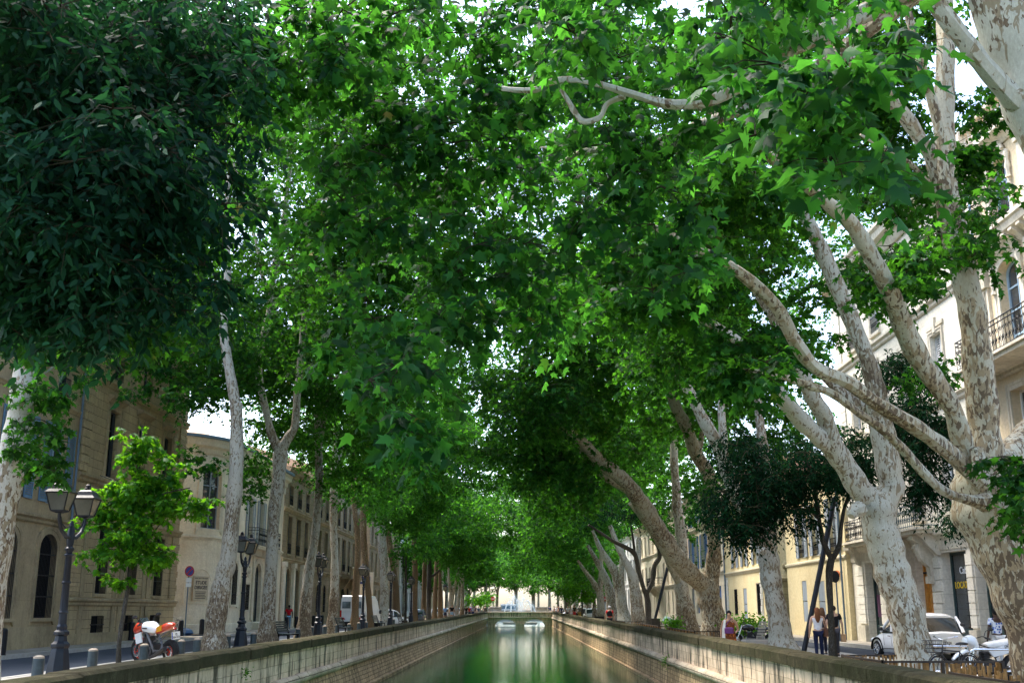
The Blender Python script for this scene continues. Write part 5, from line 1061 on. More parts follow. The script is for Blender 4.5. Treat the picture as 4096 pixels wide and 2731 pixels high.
tree('thick forked plane tree with a huge limb bending left behind the woman in orange', np.array([*onY(2860, 2550, 53)[:2], gz(53)]),
 [([(2866, 2580, 116), (2860, 2552, 108), (2853, 2480, 90), (2845, 2430, 88), (2834, 2383, 90), (2833, 2335, 98), (2828, 2315, 80)], 66, 66),
  ([(2838, 2340, 66), (2852, 2255, 58), (2856, 2191, 54), (2850, 2130, 50), (2837, 2096, 48), (2830, 2032, 46), (2838, 1910, 50), (2785, 1815, 54), (2746, 1706, 52), (2708, 1636, 46), (2676, 1559, 42), (2632, 1515, 38), (2555, 1489, 32), (2491, 1476, 26), (2400, 1440, 16)], 66, 60),
  ([(2830, 2340, 72), (2790, 2318, 72), (2741, 2271, 76), (2687, 2207, 78), (2646, 2143, 74), (2607, 2080, 71), (2575, 2025, 70), (2548, 1990, 66), (2515, 1940, 60), (2460, 1890, 56), (2415, 1860, 52), (2360, 1800, 44), (2300, 1740, 36), (2200, 1680, 26), (2080, 1640, 18)], 66, 57),
  ([(2785, 1830, 26), (2800, 1780, 23), (2810, 1712, 20), (2815, 1600, 12)], 63, 63.5), ([(2548, 1990, 44), (2500, 1950, 40), (2420, 1905, 34), (2330, 1800, 28), (2250, 1700, 18)], 63, 61)], M['bark_old'],
 [B(2550, 1400, 62, 350, 130, 5, 60, **kw), B(2250, 1560, 58, 350, 160, 5, 80, **kw), B(2750, 1560, 64, 260, 170, 4, 50, **kw), B(2300, 1850, 60, 160, 110, 3, 26, **kw)] + EXTRA['R4'], seed=204, group=PR)
YSC[0] = 63 / 80
tree('mottled plane tree just left of the thick forked one, inside the same fence', np.array([*onY(2752, 2530, 63)[:2], gz(63)]),
 [([(2756, 2560, 84), (2752, 2534, 78), (2741, 2446, 72), (2727, 2360, 60), (2722, 2300, 50), (2728, 2220, 42), (2722, 2128, 42), (2709, 2032, 40), (2705, 1950, 36), (2697, 1850, 32), (2695, 1719, 30), (2690, 1600, 20)], 80, 80),
  ([(2725, 2340, 40), (2690, 2270, 34), (2650, 2190, 30), (2590, 2100, 26), (2520, 2010, 18)], 80, 77)], M['bark_mid'],
 [B(2650, 1640, 78, 280, 180, 5, 60, **kw), B(2400, 1700, 76, 250, 180, 5, 60, **kw)] + EXTRA['R5'], seed=205, group=PR)
YSC[0] = 1.0
R_FAR = [
 ('grey and brown plane tree leaning left past the prop beam, right bank', 88.0, 'bark_mid', [[(2556, 2508, 56), (2550, 2440, 50), (2543, 2373, 46), (2526, 2298, 36), (2500, 2242, 30), (2470, 2180, 24), (2440, 2100, 16)], [(2540, 2350, 30), (2552, 2260, 24), (2556, 2150, 16)]]),
 ('pale plane tree leaning left beside the man in black, right bank', 97.0, 'bark_pale', [[(2505, 2498, 62), (2490, 2430, 48), (2478, 2360, 40), (2458, 2289, 33), (2432, 2242, 28), (2400, 2190, 20), (2370, 2120, 12)], [(2485, 2400, 30), (2486, 2300, 24), (2490, 2180, 16)]]),
 ('pale plane tree directly behind the man in the black vest, right bank', 106.0, 'bark', [[(2455, 2492, 58), (2448, 2430, 44), (2440, 2364, 38), (2418, 2300, 30), (2385, 2240, 22), (2350, 2180, 14)]]),
 ('brown mottled plane tree left of the man in the black vest', 116.0, 'bark_old', [[(2407, 2490, 36), (2402, 2430, 30), (2398, 2373, 30), (2372, 2326, 22), (2345, 2290, 17), (2310, 2240, 10)], [(2400, 2380, 22), (2404, 2300, 18), (2405, 2200, 12)]]),
 ('slim grey plane tree near the strollers on the right bank', 128.0, 'bark_mid', [[(2378, 2482, 17), (2376, 2400, 13), (2374, 2330, 10), (2372, 2250, 8)]]),
 ('pale plane tree behind the man in yellow trousers', 140.0, 'bark', [[(2354, 2474, 20), (2352, 2430, 17), (2350, 2370, 14), (2340, 2280, 9)]]),
 ('distant mottled plane tree behind the seated group, nearer the canal', 152.0, 'bark_mid', [[(2278, 2460, 22), (2274, 2400, 19), (2262, 2350, 14), (2250, 2290, 9)]]),
 ('distant plane tree behind the seated group, further from the canal', 165.0, 'bark', [[(2300, 2462, 20), (2298, 2400, 17), (2290, 2340, 12)]]),
]
for i, (lb, Y, bk, lms) in enumerate(R_FAR):
    g0 = lms[0][0]; base = onY(g0[0], g0[1], Y); base[2] = gz(Y); x = base[0]
    lms2 = [(p, Y, Y + (0 if k == 0 else random.uniform(-1.5, 1.5))) for k, p in enumerate(lms)]
    kw = dict(s=.25 if Y < 100 else .32, nl=7)
    cr = [W(x + 2.5, Y, 15, 5, 5.5, 5.5, 70, **kw), W(x - 2, Y, 14, 5, 5.5, 4.5, 80, **kw), W(x - 4, Y, 19.5, 5, 5.5, 3.5, 60, **kw), W(x - 5.5, Y, 11.5, 3.5, 4.5, 3.0, 36, **kw)]
    cr = cr + EXTRA.get('RF%d' % i, [])
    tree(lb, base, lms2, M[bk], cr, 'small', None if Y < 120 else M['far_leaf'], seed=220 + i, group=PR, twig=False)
# ---- trees standing just outside the picture whose crowns hang into it
kw = dict(s=.185, nl=7)
R0 = [([(0, 0, 0)] * 2, 0, 0)]
P, RR = wpath([(4420, 900, 270), (4300, 690, 250), (4170, 480, 235), (4085, 260, 225), (4000, 20, 215), (3930, -260, 190), (3850, -600, 150)], 10, 10)
P0 = [np.array((9.6, 10.6, 0)), np.array((9.2, 10.5, 1.3)), np.array((8.2, 10.3, 2.9))]; R00 = [.52, .44, .40]
main = dict(P=catmull(P0 + P[::5], 5), R=[float(x) for x in np.interp(np.linspace(0, 1, 5 * (len(P0 + P[::5]) - 1) + 1), np.linspace(0, 1, len(P0 + P[::5])), R00 + [r for r in RR[::5]])])
p2, r2 = wpath([(4150, 480, 90), (4060, 400, 100), (3960, 290, 84), (3880, 190, 76), (3790, 80, 70), (3700, -40, 60), (3620, -180, 50), (3520, -420, 36)], 10, 9.4)
def wl3(pts, r0, r1, per=5):
    Q = catmull(pts, per); return dict(P=Q, R=list(np.linspace(r0, r1, len(Q))))
bar1 = wpath([(2010, 355, 22), (2080, 362, 24), (2150, 358, 26), (2220, 325, 26), (2300, 320, 24), (2400, 338, 26), (2540, 380, 34), (2700, 420, 42), (2900, 380, 50), (3150, 200, 60)], 10.6, 10.0)
bar2 = wpath([(2240, 355, 18), (2265, 390, 20), (2300, 450, 22), (2335, 488, 24), (2400, 470, 22), (2430, 415, 22), (2500, 385, 26)], 10.5, 10.4)
bar3 = wpath([(2100, 640, 20), (2180, 660, 20), (2260, 640, 18), (2350, 600, 22), (2500, 600, 30), (2750, 520, 40), (3000, 420, 50), (3300, 250, 60)], 14.5, 11.5)
NL = dict(s=.165, nl=6, ns=7, cr=.42, d=.5, t=.75)
near = []
for (u, v, Y, ru, rv, ry, n) in [(2000, 110, 12.2, 420, 130, 1.4, 30), (1500, 350, 12.5, 280, 260, 1.8, 36), (1850, 600, 13, 300, 150, 1.3, 26), (1700, 700, 13, 200, 120, 1.2, 12), (2450, 200, 11, 360, 220, 1.6, 34), (2560, 640, 12, 230, 190, 1.5, 22), (2200, 180, 9.6, 120, 70, .4, 4), (2900, 260, 10.5, 260, 230, 1.6, 28), (1400, 800, 13, 180, 200, 1.3, 18), (1700, 950, 13, 250, 200, 1.3, 24), (1950, 1050, 13, 200, 160, 1.3, 16), (1480, 1250, 11.5, 120, 170, .9, 8), (1530, 1540, 10.8, 110, 130, .7, 6), (1680, 1500, 11.5, 110, 110, .8, 7), (1600, 1690, 10.6, 120, 60, .4, 4), (1350, 1450, 11, 80, 80, .4, 3), (2350, 950, 13, 260, 160, 1.4, 20), (2700, 900, 12, 200, 150, 1.3, 13), (2650, 1130, 12, 150, 60, 1, 5), (1250, 200, 12.5, 180, 160, 1.5, 14), (1750, 20, 12.5, 250, 60, 1.4, 12), (1350, 40, 12, 250, 90, 1.4, 18), (1150, 300, 12.5, 90, 130, 1, 7), (1950, 350, 12.5, 200, 120, 1.2, 12), (2250, 640, 14, 200, 90, 1.2, 10), (1800, 1280, 13, 200, 120, 1.2, 12), (2150, 1250, 14, 200, 130, 1.3, 12), (1650, 1760, 10.6, 60, 60, .4, 3), (3200, 80, 10, 250, 120, 1.3, 12)]:
    near.append(B(u, v, Y, ru, rv, ry, max(3, int(n * .72)), **NL))
near += [B(3150, 380, 7.6, 190, 170, .7, 7, **NL), B(3470, 260, 7.2, 130, 130, .5, 3, **NL), B(3440, 740, 7.4, 80, 110, .4, 3, **NL), B(3000, 60, 8.5, 260, 100, .8, 8, **NL), B(3330, 560, 7.8, 100, 100, .5, 3, **NL)]
near += [B(u, v, 12.5, ru, rv, .7, n, **NL) for (u, v, ru, rv, n) in [(960, 420, 90, 110, 5), (1080, 180, 110, 110, 7), (1000, 720, 60, 90, 3)]]
near += [W(3, 9, 12.5, 7, 6, 2.2, 90, s=.22, nl=6, ns=8, cr=.9), W(9, 8, 13, 5, 6, 2.5, 50, s=.22, nl=6, ns=8, cr=.9)]  # crown masses above the view, added to shade the foliage below
r0 = tree('near plane tree whose thick pale limb crosses the top right corner', np.array([9.6, 10.6, gz(10.6)]), [main, dict(P=p2, R=r2), dict(P=bar1[0], R=bar1[1]), dict(P=bar2[0], R=bar2[1]), dict(P=bar3[0], R=bar3[1]), wl3([bar1[0][-1], (5.6, 10.2, 8.6), (6.6, 10.2, 8.2)], .09, .2), wl3([bar3[0][-1], (5.4, 10.6, 9.0), (6.0, 10.2, 9.2)], .09, .18),], M['bark'], near, 'plane', M['near_leaf'], seed=301, flare=1.2, group=PR)
HL = dict(s=.14, nl=9, ns=9, cr=.42, d=.7, t=.75)
hk = [B(u, v, Y, ru, rv, ry, n, **HL) for (u, v, Y, ru, rv, ry, n) in [(250, 250, 10, 420, 330, 1.6, 95), (150, 800, 10, 300, 300, 1.3, 70), (480, 650, 9.5, 200, 250, 1.0, 42), (740, 150, 11, 220, 150, 1.3, 40), (100, 1200, 10.5, 220, 130, 1.0, 26), (900, 60, 12, 120, 100, 1.2, 14), (430, 1000, 10, 160, 110, .9, 18), (280, 130, 12, 420, 250, 2, 64)]]
hk += [B(u, v, 10.5, ru, rv, .7, n, **HL) for (u, v, ru, rv, n) in [(620, 380, 110, 120, 9), (60, 400, 200, 300, 30), (560, 880, 90, 130, 7), (300, 1180, 150, 90, 8), (700, 480, 60, 80, 4), (870, 640, 50, 120, 4), (900, 900, 40, 120, 3), (840, 1130, 60, 90, 4), (640, 1200, 110, 80, 6), (420, 1290, 120, 60, 4), (960, 420, 40, 90, 3), (1000, 260, 50, 80, 3), (30, 1000, 150, 250, 20)]]
hk += [W(-7, 9, 8.5, 4.5, 4.5, 1.8, 90, s=.15, nl=8, ns=8, cr=.8, tw=0)]
tree('dark leaved hackberry hanging into the top left corner', np.array([-10.2, 8.0, gz(8)]), [wl3([(-10.2, 8, 0), (-10, 8.1, 2.5), (-9.2, 8.4, 5), (-7.6, 9, 7.2), (-5.6, 9.6, 8.2)], .28, .10), wl3([(-9.3, 8.4, 4.8), (-7.4, 9.4, 5.9), (-5.6, 10, 6.2), (-4.8, 10.2, 6.3)], .12, .02), wl3([(-9.6, 8.3, 3.9), (-7.5, 9.7, 5.0), (-5.5, 10.2, 5.2)], .10, .02)], M['bark_dark'], hk, 'ovate', M['near_dark_leaf'], seed=302, name='hackberry_tree')
# left bank plane tree standing just behind the left picture edge (crown above the lamp)
kw = dict(s=.2, nl=7)
tree('plane tree beyond the left edge whose crown fills the upper left', np.array([-11.2, 16.5, gz(16)]), [wl3([(-11.2, 16.5, 0), (-11.2, 16.5, 3), (-11.0, 16.7, 7), (-10.4, 17, 11), (-9.0, 17.5, 15)], .38, .15)], M['bark'],
     [B(300, 1150, 18, 350, 150, 1.8, 36, cr=.7, **{**kw, 'ns': 11}), B(700, 900, 20, 220, 240, 2, 26, cr=.7, **{**kw, 'ns': 11}), W(-7.5, 17.5, 13, 4.5, 4, 2.5, 70, **kw), B(120, 1340, 17, 200, 60, 1.0, 8, cr=.4, **{**kw, 'ns': 9}), B(560, 1250, 19, 200, 90, 1.3, 9, cr=.5, **{**kw, 'ns': 10}), B(1500, 600, 24, 300, 260, 2.5, 40, s=.17, nl=7), B(1250, 1050, 24, 120, 160, 1.5, 10, s=.17, nl=7)], seed=303, group=PL)
# ---- small trees: young maple by the near lamp, hackberries on props
mb = onG(473, 2668); Ym = float(mb[1])
tree('young bright green maple on a thin grey trunk beside the near lamp', mb, [([(473, 2668, 19), (478, 2560, 18), (495, 2450, 18), (520, 2300, 17), (532, 2200, 14), (540, 2050, 10), (560, 1850, 7), (570, 1700, 4)], Ym, Ym), ([(528, 2260, 9), (480, 2180, 7), (440, 2100, 4)], Ym, Ym - .5), ([(530, 2240, 9), (600, 2150, 7), (650, 2080, 4)], Ym, Ym + .4), ([(540, 2050, 7), (640, 1980, 6), (760, 1950, 4)], Ym, Ym - .3), ([(545, 2000, 6), (470, 1930, 5), (400, 1900, 3)], Ym, Ym + .3)], M['bark_dark'],
     [B(560, 1990, Ym, 190, 120, 1.0, 34, s=.19, nl=7, ns=8, cr=.35), B(520, 2150, Ym, 140, 110, .9, 24, s=.18, nl=7, ns=8, cr=.33), B(560, 1790, Ym, 110, 110, .7, 13, s=.18, nl=7, ns=7, cr=.3), B(760, 2010, Ym, 110, 60, .6, 8, s=.17, nl=7, ns=7, cr=.28), B(600, 2230, Ym, 100, 70, .6, 9, s=.18, nl=6, ns=6, cr=.25), B(370, 1960, Ym, 60, 30, .4, 3, s=.17, nl=6, ns=6, cr=.2), B(350, 2230, Ym, 50, 30, .3, 2, s=.15, nl=6, ns=6, cr=.2), B(660, 1900, Ym, 120, 70, .6, 8, s=.18, nl=7, ns=7, cr=.3), B(400, 2060, Ym, 90, 70, .5, 6, s=.18, nl=7, ns=7, cr=.28), B(480, 2320, Ym, 50, 35, .3, 3, s=.2, nl=6, ns=5, cr=.2)], 'plane', M['young_leaf'], seed=310, name='young_maple', flare=1.1)
s1 = onG(3335, 2652); Ys = float(s1[1]); DK = dict(s=.14, nl=9, ns=11, cr=.52, d=.75)
tree('dark slim forked hackberry held by a leaning prop beam beside the two women', s1, [([(3335, 2652, 31), (3326, 2520, 27), (3322, 2430, 26), (3316, 2297, 29), (3328, 2225, 30)], Ys, Ys), ([(3326, 2235, 22), (3293, 2165, 22), (3277, 2075, 18), (3261, 1980, 16), (3240, 1880, 12), (3180, 1780, 8)], Ys, Ys), ([(3332, 2230, 22), (3356, 2181, 20), (3364, 2112, 17), (3377, 2032, 15), (3391, 1990, 14), (3400, 1880, 10)], Ys, Ys), ([(3270, 2070, 12), (3180, 1990, 9), (3080, 1950, 6), (2980, 1930, 4)], Ys, Ys)], M['bark_dark'],
     [B(3180, 1880, Ys, 250, 160, 1.8, 105, **DK), B(3010, 1980, Ys, 130, 140, 1.4, 50, **DK), B(2960, 2120, Ys - .3, 120, 70, .9, 20, **DK), B(2950, 1800, Ys + .5, 130, 90, 1.2, 22, **DK), B(3150, 2040, Ys, 140, 80, 1.1, 26, **DK), B(2850, 2020, Ys, 60, 90, .8, 14, **DK), B(3380, 1820, Ys, 140, 140, 1.2, 38, **DK), B(3000, 1820, Ys + 1, 130, 80, 1.2, 14, **DK)], 'ovate', M['dark_leaf'], seed=311, name='hackberry_tree')
tree('dense dark hackberry crown between the mottled plane and the huge old plane', np.array([11.35, 33.5, .06]), [wl3([(11.35, 33.5, 0), (11.3, 33.5, 3), (11.2, 33.5, 6), (11.6, 33.5, 8)], .11, .05)], M['bark_dark'],
     [B(3650, 1760, 33, 140, 230, 1.8, 115, **DK), B(3590, 1490, 34, 120, 90, 1.4, 32, **DK), B(3700, 1960, 32.5, 60, 90, .9, 14, **DK), B(3850, 2070, 30, 60, 50, .6, 8, **DK), B(3450, 1880, 36, 60, 150, 1.2, 18, **DK)], 'ovate', M['dark_leaf'], seed=312, name='hackberry_tree')
s2 = onG(2594, 2528); Y2 = float(s2[1]); DK2 = dict(s=.2, nl=8, ns=9, cr=.8, d=.5)
tree('slim dark young tree beside the planter with its own prop beam', s2, [([(2594, 2528, 25), (2591, 2419, 22), (2584, 2365, 24)], Y2, Y2), ([(2580, 2370, 18), (2554, 2280, 20), (2538, 2215, 19), (2498, 2186, 16), (2452, 2163, 14), (2410, 2135, 12), (2354, 2098, 9)], Y2, Y2 - 2), ([(2588, 2370, 20), (2610, 2322, 21), (2619, 2261, 20), (2638, 2228, 18), (2633, 2186, 16), (2610, 2149, 14), (2600, 2080, 9)], Y2, Y2), ([(2540, 2225, 12), (2533, 2160, 10), (2520, 2080, 6)], Y2, Y2)], M['bark_dark'],
     [B(2500, 2050, Y2, 130, 80, 2.2, 20, **DK2), B(2380, 2030, Y2 - 2, 110, 60, 1.8, 14, **DK2), B(2600, 2060, Y2, 80, 60, 1.5, 10, **DK2)], 'ovate', M['dark_leaf'], seed=313, name='hackberry_tree')
th = onG(1621, 2500); Yt = float(th[1])
tree('very thin grey sapling forking high between lamps on the left bank', th, [([(1621, 2500, 9), (1624, 2330, 8), (1624, 2262, 8), (1622, 2180, 6)], Yt, Yt), ([(1624, 2290, 6), (1612, 2250, 5), (1614, 2180, 4)], Yt, Yt)], M['bark_dark'], [B(1600, 2230, Yt, 45, 40, 1.5, 8, s=.2, nl=7, ns=8, cr=.7)], 'small', M['plane_leaf'], seed=314, name='sapling')
YL = dict(s=.26, nl=8, ns=11, cr=.9)
for i, (u, v, ru, rv, Y, lb) in enumerate([(1900, 2395, 55, 25, 185, 'bright yellow green young tree beyond the bridge on the left bank'), (1945, 2385, 35, 18, 190, 'second bright green young tree beyond the bridge, nearer the fountain'), (2325, 2375, 75, 45, 125, 'bright yellow green young tree in front of the right bank strollers'), (2260, 2350, 45, 30, 150, 'small bright green tree above the seated group')]):
    c = onY(u, v, Y); tree(lb, np.array([c[0], Y, gz(Y)]), [wl3([(c[0], Y, gz(Y)), (c[0] + .1, Y, 2.0), (c[0], Y, c[2] + .5)], .12, .04)], M['bark_dark'], [B(u, v, Y, ru, rv, 2.0, 26, **YL)], 'small', M['young_leaf'], seed=320 + i, name='young_tree', group='young trees at the far end', twig=False)
# rows beyond the bridge, two kinds, copied
def far_tree(seed, lb):
    g = np.random.default_rng(seed)
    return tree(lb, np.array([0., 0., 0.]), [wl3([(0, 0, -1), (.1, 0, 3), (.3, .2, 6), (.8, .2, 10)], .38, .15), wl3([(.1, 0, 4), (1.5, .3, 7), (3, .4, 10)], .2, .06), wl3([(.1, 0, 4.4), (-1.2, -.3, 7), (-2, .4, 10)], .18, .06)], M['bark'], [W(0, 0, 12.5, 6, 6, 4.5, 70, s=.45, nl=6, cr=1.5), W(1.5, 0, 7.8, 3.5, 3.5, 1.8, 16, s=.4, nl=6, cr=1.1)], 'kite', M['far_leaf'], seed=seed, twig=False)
fa = far_tree(501, 'leafy plane tree in the row beyond the bridge'); fb = far_tree(502, 'leafy plane tree in the row beyond the bridge')
spots = []
for k in range(9):
    for s in (-1, 1): spots.append((s * (12.3 + .6 * random.random()), 178 + k * 11.5 + random.uniform(-1.5, 1.5)))
for k in range(12): spots.append((-30 + k * 5.6 + random.uniform(-1, 1), 268 + 8 * (k % 2)))
for k in range(5):
    for s in (-1, 1): spots.append((s * 19.5, 186 + k * 17.5))
for k in range(18): spots.append((-42 + k * 5.0 + random.uniform(-1, 1), 292 + 14 * (k % 2)))
for i, (x, y) in enumerate(spots):
    o = (fa, fb)[i] if i < 2 else copy_tree((fa, fb)[i % 2]); o.location = (x, y, gz(y)); o.rotation_euler = (0, 0, random.uniform(0, 6.28)); q = random.uniform(.85, 1.12) * (1.45 if i >= 40 else 1); o.scale = (q, q, q)
    k_ = 'left' if (i < 18 and x < 0) else ('right' if i < 18 else ('end' if i < 30 or i >= 40 else 'outer'))
    o['label'] = {'left': 'leafy plane tree in the left row beyond the bridge', 'right': 'leafy plane tree in the right row beyond the bridge', 'end': 'leafy plane tree closing the view behind the fountain', 'outer': 'leafy plane tree beside the houses beyond the bridge'}[k_]; o['group'] = {'left': 'left row of plane trees beyond the bridge', 'right': 'right row of plane trees beyond the bridge', 'end': 'trees behind the fountain', 'outer': 'outer plane trees beyond the bridge'}[k_]
print('LEAVES', TOT[0])
# ------------------------------------------------------------------ street furniture, vehicles, people
def gp(u, Y, dz=0.0):
    """point on the quay at distance Y on the sight line through column u near the horizon"""
    z = gz(Y) + dz; v = 2435.0
    for _ in range(6):
        p = onY(u, v, Y); v += (p[2] - z) * FP * .95 / Y
    return (float(onY(u, v, Y)[0]), float(Y), z)
def make_lamp(double=True):
    r = empty('street_lamp', (0, 0, 0), 0, 'lamp', 'street lamp', 'lamp posts along the left quay')
    b = MB(); b.lathe([(.34, 0), (.34, .06), (.29, .12), (.27, .30), (.22, .62), (.20, .70), (.23, .74), (.23, .80), (.16, .86), (.14, .98), (.19, 1.02), (.19, 1.08), (.12, 1.13), (.13, 1.2), (.10, 1.26)], n=8); b.build('base', M['iron_blue'], r, smooth=False)
    b = MB(); b.lathe([(.10, 1.2), (.095, 1.6), (.075, 2.95), (.11, 3.0), (.11, 3.04), (.07, 3.08), (.09, 3.2), (.09, 3.45), (.05, 3.55), (.06, 3.62), (.02, 3.7)], n=12)
    for z in (1.5, 2.2, 2.85): b.lathe([(.1, z), (.115, z + .03), (.1, z + .06)], n=12)
    b.build('pole', M['iron_blue'], r, smooth=True)
    b = MB()
    for s in ((-1, 1) if double else (0,)):
        if s: b.tube([(0, 0, 3.3), (0, s * .3, 3.3), (0, s * .6, 3.45), (0, s * .78, 3.7), (0, s * .78, 3.82)], [.05, .05, .045, .04, .04], 7); b.tube([(0, s * .1, 3.55), (0, s * .35, 3.5), (0, s * .6, 3.6), (0, s * .7, 3.75)], .02, 5)
        else: b.tube([(0, 0, 3.6), (0, 0, 3.85)], .05, 7)
    b.build('arm', M['iron_blue'], r, smooth=True)
    for s in ((-1, 1) if double else (0,)):
        y = s * .78; l = empty('lantern', (0, y, 3.82)); l.parent = r
        def sq(w, z): return [(a * w, c * w, z) for a, c in ((-1, -1), (1, -1), (1, 1), (-1, 1))]
        b = MB(); b.loft([sq(.06, 0), sq(.16, .04), sq(.16, .07)]); b.loft([sq(.27, .46), sq(.29, .49), sq(.22, .56), sq(.17, .66), sq(.12, .70), sq(.06, .72)]); b.lathe([(.06, .72), (.09, .75), (.06, .78), (.07, .82), (.02, .86)], n=8)
        for a, c in ((-1, -1), (1, -1), (1, 1), (-1, 1)): b.tube([(a * .16, c * .16, .06), (a * .26, c * .26, .47)], .016, 4)
        b.tube([(0, 0, .05), (0, 0, .2)], .02, 5); b.build('frame', M['iron'], l)
        b = MB(); b.loft([sq(.155, .07), sq(.25, .46)], cap=False); b.build('glass', M['lampglass'], l)
    return r
L0 = make_lamp(True); L1 = make_lamp(False)
LB = ['black double lantern lamp post beside the young maple, nearest of its row', 'second nearest black double lamp post, between two pale plane trunks', 'third double lamp post, right of the slim pale plane tree and its bench', 'double lamp post standing in front of the white van', 'lamp post right of the cream plane tree with stubs', 'lamp post beside the dark grey car far down the quay', 'small distant lamp post above the walker in the blue shirt']
for i, ((u, v), d) in enumerate(zip([(228, 2714), (961, 2592), (1270, 2548), (1449, 2522), (1560, 2507), (1643, 2495), (1781, 2477)], (1, 1, 1, 1, 1, 1, 1))):
    p = onG(u, v); o = L0 if i == 0 else copy_tree(L0)
    o.location = (p[0], p[1], gz(p[1])); o['label'] = LB[i]
    if i == 6: o.location = (gp(1781, 150)[0], 150, gz(150))
for ch in list(L1.children):
    for c2 in list(ch.children): bpy.data.objects.remove(c2)
    bpy.data.objects.remove(ch)
bpy.data.objects.remove(L1)
# bollards
def make_bollard(h, r_, m1, m2, group):
    r = empty('bollard', (0, 0, 0), 0, 'bollard', 'bollard', group)
    b = MB(); b.lathe([(r_ * 1.03, -.02), (r_ * 1.03, .03), (r_, .05), (r_, h * .86), (r_ * .96, h * .9)], n=16); b.build('post', m1, r, smooth=True)
    b = MB(); b.lathe([(r_ * .98, h * .9), (r_ * .9, h * .96), (r_ * .55, h * 1.0), (.01, h * 1.015)], n=16); b.build('cap', m2, r, smooth=True); return r
NB = make_bollard(.62, .125, M['bollard'], M['bollard_cap'], 'bollards along the canal side kerb')
nb = [(145, 2738, 'green grey bollard at the lower left corner left of the near lamp'), (365, 2693, 'bollard between the near lamp and the young maple'), (571, 2662, 'bollard hiding the front wheel of the red and white motorcycle'), (721, 2636, 'bollard just behind the rear wheel of the red and white motorcycle'), (785, 2625, 'bollard left of the leaning bare plane trunk'), (908, 2604, 'bollard between the leaning plane trunk and the second lamp'), (1012, 2591, 'bollard right of the second lamp, before the forked plane tree'), (1098, 2573, 'bollard left of the first slatted bench'), (1190, 2562, 'bollard at the right end of the first slatted bench'), (1245, 2550, 'bollard right of the slim pale plane tree by the third lamp'), (1298, 2545, 'bollard right of the third lamp'), (1348, 2536, 'bollard left of the second bench'), (1396, 2531, 'bollard at the right end of the second bench'), (1434, 2524, 'bollard just left of the fourth lamp'), (1464, 2519, 'bollard just right of the fourth lamp'), (1524, 2510, 'bollard left of the cream plane tree foot'), (1574, 2503, 'bollard right of the fifth lamp')]
for i, (u, v, lb) in enumerate(nb):
    o = NB if i == 0 else copy_tree(NB); p = onG(u, v); o.location = (p[0], p[1], gz(p[1])); o['label'] = lb
FB = make_bollard(.9, .15, M['iron'], M['iron'], 'dark bollards on the far kerb')
fb = [(3, 38.5, 'black bollard at the left edge on the far kerb'), (522, 56, 'black bollard behind the front of the red and white motorcycle, far kerb'), (721, 64.4, 'black bollard below the round road sign'), (805, 68.5, 'black bollard left of the leaning plane trunk, far kerb'), (1092, 82, 'black bollard left of the man in the red shirt'), (1144, 85, 'black bollard at the feet of the man in the red shirt'), (1184, 89, 'black bollard right of the man in the red shirt'), (1253, 97, 'black bollard left of the third lamp pole, far kerb'), (1287, 101, 'black bollard right of the third lamp pole, far kerb')]
for i, (u, Y, lb) in enumerate(fb):
    o = FB if i == 0 else copy_tree(FB); p = gp(u, Y); o.location = (p[0], p[1], gz(Y) + .04); o['label'] = lb
# benches
def make_bench():
    r = empty('park_bench', (0, 0, 0), 0, 'bench', 'bench', 'slatted benches on the left quay')
    dk = mat_plain('dark_green_slats', (.018, .030, .028), .5, .4, var=.3, vs=10)
    b = MB()
    for k in range(4): b.box(-.08 + k * .12, .02 + k * .12, -.8, .8, .43, .46)
    b.build('seat', dk, r)
    b = MB()
    for k in range(5): x = -.12 - k * .045; z = .54 + k * .10; b.box(x - .03, x, -.8, .8, z, z + .075)
    b.build('backrest', dk, r)
    for y in (-.7, .7):
        b = MB(); b.box(-.08, .42, y - .025, y + .025, .38, .43); b.box(.34, .40, y - .024, y + .024, 0, .38); b.box(-.10, -.04, y - .024, y + .024, 0, .40); b.prism([(-.10, .40), (-.05, .40), (-.30, 1.03), (-.35, 1.03)], y - .02, y + .02, 'y'); b.build('leg', M['iron'], r)
    return r
BN = make_bench()
for i, (u, v, lb) in enumerate([(1140, 2573, 'dark slatted bench between the forked plane tree and the slim pale one'), (1372, 2536, 'dark slatted bench left of the rusty plane trunk before the van'), (1510, 2512, 'dark slatted bench beside the foot of the cream plane tree'), (1606, 2500, 'dark slatted bench by the thin grey sapling')]):
    o = BN if i == 0 else copy_tree(BN); p = onG(u, v); o.location = (p[0], p[1], gz(p[1])); o['label'] = lb; o.rotation_euler = (0, 0, R(-8))
# tree pits
for i, (u, v) in enumerate([(420, 2700), (760, 2640), (900, 2612), (1090, 2582)]):
    p = onG(u, v); b = MB(); g_ = random.Random(i); n = 22
    b.add([(p[0], p[1], gz(p[1]) + .05)] + [(p[0] + (.55 + .1 * g_.random()) * math.cos(6.283 * k / n) * .8, p[1] + (.9 + .2 * g_.random()) * math.sin(6.283 * k / n), gz(p[1]) + .006) for k in range(n)], [(0, 1 + k, 1 + (k + 1) % n) for k in range(n)])
    o = b.build('tree_pit_soil', mat_plain('pit_litter', (.24, .13, .05), .95, .1, var=.5, vs=18, bump=.6) if i == 0 else bpy.data.materials['pit_litter']); o['kind'] = 'structure'
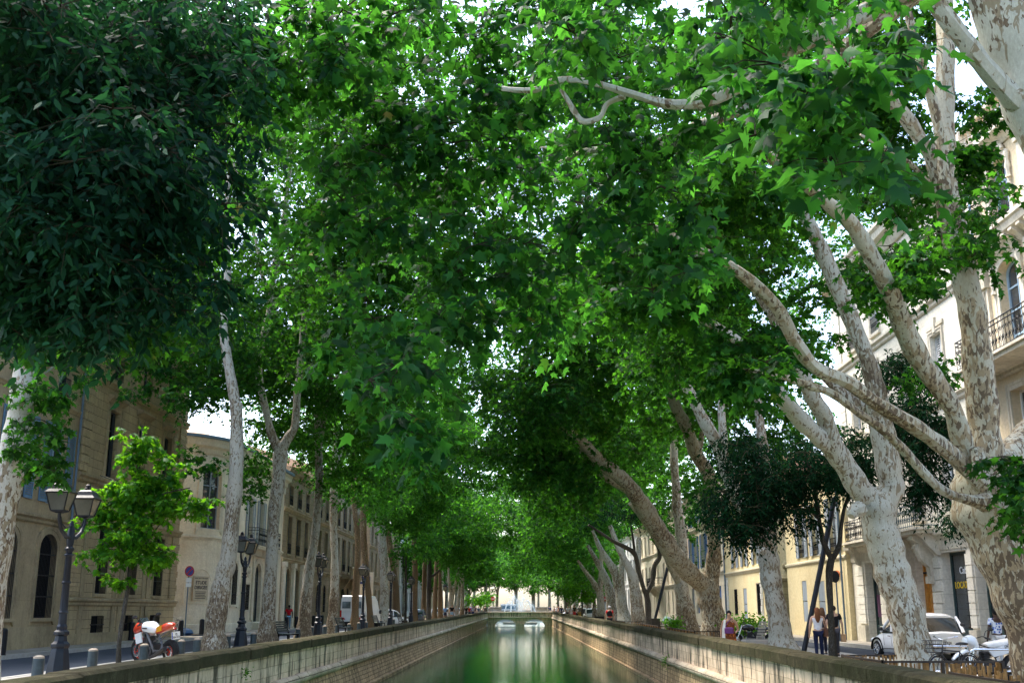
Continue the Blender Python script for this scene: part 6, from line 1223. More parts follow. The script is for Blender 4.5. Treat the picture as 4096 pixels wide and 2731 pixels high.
# round road signs
def road_sign(name, loc, rz, label, h=2.3, face='noparking', r_=.3, back=False):
    r = empty(name, loc, rz, label, 'road sign'); b = MB(); b.tube([(0, 0, 0), (0, 0, h + r_ * .6)], .035, 8); b.build('pole', M['zinc'], r)
    pf = lambda rr, y0, y1: [(rr * math.cos(t), h + rr * math.sin(t)) for t in np.linspace(0, 2 * math.pi, 25)[:-1]]
    b = MB(); b.prism(pf(r_, 0, 0), -.06, -.045, 'y')
    red = mat_plain('sign_red', (.45, .02, .03), .4, .4); blue = mat_plain('sign_blue', (.05, .06, .30), .4, .4); wh = mat_plain('sign_white', (.8, .8, .8), .4, .4)
    d = b.build('disc', M['iron'] if back else red, r)
    if not back:
        if face == 'noparking':
            b = MB(); b.prism(pf(r_ * .78, 0, 0), -.064, -.0605, 'y'); b.build('field', blue, d); b = MB(); b.box(-.04, .04, -.069, -.0645, h - r_ * .76, h + r_ * .76, T=lambda x, y, z: (x * .7 + (z - h) * .7, y, h + (z - h) * .7 - x * .7)); b.build('bar', red, d)
        else:
            b = MB(); b.box(-r_ * .68, r_ * .68, -.066, -.061, h - r_ * .17, h + r_ * .17); b.build('bar', wh, d)
    if face == 'noparking' and not back: b = MB(); b.box(-.17, .17, -.06, -.045, h - .62, h - .38); b.box(-.17, .17, -.06, -.045, h - .88, h - .66); b.build('panel', wh, r)
    return r
p = gp(738, 63.2, .05); road_sign('road_sign', p, R(48), 'round red and blue no parking sign on a grey pole at the mansion corner', h=3.6, r_=.3)
p = gp(3361, 52.5, .1); road_sign('road_sign', p, R(-60), 'black backed round road sign on a thin pole against the yellow wall', h=2.95, back=True, r_=.28)
p = gp(1971, 172, .3); road_sign('road_sign', p, 0, 'red round no entry sign at the left end of the bridge', h=2.6, face='noentry', r_=.32)
p = gp(2421, 135, .1); road_sign('road_sign', p, 0, 'red round no entry sign left of the man in the black vest', h=2.5, face='noentry', r_=.3)
bs_ = empty('street_name_sign', (-19.7, 139.9, 5.2), 0, 'small blue street name plate high on the wall between trunks', 'sign'); b = MB(); b.box(-.02, .02, -.9, .9, -.45, .45, T=lambda x, y, z: (y * .8, x - .3, z)); b.build('plate', mat_plain('enamel_blue', (.03, .05, .2), .4), bs_)
b = MB(); b.box(-.5, .5, -.326, -.322, .05, .22); b.box(-.45, .4, -.326, -.322, -.2, -.05); b.build('lettering', mat_plain('enamel_white', (.7, .7, .7), .4), bs_)
b = MB(); b.box(-21, -18.6, 139.8, 140.0, 0, 6.2); tag(b.build('wall', M['cream']), 'pale wall end carrying the blue street name plate', 'wall')
# prop beams
for (u0, v0, u1, v1, wd, lb) in [(3210, 2632, 3338, 1990, 20, 'long dark blue steel prop beam leaning against the slim hackberry by the two women'), (2612, 2510, 2670, 2268, 11, 'dark prop beam leaning beside the slim dark tree and planter')]:
    p = onG(u0, v0); Y = float(p[1]); q = onY(u1, v1, Y); b = MB(); rr = wd / 2 * Y / FP
    d = np.array(q) - np.array(p); b.tube([p, p + d * .33, p + d * .66, q], rr, 10)
    for k in range(1, 6): a = p + d * k / 6.5; b.tube([a, a + d * .006], rr * 1.12, 10)
    tag(b.build('prop_beam', M['iron_blue'], smooth=True), lb, 'prop')
# bamboo fences
M['bamboo'] = mat_plain('bamboo_cane', (.20, .11, .035), .6, .3, var=.45, vs=11); M['fence_metal'] = mat_plain('dark_fence_steel', (.03, .022, .016), .6, .3)
def fence(P, label, h=.62, seed=0, sp=.085, tall=.0):
    g_ = random.Random(seed); r = empty('bamboo_fence', (P[0][0], P[0][1], gz(P[0][1])), 0, label, 'fence', 'low bamboo fences round the tree beds')
    fr = MB(); ca = MB(); ps = MB()
    for (x0, y0), (x1, y1) in zip(P, P[1:]):
        L = math.hypot(x1 - x0, y1 - y0); dx, dy = (x1 - x0) / L, (y1 - y0) / L; nx, ny = -dy, dx; z0 = gz(y0); z1 = gz(y1)
        for zz in (h - .03, .1):
            A = np.array([x0, y0, z0 + zz]); Bq = np.array([x1, y1, z1 + zz]); n_ = np.array([nx, ny, 0]) * .015
            fr.loft([[A + n_ * 2 + (0, 0, -.02), A - n_ * 2 + (0, 0, -.02), A - n_ * 2 + (0, 0, .02), A + n_ * 2 + (0, 0, .02)], [Bq + n_ * 2 + (0, 0, -.02), Bq - n_ * 2 + (0, 0, -.02), Bq - n_ * 2 + (0, 0, .02), Bq + n_ * 2 + (0, 0, .02)]])
        k = max(1, int(L / 1.1))
        for i in range(k + 1): t = i / k; fr.box(x0 + (x1 - x0) * t - .025, x0 + (x1 - x0) * t + .025, y0 + (y1 - y0) * t - .025, y0 + (y1 - y0) * t + .025, gz(y0) - .02, gz(y0) + h)
        m = int(L / sp)
        for i in range(m):
            t = (i + g_.uniform(.2, .8)) / m; x, y = x0 + (x1 - x0) * t + nx * .045, y0 + (y1 - y0) * t + ny * .045; wd = g_.uniform(.014, .032); ln = g_.uniform(-.03, .03); hh = h - .03 + g_.uniform(-.07, tall)
            if g_.random() < .12: continue
            ca.box(-wd, wd, -.012, .012, 0, hh, T=lambda a, c, z, x=x, y=y, ln=ln: (x + dx * (a + ln * z) + nx * c, y + dy * (a + ln * z) + ny * c, gz(y) + .03 + z))
    fr.build('frame', M['fence_metal'], r, True); ca.build('cane_screen', M['bamboo'], r, True)
    return r
fence([(9.4, 25.6), (7.25, 25.4), (7.25, 22.6), (9.6, 22.5)], 'bamboo fence enclosing the foot of the leaning mottled plane tree', seed=1)
fence([(10.6, 18.9), (7.1, 18.7), (7.1, 12.5)], 'bamboo fence with uneven canes in the bottom right corner, before the bicycle', seed=2, tall=.16)
fence([(7.9, 60.5), (7.8, 50.2), (11.2, 50.2)], 'bamboo fence round the thick forked plane tree, left of the woman in orange', seed=3, sp=.16)
fence([(7.9, 76), (7.9, 64), (12, 64)], 'bamboo fence behind the planter, round the bed with the spiky plant', seed=4, sp=.2)
fence([(7.8, 100), (7.8, 84), (12, 84)], 'long bamboo fence right of the man in the black vest', seed=5, sp=.22)
fence([(7.6, 128), (7.7, 104), (12, 104)], 'distant bamboo fence left of the man in the black vest', seed=6, sp=.3)
def planter(p, w_, d, h, label, seed):
    r = empty('planter', p, 0, label, 'planter'); b = MB(); b.box(-w_ / 2, w_ / 2, -d / 2, d / 2, 0, h)
    for z in (h * .25, h * .5, h * .75): b.box(-w_ / 2 - .01, w_ / 2 + .01, -d / 2 - .01, d / 2 + .01, z - .06, z + .05)
    b.bbox(-w_ / 2 - .04, w_ / 2 + .04, -d / 2 - .04, d / 2 + .04, h, h + .05, .01); b.build('box', mat_plain('dark_planter_wood', (.03, .028, .025), .7, .2, var=.3), r); return r
planter(gp(2613, 82), .95, .9, .8, 'dark wooden planter box at the foot of the leaning prop beam', 1)
planter(gp(2397, 112), .9, 1.2, .7, 'dark planter box left of the man in the black vest', 2); planter(gp(2306, 140), 1.0, 1.0, .9, 'dark box beside the woman in red trousers', 3)
# bushes on the right bank
for i, (u, v, Y, rx, rz, n, lb) in enumerate([(2990, 2505, 50, .9, .5, 900, 'leafy green bush behind the woman in the orange dress'), (2890, 2440, 58, .3, .2, 10, None), (2700, 2500, 60, .45, .45, 380, 'low green bush between the two mottled plane trunks'), (2870, 2230, 95, 1.8, 1.0, 700, 'climbing greenery on the wall below the blue shutters')]):
    if lb is None: continue
    c = onY(u, v, Y); g_ = random.Random(i); b = MB()
    r = empty('bush', (float(c[0]), Y, gz(Y)), 0, lb, 'bush')
    for _ in range(n):
        p = np.array([g_.gauss(0, rx * .5), g_.gauss(0, rx * .5), c[2] - gz(Y) + g_.gauss(0, rz * .5)]); p[2] = max(p[2], .05); a = unit([g_.gauss(0, 1), g_.gauss(0, 1), g_.gauss(0, .7)]); q = unit(np.cross(a, [g_.gauss(0, 1), g_.gauss(0, 1), g_.gauss(0, 1)])); s_ = .16 * g_.uniform(.6, 1.3)
        b.add([p, p + a * s_ * .5 + q * s_ * .3, p + a * s_, p + a * s_ * .5 - q * s_ * .3], [(0, 1, 2, 3)])
    b.build('foliage', M['young_leaf'], r, fix=False)
    b = MB()
    for k in range(6): t = k * 1.05; b.tube([(0, 0, -.02), (.3 * rx * math.cos(t), .3 * rx * math.sin(t), max(.2, (c[2] - gz(Y)) * .8))], .015, 4)
    b.build('stem', M['twig'], r)
sp_ = gp(2662, 76); r = empty('spiky_plant', sp_, 0, 'spiky yucca like plant growing inside the bamboo fence', 'plant'); b = MB()
for k in range(26):
    t = k * 2.4; e = .35 + .5 * ((k * 7) % 10) / 10; b.add([(0, 0, .3), (.03 * math.cos(t + 1.57), .03 * math.sin(t + 1.57), .5), (e * math.cos(t), e * math.sin(t), .5 + 1.1 * (1 - e * .8)), (-.03 * math.cos(t + 1.57), -.03 * math.sin(t + 1.57), .5)], [(0, 1, 2, 3)])
b.build('leaves', M['far_leaf'], r, fix=False)
# ------------------------------------------------------------------ wheels and bikes
M['rubber'] = mat_plain('tyre_rubber', (.015, .015, .016), .8, .2); M['chrome'] = mat_plain('bright_metal', (.55, .56, .58), .22, .6, metal=.9, var=.05); M['white_gloss'] = mat_plain('white_gloss_paint', (.72, .73, .74), .25, .5, var=.03, coat=.5)
M['black_gloss'] = mat_plain('black_gloss_paint', (.012, .013, .016), .2, .5, coat=.5); M['black_plastic'] = mat_plain('black_plastic', (.02, .02, .022), .5, .4); M['red_gloss'] = mat_plain('orange_red_paint', (.55, .045, .015), .3, .5, coat=.5, var=.05); M['yellow_panel'] = mat_plain('yellow_panel', (.75, .33, .02), .35, .5)
def torus(b, c, Rr, r_, axis='x', n=28, m=8, mi=0, sq=1.0):
    vs_ = []; fs = []
    for i in range(n):
        t = 2 * math.pi * i / n
        for j in range(m):
            q = 2 * math.pi * j / m; rad = Rr + r_ * math.cos(q); o = r_ * sq * math.sin(q)
            vs_.append((c[0] + o, c[1] + rad * math.cos(t), c[2] + rad * math.sin(t)) if axis == 'x' else (c[0] + rad * math.cos(t), c[1] + rad * math.sin(t), c[2] + o))
    for i in range(n):
        for j in range(m): fs.append((i * m + j, ((i + 1) % n) * m + j, ((i + 1) % n) * m + (j + 1) % m, i * m + (j + 1) % m))
    b.add(vs_, fs, mi)
def wheel(root, c, Rr, tw, rimmat, spokes=10, sr=.006, thick=.02, name='wheel', disc=False):
    b = MB(); torus(b, c, Rr - tw, tw, sq=1.0); w_ = b.build(name, M['rubber'], root, smooth=True)
    b = MB(); torus(b, c, Rr - tw * 2, thick); b.tube([(c[0] - .06, c[1], c[2]), (c[0] + .06, c[1], c[2])], .035, 8)
    for k in range(spokes):
        t = 2 * math.pi * k / spokes; b.tube([(c[0] + (.03 if k % 2 else -.03), c[1], c[2]), (c[0], c[1] + (Rr - 2 * tw) * math.cos(t), c[2] + (Rr - 2 * tw) * math.sin(t))], sr, 4)
    b.build('rim', rimmat, w_)
    if disc:
        b = MB(); torus(b, (c[0] - .08, c[1], c[2]), .12, .03, sq=.1); b.build('brake_disc', M['chrome'], w_)
    return w_
def sec(y, z, hw, hh, p=2.6, n=14):
    return [(hw * math.copysign(abs(math.cos(t)) ** (2 / p), math.cos(t)), y, z + hh * math.copysign(abs(math.sin(t)) ** (2 / p), math.sin(t))) for t in [2 * math.pi * k / n for k in range(n)]]
def blob(root, name, mat, secs, p=2.4, x=0.0, n=14):
    b = MB(); b.loft([[(a + x, c, d) for a, c, d in sec(*s_, p=p, n=n)] for s_ in secs]); return b.build(name, mat, root, smooth=True)
# motorcycles: local +Y is forward, y=0 mid wheelbase
def motorcycle(style, loc, rz, label):
    r = empty('motorcycle', loc, rz, label, 'motorcycle'); WB = .70
    st = dict(sport=dict(rim=M['red_gloss'], tank=M['white_gloss'], sp=6, sr=.022), classic=dict(rim=M['chrome'], tank=M['black_gloss'], sp=18, sr=.004), scooter=dict(rim=M['chrome'], tank=M['white_gloss'], sp=5, sr=.02))[style]
    tw = .085 if style == 'sport' else .06
    wheel(r, (0, -WB, .31), .31, tw, st['rim'], st['sp'], st['sr'], disc=True); wheel(r, (0, WB, .31), .31, .06, st['rim'], st['sp'], st['sr'], disc=True)
    b = MB()
    for s in (-1, 1): b.tube([(s * .09, WB, .31), (s * .09, WB - .16, .62), (s * .09, WB - .28, .93)], [.026, .026, .03], 8)
    b.tube([(-.11, WB - .25, .87), (.11, WB - .25, .87)], .03, 6); b.build('fork', M['chrome'] if style != 'sport' else M['black_plastic'], r, smooth=True)
    b = MB()
    for s in (-1, 1):
        b.tube([(s * .06, WB - .32, .86), (s * .15, .12, .78), (s * .15, -.08, .52), (s * .11, -.14, .30)], .032 if style == 'sport' else .018, 6)
        b.tube([(s * .06, WB - .32, .84), (s * .11, .28, .42), (s * .11, -.1, .22)], .018, 6); b.tube([(s * .11, -.12, .34), (s * .09, -WB, .31)], .028, 6); b.tube([(s * .1, -.1, .55), (s * .09, -WB + .05, .80)], .016, 6)
    b.build('frame', mat_plain('brushed_frame', (.12, .12, .13), .4, .5, metal=.5) if style == 'sport' else M['black_plastic'], r, smooth=True)
    b = MB(); b.bbox(-.15, .15, -.12, .26, .20, .50, .03); 
    for k in range(6): b.box(-.13, .13, .02, .24, .48 + k * .035, .50 + k * .035)
    torus(b, (-.17, -.02, .33), .07, .03, sq=.6); torus(b, (.17, -.02, .33), .07, .03, sq=.6); b.build('engine', mat_plain('engine_metal', (.04, .04, .045), .5, .4, metal=.4), r)
    b = MB(); b.tube([(-.1, .26, .45), (-.14, .3, .25), (-.16, 0, .16), (-.19, -.3, .24), (-.2, -WB - .05, .34 if style != 'sport' else .42)], [.025, .025, .03, .05, .055], 10); b.build('exhaust', M['chrome'] if style != 'sport' else M['black_plastic'], r, smooth=True)
    if style == 'sport':
        blob(r, 'fuel_tank', st['tank'], [(-.16, .83, .07, .06), (-.05, .86, .15, .12), (.12, .90, .20, .15), (.28, .91, .19, .14), (.38, .88, .10, .09)])
        blob(r, 'seat_cowl', M['red_gloss'], [(-.20, .80, .10, .06), (-.38, .86, .15, .09), (-.58, .92, .16, .10), (-.76, .96, .12, .07), (-.84, .97, .05, .03)])
        for s in (-1, 1): b = MB(); b.prism([(-.34, .80), (-.34, .92), (-.55, .98), (-.55, .84)], s * .145, s * .17, 'x'); b.build('number_panel', M['yellow_panel'], r)
        blob(r, 'fairing', M['red_gloss'], [(WB - .32, .92, .17, .10), (WB - .15, .90, .20, .15), (WB + .02, .84, .14, .12), (WB + .14, .80, .05, .05)])
        for s in (-1, 1): b = MB(); b.prism([(WB - .42, .80), (WB - .15, .74), (WB - .22, .50), (WB - .48, .55)], s * .19, s * .22, 'x'); b.build('side_panel', M['white_gloss'], r)
        b = MB(); b.prism([(WB - .36, 1.0), (WB - .22, 1.14), (WB - .19, 1.12), (WB - .06, .96)], -.11, .11, 'x'); b.build('windscreen', M['glass'], r)
        blob(r, 'front_mudguard', M['red_gloss'], [(WB - .22, .60, .05, .03), (WB - .05, .66, .07, .03), (WB + .15, .62, .06, .03)])
    elif style == 'classic':
        blob(r, 'fuel_tank', st['tank'], [(-.08, .80, .06, .06), (.02, .83, .14, .11), (.2, .85, .16, .13), (.36, .84, .12, .11), (.46, .83, .05, .05)])
        blob(r, 'seat', mat_plain('worn_blue_leather', (.05, .06, .08), .5, .3), [(-.1, .79, .12, .05), (-.3, .80, .15, .055), (-.6, .82, .14, .055), (-.76, .84, .10, .04)])
        blob(r, 'rear_mudguard', M['black_gloss'], [(-.4, .66, .07, .03), (-.7, .70, .08, .03), (-.95, .62, .07, .03)]); blob(r, 'front_mudguard', M['black_gloss'], [(WB - .2, .64, .06, .02), (WB, .68, .07, .02), (WB + .22, .60, .06, .02)])
        for s in (-1, 1): blob(r, 'side_case', M['black_plastic'], [(-.32, .56, .04, .10), (-.2, .56, .05, .12), (-.05, .56, .04, .10)], x=s * .14)
    else:
        blob(r, 'front_shield', st['tank'], [(WB - .40, .72, .06, .16), (WB - .28, .82, .13, .20), (WB - .18, .92, .15, .13), (WB - .05, .95, .09, .07)])
        blob(r, 'front_mudguard', st['tank'], [(WB - .25, .60, .05, .03), (WB - .05, .70, .08, .04), (WB + .2, .62, .06, .03), (WB + .32, .52, .04, .02)])
        blob(r, 'seat', mat_plain('pale_seat_cover', (.60, .58, .55), .8, .2, vs=12, var=.1), [(.10, .80, .10, .05), (-.05, .82, .15, .07), (-.35, .85, .16, .07), (-.62, .90, .13, .06), (-.7, .91, .08, .04)])
        for s in (-1, 1):
            b = MB(); b.prism([(.18, .74), (-.2, .80), (-.95, .98), (-.72, .80), (-.4, .66), (.02, .58)], s * .15, s * .19, 'x'); b.build('side_panel', st['tank'], r)
        text_mesh('lettering', 'DERBI', .09, M['ink'], r, (-.195, -.42, .80), (math.pi / 2, R(-12), -math.pi / 2))
        b = MB(); b.box(-.03, .03, -1.1, -.6, .74, .80); b.prism([(-1.1, .80), (-1.25, .55), (-1.2, .53), (-1.02, .76)], -.1, .1, 'x'); b.build('rear_mudguard', M['black_plastic'], r)
        for s in (-1, 1): b = MB(); b.ball((s * .14, -1.0, .72), .035, 8, 6); b.build('indicator', mat_plain('amber_lens', (.8, .25, .02), .3), r)
    b = MB(); zz = 1.0 if style != 'sport' else .97
    hw = .36 if style != 'sport' else .30
    b.tube([(-hw, WB - .42, zz), (-.2, WB - .34, zz + .04), (0, WB - .28, zz - .04), (.2, WB - .34, zz + .04), (hw, WB - .42, zz)], .012, 6)
    for s in (-1, 1): b.tube([(s * hw, WB - .42, zz), (s * (hw - .12), WB - .38, zz + .01)], .019, 6)
    h_ = b.build('handlebar', M['black_plastic'], r, smooth=True)
    for s in (-1, 1):
        b = MB(); b.tube([(s * (hw - .13), WB - .36, zz + .03), (s * (hw - .05), WB - .33, zz + .16), (s * hw, WB - .36, zz + .2)], .008, 5); b.ball((s * (hw + .05), WB - .37, zz + .22), (.085, .02, .045), 10, 6); b.build('mirror', M['black_plastic'], h_, smooth=True)
    b = MB(); b.ball((0, WB - .08 if style != 'scooter' else WB - .02, .86 if style == 'classic' else .90), (.09, .05, .09), 12, 8); b.build('headlight', mat_plain('headlight_lens', (.7, .72, .72), .08, .8) if style != 'sport' else M['chrome'], r, smooth=True)
    b = MB(); b.box(-.12, .12, -.93, -.92, .62, .80) if style == 'sport' else b.box(-.10, .10, -1.02, -1.01, .48, .64); pl_ = b.build('number_plate', mat_plain('plate_white', (.75, .76, .74), .4), r)
    b = MB(); b.ball((0, -.88, .88) if style == 'sport' else (0, -.95, .76), (.06, .03, .03), 8, 6); b.build('tail_light', mat_plain('red_lens', (.45, .01, .01), .2, .6), r)
    if style == 'sport':
        b = MB(); b.box(-.118, -.095, -.934, -.931, .625, .795); b.build('plate_band', mat_plain('plate_blue', (.03, .08, .4), .4), pl_)
        text_mesh('lettering', 'FJ\n364 EY', .075, M['ink'], pl_, (.01, -.933, .72), (math.pi / 2, 0, 0), bold=.002, extrude=.001)
        text_mesh('lettering', 'YAMAHA', .05, M['ink'], r, (-.205, .12, .88), (math.pi / 2, 0, -math.pi / 2), bold=.001, extrude=.008)
    b = MB(); b.tube([(-.12, -.05, .22), (-.26, -.02, 0)], .012, 5); b.build('side_stand', M['black_plastic'], r)
    r.rotation_euler = (0, R(-6), rz); return r
p = onG(632, 2652); mo = motorcycle('sport', (p[0] - .1, p[1], gz(p[1])), R(52), 'orange red and white sport motorcycle parked behind the low bollards'); mo.scale = (1.18, 1.18, 1.18)
p = gp(3015, 46); motorcycle('classic', (p[0], 46, p[2]), R(80), 'black classic motorcycle parked behind the slatted seat')
p = gp(3905, 25.8); motorcycle('scooter', (p[0] + .2, 25.6, p[2]), R(112), 'white motorcycle with pale seat cover behind the bicycle, bottom right')
def bicycle(loc, rz, label, basket=True, dark=True):
    r = empty('bicycle', loc, rz, label, 'bicycle'); fm_ = M['black_plastic'] if dark else M['chrome']
    wheel(r, (0, -.52, .33), .33, .018, M['chrome'], 20, .0018, .009); wheel(r, (0, .54, .33), .33, .018, M['chrome'], 20, .0018, .009)
    b = MB(); bb_ = (0, -.08, .28); st = (0, -.22, .72); hd = (0, .36, .80)
    for P in ([bb_, st], [st, (0, .33, .76)], [bb_, (0, .38, .66)], [(0, .38, .64), (0, .34, .86)]): b.tube(P, .016, 7)
    for s in (-.05, .05): b.tube([bb_, (s, -.52, .33)], .009, 5); b.tube([st, (s, -.52, .33)], .008, 5); b.tube([(s * .9, .39, .66), (s * .9, .54, .33)], .011, 6)
    b.build('frame', fm_, r, smooth=True)
    b = MB(); b.tube([st, (0, -.26, .86)], .013, 6); b.build('seat_post', M['chrome'], r); blob(r, 'saddle', M['black_plastic'], [(-.40, .88, .09, .03), (-.30, .89, .08, .03), (-.14, .88, .025, .02), (-.10, .87, .01, .01)])
    b = MB(); b.tube([(0, .34, .86), (0, .33, .98)], .013, 6); b.tube([(-.29, .2, 1.04), (-.2, .3, 1.02), (0, .34, .98), (.2, .3, 1.02), (.29, .2, 1.04)], .011, 6)
    for s in (-1, 1): b.tube([(s * .29, .2, 1.04), (s * .26, .26, 1.03)], .018, 6)
    b.build('handlebar', M['chrome'], r, smooth=True)
    b = MB(); torus(b, (.05, -.08, .28), .08, .008); b.tube([(.06, -.08, .28), (.08, -.02, .14), (.14, -.02, .14)], .01, 5); b.tube([(-.06, -.08, .28), (-.08, -.14, .42), (-.14, -.14, .42)], .01, 5); b.build('pedals', M['chrome'], r)
    for s, y in ((1, .54), (-1, -.52)): b = MB(); b.tube([(0, y + .36 * math.cos(t), .33 + .36 * math.sin(t)) for t in np.linspace(.5, 2.6, 9)], .014, 5); b.build('mudguard', fm_, r)
    if basket:
        b = MB()
        for z in (.72, .80, .88, .96): w_ = .12 + (z - .72) * .25; b.tube([(-w_, .42, z), (w_, .42, z), (w_, .72 + (z - .72) * .2, z), (-w_, .72 + (z - .72) * .2, z), (-w_, .42, z)], .006, 4)
        for k in range(9):
            x = -.12 + .03 * k; b.tube([(x, .72, .72), (x * 1.4, .77, .96)], .004, 3)
        for k in range(9):
            y = .42 + .035 * k
            for s in (-1, 1): b.tube([(s * .12, y, .72), (s * .18, y, .96)], .004, 3)
        for k in range(7): b.tube([(-.12, .42 + .05 * k, .72), (.12, .42 + .05 * k, .72)], .004, 3)
        b.build('basket', M['black_plastic'], r)
    return r
p = gp(3860, 24.0); bicycle((p[0] - .1, 24.2, p[2]), R(122), 'dark city bicycle with a wire front basket leaning on the steel hoops')
p = gp(697, 64.6, .05); bicycle((p[0], 64.9, p[2]), R(25), 'dark bicycle locked beside the round no parking sign', basket=False)
for i, (x0, x1, y, lb) in enumerate([(9.75, 10.95, 27.0, 'left rear stainless steel bike hoop behind the bicycle basket'), (9.95, 11.0, 25.0, 'right front stainless steel bike hoop in front of the white motorcycle')]):
    b = MB(); z = gz(y); b.tube([(x0, y, z), (x0, y, z + .62), (x0 + .03, y, z + .70), (x0 + .12, y, z + .74), (x1 - .12, y, z + .74), (x1 - .03, y, z + .70), (x1, y, z + .62), (x1, y, z)], .028, 10); o = b.build('bike_hoop', M['chrome'], smooth=True); tag(o, lb, 'bike rack', 'steel bike hoops')
# slatted stone seats
for i, (u, w_, back, lb) in enumerate([(3022, .95, True, 'pale stone block seat with slatted backrest and grey graffiti'), (3085, .6, False, 'pale stone block partly hidden by the knobbly plane trunk')]):
    p = gp(u, 43.5); r = empty('street_bench', p, R(6), lb, 'bench'); b = MB(); b.bbox(-w_ / 2, w_ / 2, -.3, .3, 0, .42, .02); b.build('block', mat_plain('pale_concrete', (.50, .44, .38), .85, .2, var=.1, vs=3), r)
    b = MB()
    for k in range(4): b.box(-w_ / 2 + .05, w_ / 2 - .05, -.26 + k * .13, -.16 + k * .13, .43, .46)
    b.build('seat', mat_plain('weathered_slats', (.36, .33, .28), .8), r)
    if back:
        b = MB()
        for k in range(6): b.box(.12 + .035 * k, .42 + .035 * k, .14 + .02 * k, .17 + .02 * k, .5 + k * .105, .58 + k * .105)
        b.box(.1, .14, .1, .13, .44, .55); b.box(.4, .44, .1, .13, .44, .55); b.build('backrest', bpy.data.materials['weathered_slats'], r)
        b = MB(); X0 = -.18
        for k, ch in enumerate([[(0, 0), (0, .16), (.06, .12), (.07, .04), (0, 0)], [(.14, .14), (.08, .14), (.08, .07), (.13, .07), (.08, .0), (.15, 0)], [(.22, .15), (.16, .12), (.22, .07), (.16, 0)], [(.24, 0), (.24, .13), (.30, .13), (.24, .06)], [(.33, .05), (.36, .12), (.40, .05), (.36, 0), (.33, .05)], [(.44, 0), (.44, .13), (.50, .02), (.50, .14)], [(.54, .13), (.52, .05), (.58, .02), (.60, .12), (.54, .13)]]):
            b.tube([(X0 + a * 1.0, -.302, .14 + c) for a, c in ch], .007, 4)
        b.build('graffiti', mat_plain('grey_spray_paint', (.16, .15, .15), .8), r)
# rubbish bag
p = gp(735, 66.5, .04); b = MB(); b.loft([[(p[0] + a * .55 * (1 + .15 * math.sin(5 * t)), p[1] + c * .45, p[2] + z) for t, (a, c) in [(6.283 * k / 12, (math.cos(6.283 * k / 12) * s_, math.sin(6.283 * k / 12) * s_)) for k in range(12)]] for s_, z in ((.8, 0), (1.0, .12), (.85, .28), (.5, .38), (.15, .42))]); tag(b.build('rubbish_bag', mat_plain('blue_bag_plastic', (.03, .08, .18), .35, .5), smooth=True), 'dark blue rubbish bag on the pavement below the rounded corner', 'bag')
